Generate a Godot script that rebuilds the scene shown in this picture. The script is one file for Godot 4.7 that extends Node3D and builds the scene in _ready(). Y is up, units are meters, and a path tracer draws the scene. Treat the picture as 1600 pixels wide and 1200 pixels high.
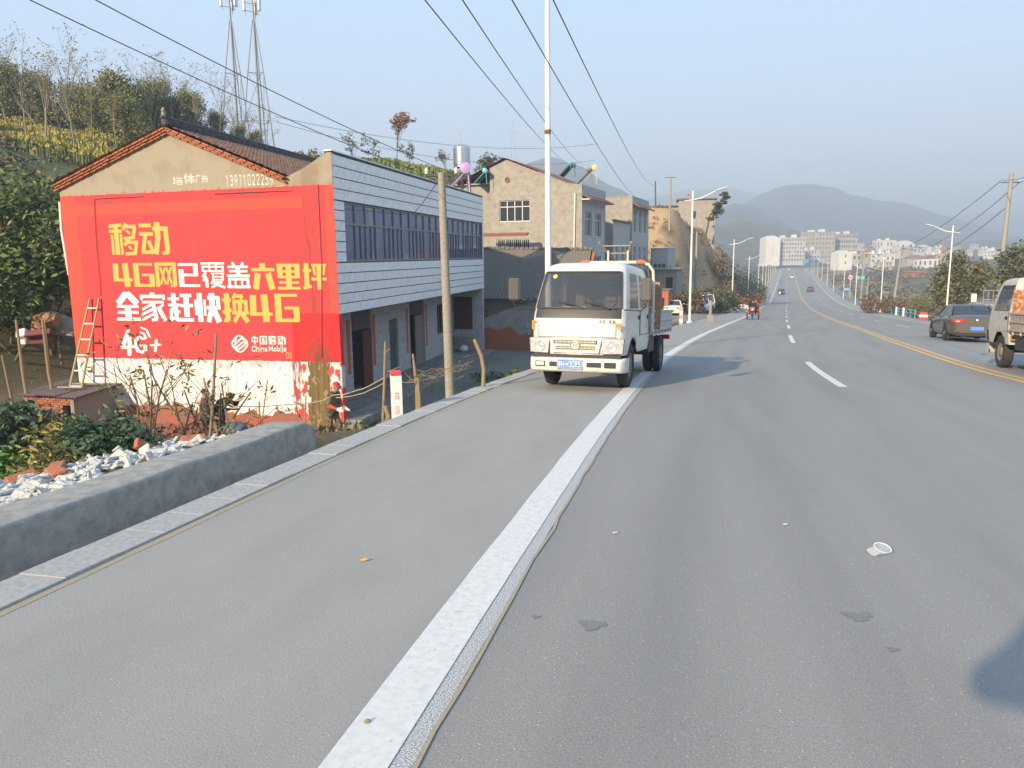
extends Node3D

# ---------------------------------------------------------------- camera numbers (photo pixels 1600 x 1200)
const FOCAL := 1200.0
var cam_right := Vector3.RIGHT
var cam_up := Vector3.UP
var cam_fwd := Vector3.FORWARD
var rng := RandomNumberGenerator.new()
var M := {}

func _ready() -> void:
	rng.seed = 20417
	set_view()
	set_light()
	make_materials()
	build_ground()
	build_road()
	build_far_hills()
	build_painted_house()
	build_left_buildings()
	build_far_town()
	build_truck_scene()
	build_traffic()
	build_street_furniture()
	build_garden()
	build_people()
	build_hill_trees()
	build_right_side()
	build_wires()
	build_litter()

func set_view() -> void:
	var p := deg_to_rad(9.47)
	var r := deg_to_rad(-0.64)
	cam_fwd = Vector3(0, -sin(p), -cos(p))
	var u0 := Vector3(0, cos(p), -sin(p))
	cam_right = Vector3.RIGHT * cos(r) + u0 * sin(r)
	cam_up = Vector3.RIGHT * -sin(r) + u0 * cos(r)
	var cam := Camera3D.new()
	cam.name = "camera"
	cam.transform = Transform3D(Basis(cam_right, cam_up, -cam_fwd), Vector3.ZERO)
	cam.fov = rad_to_deg(2.0 * atan(600.0 / FOCAL))
	cam.near = 0.05
	cam.far = 20000.0
	add_child(cam)
	cam.current = true

func set_light() -> void:
	var sun := DirectionalLight3D.new()
	sun.name = "sun"
	sun.light_energy = 1.08
	sun.light_color = Color(1.0, 0.905, 0.745)
	sun.light_angular_distance = 0.9
	sun.shadow_enabled = true
	var el := deg_to_rad(23.5)
	var az := deg_to_rad(36.3)
	var to_sun := Vector3(-sin(az) * cos(el), sin(el), cos(az) * cos(el))
	sun.look_at_from_position(to_sun * 50.0, Vector3.ZERO, Vector3.UP)
	add_child(sun)
	var sm := ProceduralSkyMaterial.new()
	sm.sky_top_color = Color(0.495, 0.605, 0.73)
	sm.sky_horizon_color = Color(0.665, 0.705, 0.745)
	sm.sky_curve = 0.16
	sm.ground_bottom_color = Color(0.45, 0.44, 0.42)
	sm.ground_horizon_color = Color(0.75, 0.79, 0.83)
	sm.sun_angle_max = 1.0
	sm.energy_multiplier = 0.78
	var sky := Sky.new()
	sky.sky_material = sm
	var env := Environment.new()
	env.background_mode = Environment.BG_SKY
	env.sky = sky
	env.tonemap_mode = Environment.TONE_MAPPER_LINEAR
	env.tonemap_exposure = 3.3
	env.sdfgi_enabled = true
	env.ssao_enabled = true
	env.ssil_enabled = true
	env.fog_enabled = true
	env.fog_density = 0.0010
	env.fog_light_color = Color(0.80, 0.875, 0.96)
	var we := WorldEnvironment.new()
	we.name = "environment"
	we.environment = env
	add_child(we)

func ray(px: float, py: float) -> Vector3:
	return cam_fwd + cam_right * ((px - 800.0) / FOCAL) - cam_up * ((py - 600.0) / FOCAL)
func at(px: float, py: float, depth: float) -> Vector3:
	return ray(px, py) * depth
func on_level(px: float, py: float, y: float) -> Vector3:
	var q := ray(px, py)
	return q * (y / q.y)

# ---------------------------------------------------------------- mesh kit
class MB:
	var v := PackedVector3Array()
	var n := PackedVector3Array()
	var uv := PackedVector2Array()
	var uv2 := PackedVector2Array()
	var c := PackedColorArray()
	var ix := PackedInt32Array()
	var col := Color.WHITE
	var xf := Transform3D.IDENTITY
	func vert(p: Vector3, nn: Vector3, u := Vector2.ZERO, u2 := Vector2.ZERO) -> int:
		v.push_back(xf * p)
		n.push_back((xf.basis * nn).normalized())
		uv.push_back(u)
		uv2.push_back(u2)
		c.push_back(col)
		return v.size() - 1
	# corners run counter-clockwise as seen from outside
	func tri(a: Vector3, b: Vector3, d: Vector3) -> void:
		var nn := (b - a).cross(d - a)
		if nn.length_squared() < 1e-16:
			return
		nn = nn.normalized()
		var i := vert(a, nn)
		vert(b, nn)
		vert(d, nn)
		ix.append_array([i, i + 2, i + 1])
	func quad(a: Vector3, b: Vector3, d: Vector3, e: Vector3, u0 := Vector2(0, 1), u1 := Vector2(1, 0)) -> void:
		var nn := (d - a).cross(e - b)
		if nn.length_squared() < 1e-16:
			return
		nn = nn.normalized()
		var i := vert(a, nn, Vector2(u0.x, u0.y))
		vert(b, nn, Vector2(u1.x, u0.y))
		vert(d, nn, Vector2(u1.x, u1.y))
		vert(e, nn, Vector2(u0.x, u1.y))
		ix.append_array([i, i + 2, i + 1, i, i + 3, i + 2])
	func box(at_: Vector3, s: Vector3, b := Basis.IDENTITY) -> void:
		var h := s * 0.5
		var p := []
		for k in 8:
			p.push_back(at_ + b * Vector3(h.x if k & 1 else -h.x, h.y if k & 2 else -h.y, h.z if k & 4 else -h.z))
		quad(p[4], p[5], p[7], p[6])
		quad(p[1], p[0], p[2], p[3])
		quad(p[5], p[1], p[3], p[7])
		quad(p[0], p[4], p[6], p[2])
		quad(p[6], p[7], p[3], p[2])
		quad(p[0], p[1], p[5], p[4])
	# box with chamfered edges
	func cbox(at_: Vector3, s: Vector3, w: float, b := Basis.IDENTITY) -> void:
		var h := s * 0.5
		w = minf(w, minf(h.x, minf(h.y, h.z)) * 0.9)
		var f := func(sx: float, sy: float, sz: float, ax: int) -> Vector3:
			var q := Vector3(h.x - w, h.y - w, h.z - w)
			q[ax] += w
			return at_ + b * (q * Vector3(sx, sy, sz))
		for ax in 3:
			var a1 := (ax + 1) % 3
			var a2 := (ax + 2) % 3
			for sg in [-1.0, 1.0]:
				var cs := []
				for k in [[-1, -1], [1, -1], [1, 1], [-1, 1]]:
					var t := Vector3.ZERO
					t[ax] = sg
					t[a1] = k[0]
					t[a2] = k[1]
					cs.push_back(f.call(t.x, t.y, t.z, ax))
				if sg > 0.0:
					quad(cs[0], cs[1], cs[2], cs[3])
				else:
					quad(cs[3], cs[2], cs[1], cs[0])
			for s1 in [-1.0, 1.0]:
				for s2 in [-1.0, 1.0]:
					var t0 := Vector3.ZERO
					t0[ax] = -1.0
					t0[a1] = s1
					t0[a2] = s2
					var t1 := t0
					t1[ax] = 1.0
					var e0: Vector3 = f.call(t0.x, t0.y, t0.z, a1)
					var e1: Vector3 = f.call(t1.x, t1.y, t1.z, a1)
					var e2: Vector3 = f.call(t1.x, t1.y, t1.z, a2)
					var e3: Vector3 = f.call(t0.x, t0.y, t0.z, a2)
					if s1 * s2 > 0.0:
						quad(e0, e1, e2, e3)
					else:
						quad(e3, e2, e1, e0)
		for sx in [-1.0, 1.0]:
			for sy in [-1.0, 1.0]:
				for sz in [-1.0, 1.0]:
					var a: Vector3 = f.call(sx, sy, sz, 0)
					var d: Vector3 = f.call(sx, sy, sz, 1)
					var e: Vector3 = f.call(sx, sy, sz, 2)
					if sx * sy * sz > 0.0:
						tri(a, d, e)
					else:
						tri(a, e, d)
	# smooth grid of points rows x cols, counter-clockwise when rows go up and cols go right
	func grid(rows: Array, uscale := Vector2.ONE, u2scale := Vector2.ONE, closed := false, tints := []) -> void:
		var nr := rows.size()
		var nc: int = rows[0].size()
		var first := v.size()
		var vv := 0.0
		for r in nr:
			if r > 0:
				vv += (rows[r][nc / 2] as Vector3).distance_to(rows[r - 1][nc / 2])
			var uu := 0.0
			for k in nc:
				if k > 0:
					uu += (rows[r][k] as Vector3).distance_to(rows[r][k - 1])
				var l: Vector3 = rows[r][k - 1] if k > 0 else (rows[r][nc - 2] if closed else rows[r][k])
				var rt: Vector3 = rows[r][k + 1] if k < nc - 1 else (rows[r][1] if closed else rows[r][k])
				var dn: Vector3 = rows[r - 1][k] if r > 0 else rows[r][k]
				var upp: Vector3 = rows[r + 1][k] if r < nr - 1 else rows[r][k]
				var nn := (rt - l).cross(upp - dn)
				if nn.length_squared() < 1e-18:
					nn = Vector3.UP
				if tints.size() > 0:
					col = tints[r][k]
				vert(rows[r][k], nn.normalized(), Vector2(uu, vv) * uscale, Vector2(uu, vv) * u2scale)
		for r in nr - 1:
			for k in nc - 1:
				var a := first + r * nc + k
				ix.append_array([a, a + nc + 1, a + 1, a, a + nc, a + nc + 1])
	func tube(pts: Array, rad: Array, seg := 8, caps := true) -> void:
		var rows := []
		var prev := Vector3.ZERO
		for k in pts.size():
			var a: Vector3 = pts[maxi(k - 1, 0)]
			var b: Vector3 = pts[mini(k + 1, pts.size() - 1)]
			var t := (b - a).normalized()
			if prev == Vector3.ZERO:
				prev = t.cross(Vector3.UP if absf(t.y) < 0.95 else Vector3.RIGHT).normalized()
			prev = (prev - t * prev.dot(t)).normalized()
			var w := t.cross(prev)
			var row := []
			for s in seg + 1:
				var g := TAU * s / seg
				row.push_back((pts[k] as Vector3) + (prev * cos(g) + w * sin(g)) * (rad[k] if rad.size() > 1 else rad[0]))
			rows.push_back(row)
		grid(rows, Vector2.ONE, Vector2.ONE, true)
		if caps:
			fan(rows[0], true)
			fan(rows[-1], false)
	func fan(ring: Array, flip: bool) -> void:
		var m := Vector3.ZERO
		for k in ring.size() - 1:
			m += ring[k]
		m /= ring.size() - 1
		for k in ring.size() - 1:
			if flip:
				tri(m, ring[k + 1], ring[k])
			else:
				tri(m, ring[k], ring[k + 1])
	# profile of (radius, height) turned about the y axis of t
	func lathe(profile: Array, seg: int, t := Transform3D.IDENTITY) -> void:
		var rows := []
		for q in profile:
			var row := []
			for s in seg + 1:
				var g := -TAU * s / seg
				row.push_back(t * Vector3(q.x * cos(g), q.y, q.x * sin(g)))
			rows.push_back(row)
		grid(rows, Vector2.ONE, Vector2.ONE, true)
	# flat polygon (counter-clockwise) in the xy plane of t, given a thickness towards -z
	func prism(poly: PackedVector2Array, depth: float, t := Transform3D.IDENTITY, uvs := Vector2.ONE) -> void:
		var id := Geometry2D.triangulate_polygon(poly)
		var cw := Geometry2D.is_polygon_clockwise(poly)
		for s in 2:
			var z := 0.0 if s == 0 else -depth
			var nn := (t.basis * (Vector3.BACK if s == 0 else Vector3.FORWARD)).normalized()
			var i0 := v.size()
			for q in poly:
				vert(t * Vector3(q.x, q.y, z), nn, q * uvs)
			for k in range(0, id.size(), 3):
				var ccw := (poly[id[k + 1]] - poly[id[k]]).cross(poly[id[k + 2]] - poly[id[k]]) > 0.0
				if ccw == (s == 0):
					ix.append_array([i0 + id[k], i0 + id[k + 2], i0 + id[k + 1]])
				else:
					ix.append_array([i0 + id[k], i0 + id[k + 1], i0 + id[k + 2]])
		for k in poly.size():
			var a := poly[k]
			var b := poly[(k + 1) % poly.size()]
			if cw:
				quad(t * Vector3(b.x, b.y, -depth), t * Vector3(a.x, a.y, -depth), t * Vector3(a.x, a.y, 0), t * Vector3(b.x, b.y, 0))
			else:
				quad(t * Vector3(a.x, a.y, -depth), t * Vector3(b.x, b.y, -depth), t * Vector3(b.x, b.y, 0), t * Vector3(a.x, a.y, 0))
	# front of a wall w wide and h high in the xy plane of t, with openings (Rect2) that have reveals rv deep
	func wall(w: float, h: float, holes: Array, rv: float, t: Transform3D) -> void:
		var xs := [0.0, w]
		var ys := [0.0, h]
		for r: Rect2 in holes:
			xs.append_array([r.position.x, r.end.x])
			ys.append_array([r.position.y, r.end.y])
		xs.sort()
		ys.sort()
		for i in xs.size() - 1:
			if xs[i + 1] - xs[i] < 1e-4:
				continue
			var j := 0
			while j < ys.size() - 1:
				var p := Vector2((xs[i] + xs[i + 1]) * 0.5, (ys[j] + ys[j + 1]) * 0.5)
				if ys[j + 1] - ys[j] < 1e-4 or in_hole(p, holes):
					j += 1
					continue
				var k := j + 1
				while k < ys.size() - 1 and not in_hole(Vector2(p.x, (ys[k] + ys[k + 1]) * 0.5), holes):
					k += 1
				quad(t * Vector3(xs[i], ys[j], 0), t * Vector3(xs[i + 1], ys[j], 0), t * Vector3(xs[i + 1], ys[k], 0), t * Vector3(xs[i], ys[k], 0))
				j = k
		for r: Rect2 in holes:
			var a := r.position
			var b := r.end
			quad(t * Vector3(a.x, a.y, 0), t * Vector3(b.x, a.y, 0), t * Vector3(b.x, a.y, -rv), t * Vector3(a.x, a.y, -rv))
			quad(t * Vector3(b.x, b.y, 0), t * Vector3(a.x, b.y, 0), t * Vector3(a.x, b.y, -rv), t * Vector3(b.x, b.y, -rv))
			quad(t * Vector3(a.x, a.y, 0), t * Vector3(a.x, a.y, -rv), t * Vector3(a.x, b.y, -rv), t * Vector3(a.x, b.y, 0))
			quad(t * Vector3(b.x, a.y, 0), t * Vector3(b.x, b.y, 0), t * Vector3(b.x, b.y, -rv), t * Vector3(b.x, a.y, -rv))
	func in_hole(p: Vector2, holes: Array) -> bool:
		for r: Rect2 in holes:
			if r.has_point(p):
				return true
		return false
	func mesh() -> ArrayMesh:
		var a := []
		a.resize(Mesh.ARRAY_MAX)
		a[Mesh.ARRAY_VERTEX] = v
		a[Mesh.ARRAY_NORMAL] = n
		a[Mesh.ARRAY_TEX_UV] = uv
		a[Mesh.ARRAY_TEX_UV2] = uv2
		a[Mesh.ARRAY_COLOR] = c
		a[Mesh.ARRAY_INDEX] = ix
		var m := ArrayMesh.new()
		m.add_surface_from_arrays(Mesh.PRIMITIVE_TRIANGLES, a)
		return m

func put(b: MB, called: String, m: Material, parent: Node = self) -> MeshInstance3D:
	return inst(b.mesh(), called, m, parent)
func inst(mesh: Mesh, called: String, m: Material, parent: Node = self, t := Transform3D.IDENTITY) -> MeshInstance3D:
	var o := MeshInstance3D.new()
	o.name = called
	o.mesh = mesh
	o.material_override = m
	o.transform = t
	hang(o, parent)
	return o
var taken := {}
func hang(o: Node, parent: Node) -> void:
	if parent == self:
		var base := String(o.name)
		if taken.has(base):
			o.name = "%s_%03d" % [base, taken[base]]
		taken[base] = taken.get(base, 0) + 1
	parent.add_child(o, true)
func thing(called: String, label: String, category: String, t := Transform3D.IDENTITY, group := "") -> Node3D:
	var o := Node3D.new()
	o.name = called
	o.transform = t
	hang(o, self)
	return tag(o, label, category, group)
func tag(o: Node3D, label: String, category: String, group := "", kind := "") -> Node3D:
	if label != "":
		o.set_meta("label", label)
	if category != "":
		o.set_meta("category", category)
	if group != "":
		o.set_meta("group", group)
	if kind != "":
		o.set_meta("kind", kind)
	return o
func copy_of(src: Node3D, t: Transform3D, label: String, called := "") -> Node3D:
	var o: Node3D = src.duplicate()
	o.name = called if called != "" else String(src.name).rstrip("0123456789").rstrip("_")
	o.transform = t
	hang(o, self)
	o.set_meta("label", label)
	return o
func struct(o: Node3D, label: String, category := "") -> Node3D:
	o.set_meta("kind", "structure")
	return tag(o, label, category)
func turned(p: Vector3, yaw := 0.0, s := 1.0) -> Transform3D:
	return Transform3D(Basis(Vector3.UP, yaw).scaled(Vector3.ONE * s), p)

# ---------------------------------------------------------------- materials
func lin(r: float, g: float, b: float) -> Color:
	return Color(r, g, b).linear_to_srgb()
func plain(r: float, g: float, b: float, rough := 0.8, metal := 0.0) -> StandardMaterial3D:
	var m := StandardMaterial3D.new()
	m.albedo_color = lin(r, g, b)
	m.roughness = rough
	m.metallic = metal
	return m
# seamless noise image through a ramp of linear colours; specks: [share, r, g, b]
func noise_image(sd: int, freq: float, octaves: int, ramp: Array, size := 512, specks := [], stretch := 1) -> Image:
	var fn := FastNoiseLite.new()
	fn.seed = sd
	fn.noise_type = FastNoiseLite.TYPE_SIMPLEX_SMOOTH
	fn.frequency = freq
	fn.fractal_octaves = octaves
	fn.fractal_gain = 0.6
	var src := fn.get_seamless_image(size, size / stretch)
	if stretch > 1:
		src.resize(size, size, Image.INTERPOLATE_BILINEAR)
	src.convert(Image.FORMAT_L8)
	var data := src.get_data()
	var lut := []
	for k in 256:
		var f := clampf((k / 255.0 - 0.15) / 0.7, 0.0, 0.9999) * (ramp.size() - 1)
		var a: Color = ramp[int(f)]
		var b: Color = ramp[mini(int(f) + 1, ramp.size() - 1)]
		lut.push_back(a.lerp(b, f - int(f)).linear_to_srgb())
	var out := PackedByteArray()
	out.resize(size * size * 3)
	var r := RandomNumberGenerator.new()
	r.seed = sd
	var w := 0
	for k in size * size:
		var q: Color = lut[data[k]]
		out[w] = int(q.r * 255.0)
		out[w + 1] = int(q.g * 255.0)
		out[w + 2] = int(q.b * 255.0)
		w += 3
	for s in specks:
		var cc := Color(s[1], s[2], s[3]).linear_to_srgb()
		for k in int(s[0] * size * size):
			var x := r.randi() % size
			var y := r.randi() % size
			var f := r.randf_range(0.35, 1.0)
			var tall: int = 1 if s.size() < 5 else (r.randi() % 3) + 1
			for q in ((r.randi() % 3) + 1) * tall:
				var i := (((y + q % tall) % size) * size + (x + q / tall) % size) * 3
				out[i] = int(lerpf(out[i], cc.r * 255.0, f))
				out[i + 1] = int(lerpf(out[i + 1], cc.g * 255.0, f))
				out[i + 2] = int(lerpf(out[i + 2], cc.b * 255.0, f))
	return Image.create_from_data(size, size, false, Image.FORMAT_RGB8, out)
func tex_of(img: Image) -> ImageTexture:
	return ImageTexture.create_from_image(img)
# world-triplanar noisy material; metres: how far the pattern runs before it repeats
func noisy(sd: int, freq: float, oct: int, ramp: Array, metres: float, rough := 0.85, size := 512, specks := [], local := false) -> StandardMaterial3D:
	var m := StandardMaterial3D.new()
	m.albedo_texture = tex_of(noise_image(sd, freq, oct, ramp, size, specks))
	m.roughness = rough
	m.uv1_triplanar = true
	m.uv1_world_triplanar = not local
	m.uv1_scale = Vector3.ONE / metres
	return m
func relief(m: StandardMaterial3D, sd: int, freq: float, cm: float) -> StandardMaterial3D:
	m.heightmap_enabled = true
	m.heightmap_texture = tex_of(noise_image(sd, freq, 4, [Color(0, 0, 0), Color(1, 1, 1)], 256))
	m.heightmap_scale = cm
	return m
func c3(r: float, g: float, b: float) -> Color:
	return Color(r, g, b)
func tinted(m: StandardMaterial3D) -> StandardMaterial3D:
	m.vertex_color_use_as_albedo = true
	return m
func leafy(r: float, g: float, b: float, bl := 0.35) -> StandardMaterial3D:
	var m := plain(1, 1, 1, 0.6)
	m.vertex_color_use_as_albedo = true
	m.albedo_color = Color.WHITE
	m.backlight_enabled = true
	m.backlight = lin(r, g, b) * bl
	m.cull_mode = BaseMaterial3D.CULL_DISABLED
	return m

func make_materials() -> void:
	var grey := func(a: float, b: float) -> Array:
		return [c3(a, a, a), c3(b, b, b)]
	# asphalt: fine aggregate in uv1, large worn patches in uv2
	var as_m := StandardMaterial3D.new()
	as_m.albedo_texture = tex_of(noise_image(11, 0.16, 3, [c3(0.205, 0.196, 0.183), c3(0.262, 0.251, 0.234), c3(0.318, 0.305, 0.285)], 1024, [[0.008, 0.5, 0.48, 0.45], [0.014, 0.12, 0.12, 0.125], [0.0016, 0.72, 0.7, 0.66, 3], [0.0012, 0.1, 0.1, 0.1, 3]]))
	as_m.roughness = 0.78
	as_m.detail_enabled = true
	as_m.detail_blend_mode = BaseMaterial3D.BLEND_MODE_MUL
	as_m.detail_uv_layer = BaseMaterial3D.DETAIL_UV_2
	as_m.detail_albedo = tex_of(noise_image(12, 0.012, 5, [c3(0.84, 0.845, 0.85), c3(0.94, 0.94, 0.94), c3(1, 1, 1)], 512, [], 4))
	as_m.heightmap_enabled = true
	as_m.heightmap_texture = tex_of(noise_image(13, 0.2, 3, [c3(0, 0, 0), c3(1, 1, 1)], 512))
	as_m.heightmap_scale = 0.15
	M.asphalt = as_m
	var pv := StandardMaterial3D.new()
	pv.albedo_texture = tex_of(noise_image(21, 0.2, 3, [c3(0.25, 0.243, 0.23), c3(0.315, 0.305, 0.289), c3(0.375, 0.362, 0.339)], 1024, [[0.012, 0.5, 0.46, 0.38], [0.014, 0.17, 0.167, 0.16], [0.0014, 0.62, 0.58, 0.48, 3]]))
	pv.roughness = 0.9
	pv.detail_enabled = true
	pv.detail_blend_mode = BaseMaterial3D.BLEND_MODE_MUL
	pv.detail_uv_layer = BaseMaterial3D.DETAIL_UV_2
	pv.detail_albedo = tex_of(noise_image(22, 0.02, 5, [c3(0.9, 0.9, 0.88), c3(0.96, 0.955, 0.94), c3(1, 1, 1)], 512))
	pv.heightmap_enabled = true
	pv.heightmap_texture = as_m.heightmap_texture
	pv.heightmap_scale = 0.12
	M.pavement = pv
	M.paint = noisy(31, 0.06, 4, [c3(0.55, 0.54, 0.52), c3(0.62, 0.61, 0.59), c3(0.67, 0.66, 0.64)], 1.9, 0.75, 512, [[0.003, 0.36, 0.34, 0.31, 3], [0.004, 0.45, 0.44, 0.42]])
	M.worn_paint = noisy(32, 0.12, 3, [c3(0.16, 0.165, 0.17), c3(0.19, 0.19, 0.19), c3(0.62, 0.62, 0.62), c3(0.66, 0.66, 0.66)], 0.5, 0.8, 512)
	M.sand = noisy(33, 0.1, 4, [c3(0.22, 0.19, 0.14), c3(0.36, 0.30, 0.21), c3(0.42, 0.36, 0.26)], 0.6, 0.95)
	M.yellow_paint = noisy(34, 0.06, 4, [c3(0.46, 0.30, 0.10), c3(0.58, 0.38, 0.13), c3(0.62, 0.42, 0.17)], 1.6, 0.7)
	M.slab = relief(noisy(41, 0.04, 5, [c3(0.29, 0.288, 0.28), c3(0.36, 0.357, 0.343), c3(0.41, 0.405, 0.385)], 1.1, 0.9, 512, [[0.01, 0.2, 0.2, 0.19]]), 42, 0.05, 0.12)
	M.concrete = relief(noisy(43, 0.02, 6, [c3(0.23, 0.225, 0.21), c3(0.28, 0.272, 0.252), c3(0.33, 0.318, 0.29), c3(0.37, 0.352, 0.315)], 1.7, 0.92, 512, [[0.012, 0.12, 0.12, 0.11]]), 44, 0.06, 0.35)
	M.yard = noisy(45, 0.02, 6, [c3(0.12, 0.115, 0.105), c3(0.19, 0.183, 0.168), c3(0.25, 0.24, 0.22)], 5.0, 0.93)
	var gm := noisy(51, 0.03, 6, [c3(0.45, 0.44, 0.42), c3(0.8, 0.79, 0.76), c3(1, 1, 1)], 3.1, 0.97, 512, [[0.02, 0.3, 0.28, 0.24]])
	M.ground = tinted(gm)
	var hm := noisy(52, 0.02, 6, [c3(0.55, 0.54, 0.52), c3(0.85, 0.84, 0.82), c3(1, 1, 1)], 260.0, 0.98, 512)
	M.hill = tinted(hm)
	M.plaster = relief(noisy(61, 0.012, 6, [c3(0.27, 0.245, 0.21), c3(0.40, 0.365, 0.315), c3(0.47, 0.43, 0.375)], 3.4, 0.93), 62, 0.08, 0.3)
	M.house_plaster = noisy(63, 0.014, 6, [c3(0.23, 0.208, 0.185), c3(0.31, 0.284, 0.256), c3(0.36, 0.332, 0.30)], 4.4, 0.93)
	M.tile_band = relief(noisy(64, 0.012, 5, [c3(0.44, 0.45, 0.46), c3(0.58, 0.59, 0.60), c3(0.66, 0.67, 0.68)], 2.6, 0.38), 65, 0.05, 0.1)
	M.joint = plain(0.06, 0.065, 0.075, 0.9)
	M.brick = noisy(66, 0.05, 4, [c3(0.22, 0.075, 0.04), c3(0.38, 0.13, 0.065), c3(0.47, 0.19, 0.10)], 0.9, 0.92)
	M.brick_dark = noisy(67, 0.05, 4, [c3(0.13, 0.06, 0.04), c3(0.24, 0.09, 0.055), c3(0.33, 0.14, 0.085)], 0.9, 0.92)
	M.mortar = noisy(68, 0.08, 4, [c3(0.20, 0.17, 0.14), c3(0.32, 0.28, 0.23)], 0.7, 0.95)
	M.old_tile = noisy(69, 0.06, 5, [c3(0.09, 0.082, 0.072), c3(0.17, 0.152, 0.13), c3(0.26, 0.225, 0.18)], 1.2, 0.92)
	M.red_tile = noisy(70, 0.05, 5, [c3(0.16, 0.055, 0.04), c3(0.28, 0.10, 0.07), c3(0.36, 0.16, 0.11)], 1.1, 0.8)
	M.roof_tile = noisy(71, 0.05, 5, [c3(0.13, 0.07, 0.048), c3(0.25, 0.135, 0.088), c3(0.33, 0.20, 0.14)], 1.3, 0.9)
	M.dark_ridge = noisy(72, 0.06, 4, [c3(0.045, 0.045, 0.05), c3(0.10, 0.10, 0.105)], 0.8, 0.9)
	M.asbestos = noisy(73, 0.04, 5, [c3(0.10, 0.085, 0.075), c3(0.18, 0.155, 0.14), c3(0.24, 0.21, 0.19)], 1.0, 0.93)
	M.grey_render = noisy(74, 0.02, 5, [c3(0.30, 0.30, 0.30), c3(0.42, 0.42, 0.41), c3(0.5, 0.5, 0.49)], 2.4, 0.9)
	M.frame = plain(0.22, 0.205, 0.185, 0.5)
	M.white_frame = plain(0.62, 0.62, 0.60, 0.5)
	var gl := plain(0.055, 0.09, 0.21, 0.05)
	gl.albedo_color.a = 0.82
	gl.transparency = BaseMaterial3D.TRANSPARENCY_ALPHA
	gl.metallic_specular = 0.7
	M.blue_glass = gl
	var g2 := plain(0.075, 0.085, 0.095, 0.05)  # pale tint stands in for sky reflected in the windscreen
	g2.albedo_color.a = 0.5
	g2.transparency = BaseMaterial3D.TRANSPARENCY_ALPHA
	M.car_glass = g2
	M.dark_pane = plain(0.03, 0.034, 0.042, 0.1)
	M.hazed_glass = plain(0.075, 0.082, 0.095, 0.25)  # paler than dark_pane: distance haze is mixed into the pane colour
	M.curtain = noisy(75, 0.03, 3, [c3(0.22, 0.21, 0.2), c3(0.34, 0.32, 0.3)], 0.8, 0.95)
	M.wood_door = noisy(76, 0.03, 4, [c3(0.07, 0.035, 0.025), c3(0.12, 0.055, 0.04)], 0.8, 0.6)
	M.red_door = noisy(77, 0.03, 4, [c3(0.10, 0.022, 0.016), c3(0.17, 0.04, 0.03)], 0.8, 0.7)
	M.dark_door = plain(0.085, 0.08, 0.08, 0.6)
	M.couplet = noisy(78, 0.12, 3, [c3(0.55, 0.10, 0.04), c3(0.48, 0.07, 0.03), c3(0.62, 0.34, 0.08)], 0.35, 0.8, 256)
	M.white_metal = plain(0.72, 0.72, 0.71, 0.4)
	M.lamp_glass = plain(0.6, 0.6, 0.58, 0.3)
	M.pole = noisy(79, 0.03, 5, [c3(0.22, 0.20, 0.165), c3(0.30, 0.275, 0.23), c3(0.35, 0.32, 0.275)], 1.5, 0.92)
	M.rust = noisy(80, 0.08, 4, [c3(0.16, 0.055, 0.02), c3(0.34, 0.14, 0.05)], 0.3, 0.9, 256)
	M.steel = plain(0.55, 0.56, 0.57, 0.28, 0.9)
	M.galv = plain(0.42, 0.43, 0.44, 0.5, 0.5)
	M.mast = plain(0.19, 0.195, 0.2, 0.5, 0.4)
	M.dark_metal = plain(0.05, 0.05, 0.055, 0.5, 0.3)
	M.black = plain(0.02, 0.02, 0.022, 0.55)
	M.rubber = noisy(81, 0.06, 4, [c3(0.025, 0.024, 0.023), c3(0.05, 0.047, 0.043)], 0.5, 0.85, 256)
	M.wire = plain(0.09, 0.09, 0.095, 0.6)
	M.bark = noisy(82, 0.07, 4, [c3(0.09, 0.068, 0.045), c3(0.17, 0.135, 0.095)], 0.4, 0.95, 256)
	M.pale_bark = noisy(83, 0.07, 4, [c3(0.17, 0.14, 0.105), c3(0.29, 0.25, 0.19)], 0.5, 0.95, 256)
	M.stick = noisy(84, 0.09, 4, [c3(0.17, 0.12, 0.07), c3(0.33, 0.25, 0.15)], 0.3, 0.9, 256)
	M.rope = plain(0.42, 0.37, 0.29, 0.95)
	M.leaf = leafy(0.10, 0.16, 0.03)
	M.needle = leafy(0.05, 0.07, 0.03, 0.15)
	M.rubble = relief(noisy(85, 0.05, 5, [c3(0.34, 0.33, 0.31), c3(0.50, 0.49, 0.465), c3(0.58, 0.57, 0.545)], 0.7, 0.9), 86, 0.06, 1.2)
	M.blue_rail = plain(0.09, 0.30, 0.47, 0.5)
	M.cream = noisy(87, 0.05, 4, [c3(0.52, 0.46, 0.38), c3(0.66, 0.6, 0.52)], 0.9, 0.7, 256)
	M.bamboo = noisy(88, 0.12, 3, [c3(0.10, 0.09, 0.03), c3(0.42, 0.34, 0.12), c3(0.6, 0.52, 0.3)], 0.25, 0.7, 256)
	var ti := noise_image(91, 0.012, 5, [c3(0.70, 0.70, 0.69), c3(0.82, 0.82, 0.81), c3(0.88, 0.88, 0.87)], 512)
	for k in 16:
		ti.fill_rect(Rect2i(k * 32, 0, 2, 512), lin(0.62, 0.62, 0.62))
	var ft := StandardMaterial3D.new()
	ft.albedo_texture = tex_of(ti)
	ft.uv1_triplanar = true
	ft.uv1_scale = Vector3.ONE / 1.6
	ft.roughness = 0.4
	M.facade_tile = ft
	M.oil = noisy(92, 0.1, 3, [c3(0.16, 0.157, 0.155), c3(0.22, 0.215, 0.21)], 0.2, 0.6, 128)

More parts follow.
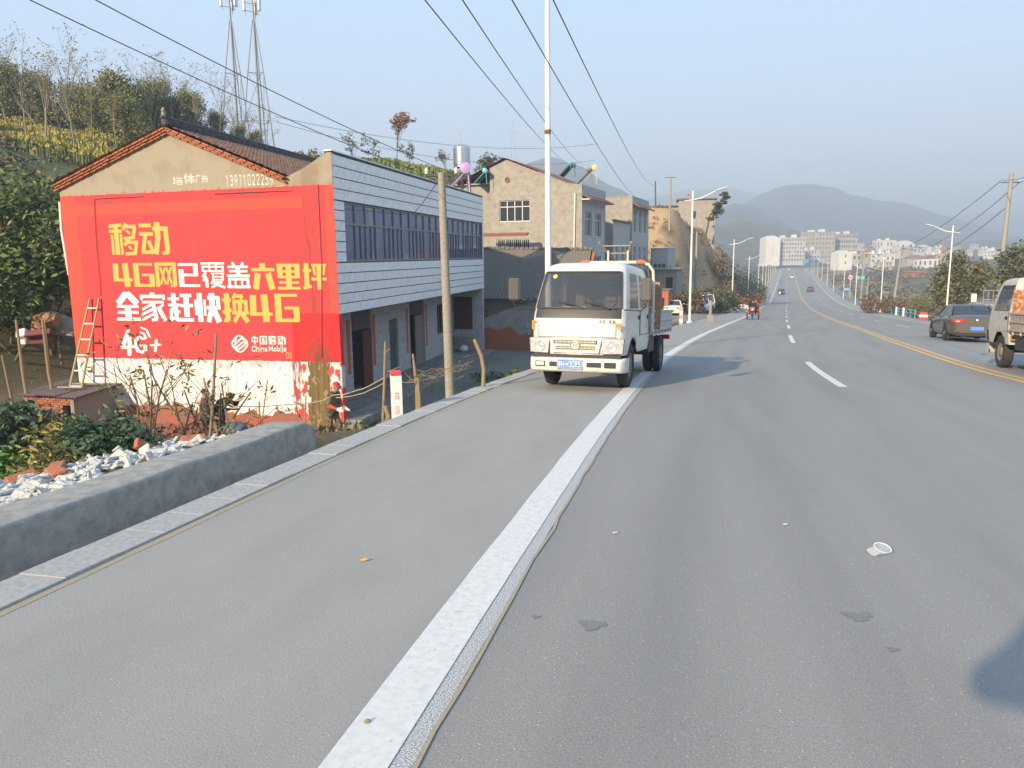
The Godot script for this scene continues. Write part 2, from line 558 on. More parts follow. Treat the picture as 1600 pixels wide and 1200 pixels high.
# ---------------------------------------------------------------- the road as a curve: station d (metres ahead), offset o (metres right of the yellow lines)
const RK := [-16.0, -10.0, 0.0, 8.0, 16.0, 26.0, 40.0, 60.0, 85.0, 115.0, 150.0, 190.0, 240.0, 310.0, 400.0, 520.0, 580.0, 640.0, 1600.0]
const RX := [2.5, 3.85, 6.1, 7.99, 10.1, 13.3, 18.2, 25.24, 34.18, 44.72, 57.54, 71.58, 89.39, 114.37, 146.58, 189.43, 214.0, 246.0, 760.0]
const RH := [1.0, 1.15, 1.56, 1.98, 2.53, 3.11, 3.96, 5.21, 6.67, 8.2, 9.93, 11.02, 11.3, 11.05, 11.0, 11.0, 11.0, 11.0, 11.0]
const RC := [0.006, 0.006, 0.007, 0.009, 0.013, 0.019, 0.029, 0.036, 0.044, 0.047, 0.034, 0.011, 0.0, -0.005, -0.006, -0.006, 0.0, 0.0, 0.0]

func curve(v: Array, q: float) -> float:
	var k := 0
	while k < RK.size() - 2 and RK[k + 1] <= q:
		k += 1
	var h: float = RK[k + 1] - RK[k]
	var t: float = (q - RK[k]) / h
	var m0 := slope(v, k)
	var m1 := slope(v, k + 1)
	var t2: float = t * t
	var t3: float = t2 * t
	return (2 * t3 - 3 * t2 + 1) * v[k] + (t3 - 2 * t2 + t) * h * m0 + (3 * t2 - 2 * t3) * v[k + 1] + (t3 - t2) * h * m1
func slope(v: Array, k: int) -> float:
	if k == 0:
		return (v[1] - v[0]) / (RK[1] - RK[0])
	if k == RK.size() - 1:
		return (v[k] - v[k - 1]) / (RK[k] - RK[k - 1])
	var ha: float = RK[k] - RK[k - 1]
	var hb: float = RK[k + 1] - RK[k]
	var sa: float = (v[k] - v[k - 1]) / ha
	var sb: float = (v[k + 1] - v[k]) / hb
	return (sa * hb + sb * ha) / (ha + hb)
func road_y(d: float, o: float) -> float:
	return -curve(RH, d) - (curve(RC, d) * minf(o, 14.0) if o > 0.0 else 0.0)
func heading(d: float) -> float:
	return (curve(RX, d + 0.5) - curve(RX, d - 0.5))
func road_at(d: float, o: float, lift := 0.0) -> Vector3:
	var dx := heading(d)
	var nx := 1.0 / sqrt(1.0 + dx * dx)
	return Vector3(curve(RX, d) + nx * o, road_y(d, o) + lift, -d + dx * nx * o)
func along(d: float) -> Vector3:
	var a := road_at(d + 0.5, 0.0)
	var b := road_at(d - 0.5, 0.0)
	return (a - b).normalized()
# yaw that turns a thing's +z to face down the road towards the camera
func road_yaw(d: float) -> float:
	var t := along(d)
	return atan2(-t.x, -t.z)
func on_road(x: float, z: float) -> Vector2:
	var d := clampf(-z, -15.0, 1500.0)
	var o := 0.0
	for it in 14:
		var dx := heading(d)
		var nx := 1.0 / sqrt(1.0 + dx * dx)
		var ex := x - curve(RX, d)
		var ez := z + d
		o = ex * nx + ez * dx * nx
		d = clampf(d + (ex * dx - ez) * nx * nx * 0.95, -15.5, 1590.0)
	return Vector2(d, o)

# cross sections left of the road: station -> [distance from the yellow lines, height]; a height written as R + x is x above the road
const YARD := -5.05
var left_cut := [
	[-16.0, [[9.33, 900.0 - 0.25], [9.64, 900.0 - 0.25], [10.1, 900.0 + 0.05], [13.0, -2.2], [15.0, -5.4], [44.0, -5.3], [48.0, -2.0], [56.0, 5.0], [72.0, 10.0], [100.0, 16.0], [170.0, 24.0], [300.0, 30.0]]],
	[0.0, [[9.33, 900.0 - 0.25], [9.64, 900.0 - 0.25], [10.1, 900.0 + 0.13], [10.9, 900.0 + 0.04], [11.6, 900.0 - 0.25], [12.3, 900.0 - 0.65], [14.0, -2.7], [17.0, -3.6], [21.0, -4.6], [26.0, -5.4], [42.0, -5.3], [46.0, -2.0], [54.0, 5.0], [72.0, 10.5], [100.0, 16.0], [170.0, 24.0], [300.0, 30.0]]],
	[4.6, [[9.33, 900.0 - 0.25], [9.64, 900.0 - 0.25], [10.1, 900.0 + 0.13], [10.9, 900.0 + 0.04], [11.6, 900.0 - 0.25], [12.3, 900.0 - 0.65], [14.0, -2.7], [17.0, -3.6], [21.0, -4.6], [26.0, -5.4], [42.0, -5.3], [46.0, -2.0], [54.0, 5.0], [72.0, 10.5], [100.0, 16.0], [170.0, 24.0], [300.0, 30.0]]],
	[8.0, [[9.33, 900.0 - 0.22], [9.64, 900.0 - 0.25], [10.1, 900.0 - 0.35], [10.9, 900.0 - 0.7], [11.6, 900.0 - 1.0], [12.3, 900.0 - 1.35], [14.0, -3.9], [16.5, -4.7], [19.0, -5.2], [22.0, -5.5], [38.0, -5.3], [43.0, -2.0], [52.0, 5.0], [70.0, 10.5], [100.0, 16.0], [170.0, 24.0], [300.0, 30.0]]],
	[13.0, [[9.33, 900.0 - 0.2], [10.0, 900.0 - 0.5], [11.6, 900.0 - 1.15], [14.0, -4.6], [15.4, -5.5], [35.0, -5.2], [40.0, -2.0], [50.0, 5.0], [66.0, 10.5], [100.0, 16.0], [170.0, 24.0], [300.0, 30.0]]],
	[24.0, [[9.33, 900.0 - 0.15], [9.9, 900.0 - 0.4], [12.4, -4.7], [14.0, -5.05], [33.0, -5.05], [37.5, -1.0], [46.0, 4.5], [60.0, 9.5], [80.0, 14.0], [150.0, 22.0], [300.0, 28.0]]],
	[42.0, [[9.33, 900.0 - 0.1], [10.4, 900.0 - 0.3], [13.0, -5.0], [28.0, -5.05], [34.0, -2.0], [44.0, 5.0], [56.0, 7.2], [71.0, 11.5], [85.0, 14.0], [150.0, 20.0], [300.0, 26.0]]],
	[60.0, [[9.33, 900.0 - 0.05], [12.0, -5.3], [30.0, -4.9], [38.0, 1.0], [46.0, 8.0], [58.0, 11.0], [90.0, 13.5], [300.0, 22.0]]],
	[85.0, [[9.33, 900.0 - 0.04], [14.0, -6.6], [23.0, -5.8], [28.0, 0.0], [34.0, 6.0], [45.0, 10.6], [60.0, 12.0], [120.0, 14.0], [300.0, 18.0]]],
	[104.0, [[9.33, 900.0 - 0.04], [13.0, -7.5], [15.5, -5.4], [17.2, 2.6], [19.0, 6.6], [26.0, 7.0], [45.0, 10.0], [120.0, 13.0], [300.0, 16.0]]],
	[118.0, [[9.33, 900.0 - 0.04], [12.0, -8.2], [13.4, -5.4], [15.0, 2.0], [16.4, 4.2], [30.0, 6.0], [120.0, 11.0], [300.0, 14.0]]],
	[125.0, [[9.33, 900.0 - 0.04], [12.0, -8.4], [13.6, -6.0], [15.4, 1.0], [17.0, 3.6], [30.0, 5.6], [120.0, 10.0], [300.0, 13.0]]],
	[135.0, [[9.33, 900.0 - 0.04], [12.0, -8.6], [14.0, -6.5], [18.0, -2.0], [24.0, 2.5], [45.0, 6.0], [120.0, 10.0], [300.0, 12.0]]],
	[165.0, [[9.33, 900.0 - 0.04], [13.0, -10.6], [19.0, -8.5], [30.0, -5.0], [60.0, -2.0], [150.0, 4.0], [300.0, 8.0]]],
	[230.0, [[9.33, 900.0 - 0.04], [14.0, -13.0], [40.0, -13.0], [80.0, -9.0], [150.0, -3.0], [300.0, 5.0]]],
	[520.0, [[9.33, 900.0 - 0.04], [20.0, -12.0], [90.0, -11.0], [180.0, -5.0], [300.0, 4.0]]],
	[1600.0, [[9.33, 900.0 - 0.04], [40.0, -12.0], [300.0, -6.0]]],
]
var right_cut := [
	[-16.0, [[9.75, 900.0 - 0.05], [14.0, 900.0 - 0.2], [60.0, 900.0 - 2.0], [300.0, 900.0 - 6.0]]],
	[30.0, [[9.75, 900.0 - 0.05], [14.0, 900.0 - 0.1], [30.0, 900.0 + 0.5], [60.0, 900.0 - 2.0], [300.0, 900.0 - 8.0]]],
	[62.0, [[9.75, 900.0 - 0.03], [13.0, 900.0 + 0.3], [17.0, 900.0 + 1.2], [24.0, 900.0 + 1.6], [60.0, 900.0 - 2.0], [300.0, -14.0]]],
	[85.0, [[9.75, 900.0 - 0.05], [11.5, 900.0 - 0.1], [18.0, 900.0 + 0.4], [30.0, 900.0 - 1.5], [70.0, -14.0], [300.0, -15.0]]],
	[110.0, [[9.75, 900.0 - 0.05], [11.0, 900.0 - 0.2], [15.0, 900.0 - 1.2], [30.0, -13.0], [90.0, -15.0], [300.0, -14.0]]],
	[180.0, [[9.75, 900.0 - 0.1], [11.0, 900.0 - 0.5], [16.0, -13.0], [40.0, -14.0], [90.0, -11.5], [200.0, -7.0], [300.0, -3.0]]],
	[300.0, [[9.75, 900.0 - 0.1], [11.0, 900.0 - 0.5], [18.0, -12.5], [50.0, -10.5], [110.0, -7.5], [200.0, -3.0], [300.0, 2.0]]],
	[520.0, [[9.75, 900.0 - 0.1], [20.0, -11.5], [60.0, -9.5], [120.0, -6.0], [300.0, 6.0]]],
	[1600.0, [[9.75, 900.0 - 0.1], [40.0, -12.0], [300.0, -4.0]]],
]
func cut_height(cut: Array, d: float, w: float) -> float:
	var k := 0
	while k < cut.size() - 2 and cut[k + 1][0] <= d:
		k += 1
	var f := clampf((d - cut[k][0]) / (cut[k + 1][0] - cut[k][0]), 0.0, 1.0)
	return lerpf(row_height(cut[k][1], w, d), row_height(cut[k + 1][1], w, d), f)
func row_height(row: Array, w: float, d: float) -> float:
	var j := 0
	while j < row.size() - 2 and row[j + 1][0] <= w:
		j += 1
	var a: float = row[j][1]
	var b: float = row[j + 1][1]
	if a > 500.0:
		a = a - 900.0 - curve(RH, d)
	if b > 500.0:
		b = b - 900.0 - curve(RH, d)
	return lerpf(a, b, clampf((w - row[j][0]) / (row[j + 1][0] - row[j][0]), 0.0, 1.0))
var bump := FastNoiseLite.new()
func ground_do(d: float, o: float) -> float:
	if o > -9.3 and o < 9.7:
		return road_y(d, o) - 0.08
	var y := cut_height(left_cut, d, -o) if o < 0.0 else cut_height(right_cut, d, o)
	var far := clampf((absf(o) - 11.0) / 30.0, 0.0, 1.0)
	if o < 0.0 and d < 60.0:
		far = clampf((-o - 36.0) / 20.0, 0.0, 1.0)
	y += bump.get_noise_2d(d * 3.0 + 40.0, o * 3.0) * (0.08 + 1.3 * far * far) * clampf((absf(o) - 9.8) / 2.0, 0.0, 1.0)
	return y
func ground_y(x: float, z: float) -> float:
	var q := on_road(x, z)
	return ground_do(q.x, q.y)
func stand(px: float, py: float, depth: float) -> Vector3:
	var p := at(px, py, depth)
	p.y = ground_y(p.x, p.z)
	return p

# where the line of sight through a photo pixel first meets the ground
func ground_hit(px: float, py: float, near: float, far: float) -> Vector3:
	var q := ray(px, py)
	var d := near
	while d < far:
		var p := q * d
		if p.y <= ground_y(p.x, p.z):
			return p
		d += maxf(0.1, d * 0.012)
	return q * far

func ground_tint(d: float, o: float, y: float) -> Color:
	var g1 := bump.get_noise_2d(d * 9.0, o * 9.0)
	var g2 := bump.get_noise_2d(d * 31.0 + 500.0, o * 31.0)
	var soil := Color(0.17, 0.115, 0.07)
	var grass := Color(0.085, 0.105, 0.03)
	var dry := Color(0.27, 0.215, 0.12)
	var tan_ := Color(0.54, 0.375, 0.215)
	var c := soil
	if o < 0.0:
		var w := -o
		c = soil.lerp(grass, clampf(0.35 + g1 * 0.9 + g2 * 0.5, 0.0, 1.0))
		if d < 36.0 and w < 14.5 and w > 11.0:
			c = soil.lerp(dry, clampf(0.5 + g1, 0.0, 1.0)).lerp(grass, clampf(g2 * 1.2, 0.0, 0.7))
		if d > 17.0 and d < 58.0 and w < 27.0 and w > 12.0:
			c = Color(0.21, 0.2, 0.18).lerp(grass, clampf(g1 * 1.6 - 0.25, 0.0, 0.8))
		if d > 56.0 and d < 84.0 and w < 24.0:
			c = Color(0.30, 0.275, 0.24)
		if w > 33.0 and d < 75.0:
			var green := Color(0.10, 0.115, 0.03).lerp(Color(0.16, 0.13, 0.05), clampf(0.4 + g1, 0.0, 1.0))
			c = c.lerp(green, clampf((w - 33.0) / 6.0, 0.0, 1.0))
		if d >= 62.0 and d < 98.0 and w > 24.0:
			c = Color(0.10, 0.14, 0.035).lerp(dry, clampf(0.25 + g1, 0.0, 1.0))
		if d > 90.0 and d < 124.0 and w > 13.0 and w < 34.0:
			c = tan_.lerp(Color(0.30, 0.20, 0.10), clampf(g1 * 1.2 + g2 * 0.5, 0.0, 1.0))
			var band := fmod(y + 20.0 + g1 * 0.5, 4.6)
			if band < 0.6:
				c = Color(0.17, 0.135, 0.05)
		if d >= 124.0:
			c = grass.lerp(dry, clampf(0.35 + g1, 0.0, 1.0))
	else:
		c = dry.lerp(Color(0.40, 0.30, 0.19), clampf(0.5 + g1, 0.0, 1.0))
		if o > 26.0 and d > 70.0:
			c = c.lerp(Color(0.10, 0.10, 0.055), clampf((o - 26.0) / 10.0, 0.0, 0.85))
		if o > 120.0:
			c = Color(0.20, 0.17, 0.11).lerp(Color(0.11, 0.105, 0.06), clampf(0.5 + g1 * 1.5, 0.0, 1.0))
	return c

func build_ground() -> void:
	bump.seed = 5
	bump.frequency = 0.02
	bump.fractal_octaves = 4
	var ds := []
	var d := -15.5
	while d < 1590.0:
		ds.push_back(d)
		d += 0.7 if d < 45.0 else (2.0 if d < 135.0 else (6.0 if d < 260.0 else (22.0 if d < 560.0 else 90.0)))
	for side in [-1, 1]:
		var ws := [9.33 if side < 0 else 9.75]
		var w: float = ws[0] + 0.15
		while w < 300.0:
			ws.push_back(w)
			w += 0.2 if w < 11.0 else 0.35 if w < 13.0 else (0.8 if w < 40.0 else (2.0 if w < 80.0 else 12.0))
		ws.push_back(900.0)
		ws.push_back(6000.0)
		if side > 0:
			pass
		else:
			ws.reverse()
		var rows := []
		var tints := []
		for dd in ds:
			var row := []
			var tr := []
			for ww in ws:
				var o: float = ww * side
				var p := road_at(dd, o)
				p.y = ground_do(dd, o)
				row.push_back(p)
				tr.push_back(ground_tint(dd, o, p.y))
			rows.push_back(row)
			tints.push_back(tr)
		var b := MB.new()
		b.grid(rows, Vector2.ONE, Vector2.ONE, false, tints)
		var g := put(b, "ground", M.ground)
		struct(g, "earth and grass beside the road, %s" % ("yards and hillside" if side < 0 else "bank and valley"))
	# the plain beyond the bend
	var pb := MB.new()
	pb.col = Color(0.15, 0.13, 0.08)
	pb.quad(Vector3(-9000, -14.5, -300), Vector3(9000, -14.5, -300), Vector3(9000, -14.5, -12000), Vector3(-9000, -14.5, -12000))
	struct(put(pb, "plain", M.hill), "flat valley floor reaching to the mountains")

func strip(b: MB, o0: float, o1: float, d0: float, d1: float, lift: float, step := 1.0, cols := 1) -> void:
	var ds := []
	var d := d0
	while d < d1 - 0.01:
		ds.push_back(d)
		d += step * (1.0 if d < 60.0 else (2.5 if d < 160.0 else 8.0))
	ds.push_back(d1)
	var rows := []
	for dd in ds:
		var row := []
		for k in cols + 1:
			row.push_back(road_at(dd, lerpf(o0, o1, float(k) / cols), lift))
		rows.push_back(row)
	b.grid(rows, Vector2.ONE / 1.45, Vector2(1.0 / 7.0, 1.0 / 22.0))

func build_road() -> void:
	var b := MB.new()
	strip(b, -6.77, 0.0, -15.0, 700.0, 0.0, 1.0, 4)
	strip(b, 0.0, 7.45, -15.0, 700.0, 0.0, 1.0, 4)
	var road := put(b, "road", M.asphalt)
	struct(road, "grey asphalt road with four lanes running downhill")
	# markings, each a part of the road
	b = MB.new()
	strip(b, -6.84, -6.76, -12.0, 30.0, 0.004, 0.5)
	put(b, "worn_paint_edge", M.worn_paint, road)
	b = MB.new()
	var rows := []
	for k in 150:
		var d := -12.0 + k * 0.28
		var j := bump.get_noise_1d(d * 60.0) * 0.01 + bump.get_noise_1d(d * 300.0) * 0.012
		rows.push_back([road_at(d, -6.76 + j, 0.006), road_at(d, -6.742 + j * 1.3, 0.006)])
	b.grid(rows)
	put(b, "sand_seam", M.sand, road)
	for q in [-0.13, 0.13]:
		b = MB.new()
		strip(b, q - 0.075, q + 0.075, -12.0, 560.0, 0.004, 1.0)
		put(b, "yellow_line", M.yellow_paint, road)
	b = MB.new()
	strip(b, 6.95, 7.15, -12.0, 560.0, 0.004, 1.0)
	put(b, "edge_line", M.paint, road)
	for side in [-3.5, 3.5]:
		var k := 0
		var d := -1.4 if side < 0.0 else 7.8
		while d < 420.0:
			b = MB.new()
			strip(b, side - 0.075, side + 0.075, d, d + 5.6, 0.004, 1.0)
			put(b, "lane_dash", M.paint, road)
			d += 13.25
			k += 1
	# paved shoulder left of the white line
	b = MB.new()
	strip(b, -9.05, -6.77, -15.0, 700.0, 0.003, 1.0, 3)
	var pave := put(b, "pavement", M.pavement)
	struct(pave, "pale worn paved shoulder between white line and kerb")
	b = MB.new()
	rows = []
	var dd := -12.0
	while dd < 540.0:
		var j := bump.get_noise_1d(dd * 40.0) * 0.008
		rows.push_back([road_at(dd, -7.045 + j, 0.008), road_at(dd, -6.83 + j * 0.6, 0.008)])
		dd += 0.3 if dd < 30.0 else 3.0
	b.grid(rows)
	put(b, "edge_line", M.paint, pave)
	b = MB.new()
	rows = []
	for k in 170:
		var d := -12.0 + k * 0.3
		var j := bump.get_noise_1d(d * 50.0) * 0.02
		rows.push_back([road_at(d, -9.06, 0.007), road_at(d, -9.0 + j, 0.005)])
	b.grid(rows)
	put(b, "sand_seam", M.sand, pave)
	# kerb slabs, each its own piece
	var slabs := []
	for k in 4:
		var s := MB.new()
		s.cbox(Vector3(0, -0.05 + 0.002 * k, 0), Vector3(0.29, 0.11, 0.391), 0.003)
		slabs.push_back(s.mesh())
	var kd := -8.0
	var n := 0
	var rest := MB.new()
	while kd < 120.0:
		var p := road_at(kd, -9.205, 0.0)
		var t := along(kd)
		var bs := Basis.IDENTITY
		var side_v := t.cross(Vector3.UP).normalized()
		bs = Basis(side_v, side_v.cross(t), -t)
		bs = Basis(bs.y, rng.randf_range(-0.005, 0.005)) * bs
		p += Vector3(0, rng.randf_range(-0.003, 0.003) + 0.012, 0)
		if kd < 34.0:
			inst(slabs[n % 4], "kerb_slab", M.slab, pave, Transform3D(bs, p))
		else:
			rest.xf = Transform3D(bs, p)
			rest.cbox(Vector3(0, -0.05, 0), Vector3(0.29, 0.11, 0.391), 0.003)
		kd += 0.394 * 0.2 / road_at(kd + 0.2, -9.2).distance_to(road_at(kd, -9.2))
		n += 1
	rest.xf = Transform3D.IDENTITY
	var rk := put(rest, "far_kerb_slabs", M.slab, pave)
	rk.set_meta("kind", "stuff")
	b = MB.new()
	strip(b, -9.35, -9.05, 120.0, 540.0, 0.02, 1.0)
	put(b, "far_kerb", M.slab, pave)
	# paved shoulder on the right
	b = MB.new()
	strip(b, 7.45, 9.8, -15.0, 700.0, 0.003, 1.0, 2)
	struct(put(b, "right_pavement", M.pavement), "narrow paved shoulder beyond the right edge line")
	# low concrete parapet outside the kerb
	b = MB.new()
	rows = []
	var prof := [[-9.60, -0.4], [-9.60, 0.0], [-9.602, 0.185], [-9.608, 0.205], [-9.625, 0.216], [-9.72, 0.22], [-9.92, 0.215], [-9.99, 0.205], [-10.01, 0.17], [-10.02, -0.6]]
	for k in 90:
		var d := -9.0 + (5.35 + 9.0) * k / 89.0
		var row := []
		for q in prof:
			var j := bump.get_noise_2d(d * 70.0, q[0] * 400.0) * 0.012
			var e := clampf((5.35 - d) / 0.12, 0.0, 1.0)
			row.push_back(road_at(d, q[0] + j, (q[1] - (1.0 - e) * 0.05) + j * 0.6 + bump.get_noise_1d(d * 25.0) * 0.025))
		row.reverse()
		rows.push_back(row)
	b.grid(rows)
	var last: Array = rows[-1].duplicate()
	last.push_back(last[0])
	b.fan(last, false)
	var par := put(b, "parapet", M.concrete)
	tag(par, "low rough concrete parapet along the kerb above the garden", "wall")

func build_far_hills() -> void:
	# ridge lines: photo column, row, distance
	var hills := [
		["mountain", "blue hazy mountain with a long flat summit behind the town", 1750.0, [[1020, 400], [1080, 372], [1120, 345], [1160, 312], [1195, 294], [1225, 286], [1262, 288], [1300, 293], [1340, 305], [1380, 315], [1420, 322], [1470, 338], [1520, 350], [1570, 362], [1640, 384], [1750, 400]]],
		["mountain", "faint pale mountain ridge farthest away in the haze", 2700.0, [[780, 398], [900, 345], [1000, 316], [1080, 300], [1140, 288], [1200, 296], [1300, 330], [1450, 345], [1560, 330], [1660, 340], [1800, 380]]],
		["mountain", "darker steep hill in front of the flat-topped mountain", 1350.0, [[1000, 402], [1060, 360], [1110, 330], [1150, 312], [1180, 316], [1210, 335], [1250, 362], [1300, 385], [1360, 400]]],
		["mountain", "hazy ridge peak behind the grey houses", 1250.0, [[600, 402], [700, 340], [780, 275], [830, 252], [862, 245], [900, 262], [960, 300], [1040, 345], [1120, 400]]],
		["hill", "brown terraced hill with sparse scrub behind the white block", 840.0, [[1020, 412], [1080, 372], [1120, 348], [1160, 338], [1195, 342], [1230, 356], [1270, 368], [1320, 382], [1380, 398], [1430, 408]]],
		["hill", "low brown hill above the far houses", 1050.0, [[1300, 410], [1350, 376], [1400, 366], [1440, 372], [1500, 380], [1560, 372], [1620, 376], [1700, 390], [1800, 410]]],
	]
	var fn := FastNoiseLite.new()
	fn.seed = 9
	fn.frequency = 0.004
	fn.fractal_octaves = 5
	for h in hills:
		var pts: Array = h[3]
		var D: float = h[2]
		var brown: bool = h[0] == "hill"
		var rows := []
		var tints := []
		var nc := 120
		var prof := [[0.62, 0.0], [0.72, 0.12], [0.8, 0.36], [0.88, 0.66], [0.95, 0.9], [1.0, 1.0], [1.1, 0.85], [1.3, 0.3], [1.5, 0.0]]
		for q in prof:
			var row := []
			var tr := []
			for k in nc + 1:
				var px: float = lerpf(pts[0][0], pts[-1][0], float(k) / nc)
				var j := 0
				while j < pts.size() - 2 and pts[j + 1][0] < px:
					j += 1
				var f: float = (px - pts[j][0]) / (pts[j + 1][0] - pts[j][0])
				f = f * f * (3.0 - 2.0 * f) * 0.5 + f * 0.5
				var py := lerpf(pts[j][1], pts[j + 1][1], f)
				var top := at(px, py, D)
				var base := Vector3(top.x * q[0], 0, top.z * q[0])
				var nz := fn.get_noise_2d(base.x * 600.0 / D, base.z * 600.0 / D)
				var y: float = lerpf(-16.0, top.y, q[1]) * (1.0 + nz * 0.10) + nz * D * 0.008 * q[1]
				row.push_back(Vector3(base.x, y, base.z))
				var g := clampf(0.5 + nz * 1.4, 0.0, 1.0)
				tr.push_back(Color(0.17, 0.135, 0.085).lerp(Color(0.08, 0.085, 0.05), g) if brown else Color(0.035, 0.05, 0.045).lerp(Color(0.06, 0.07, 0.05), g))
			rows.push_back(row)
			tints.push_back(tr)
		var b := MB.new()
		b.grid(rows, Vector2.ONE, Vector2.ONE, false, tints)
		struct(put(b, h[0], M.hill), h[1])

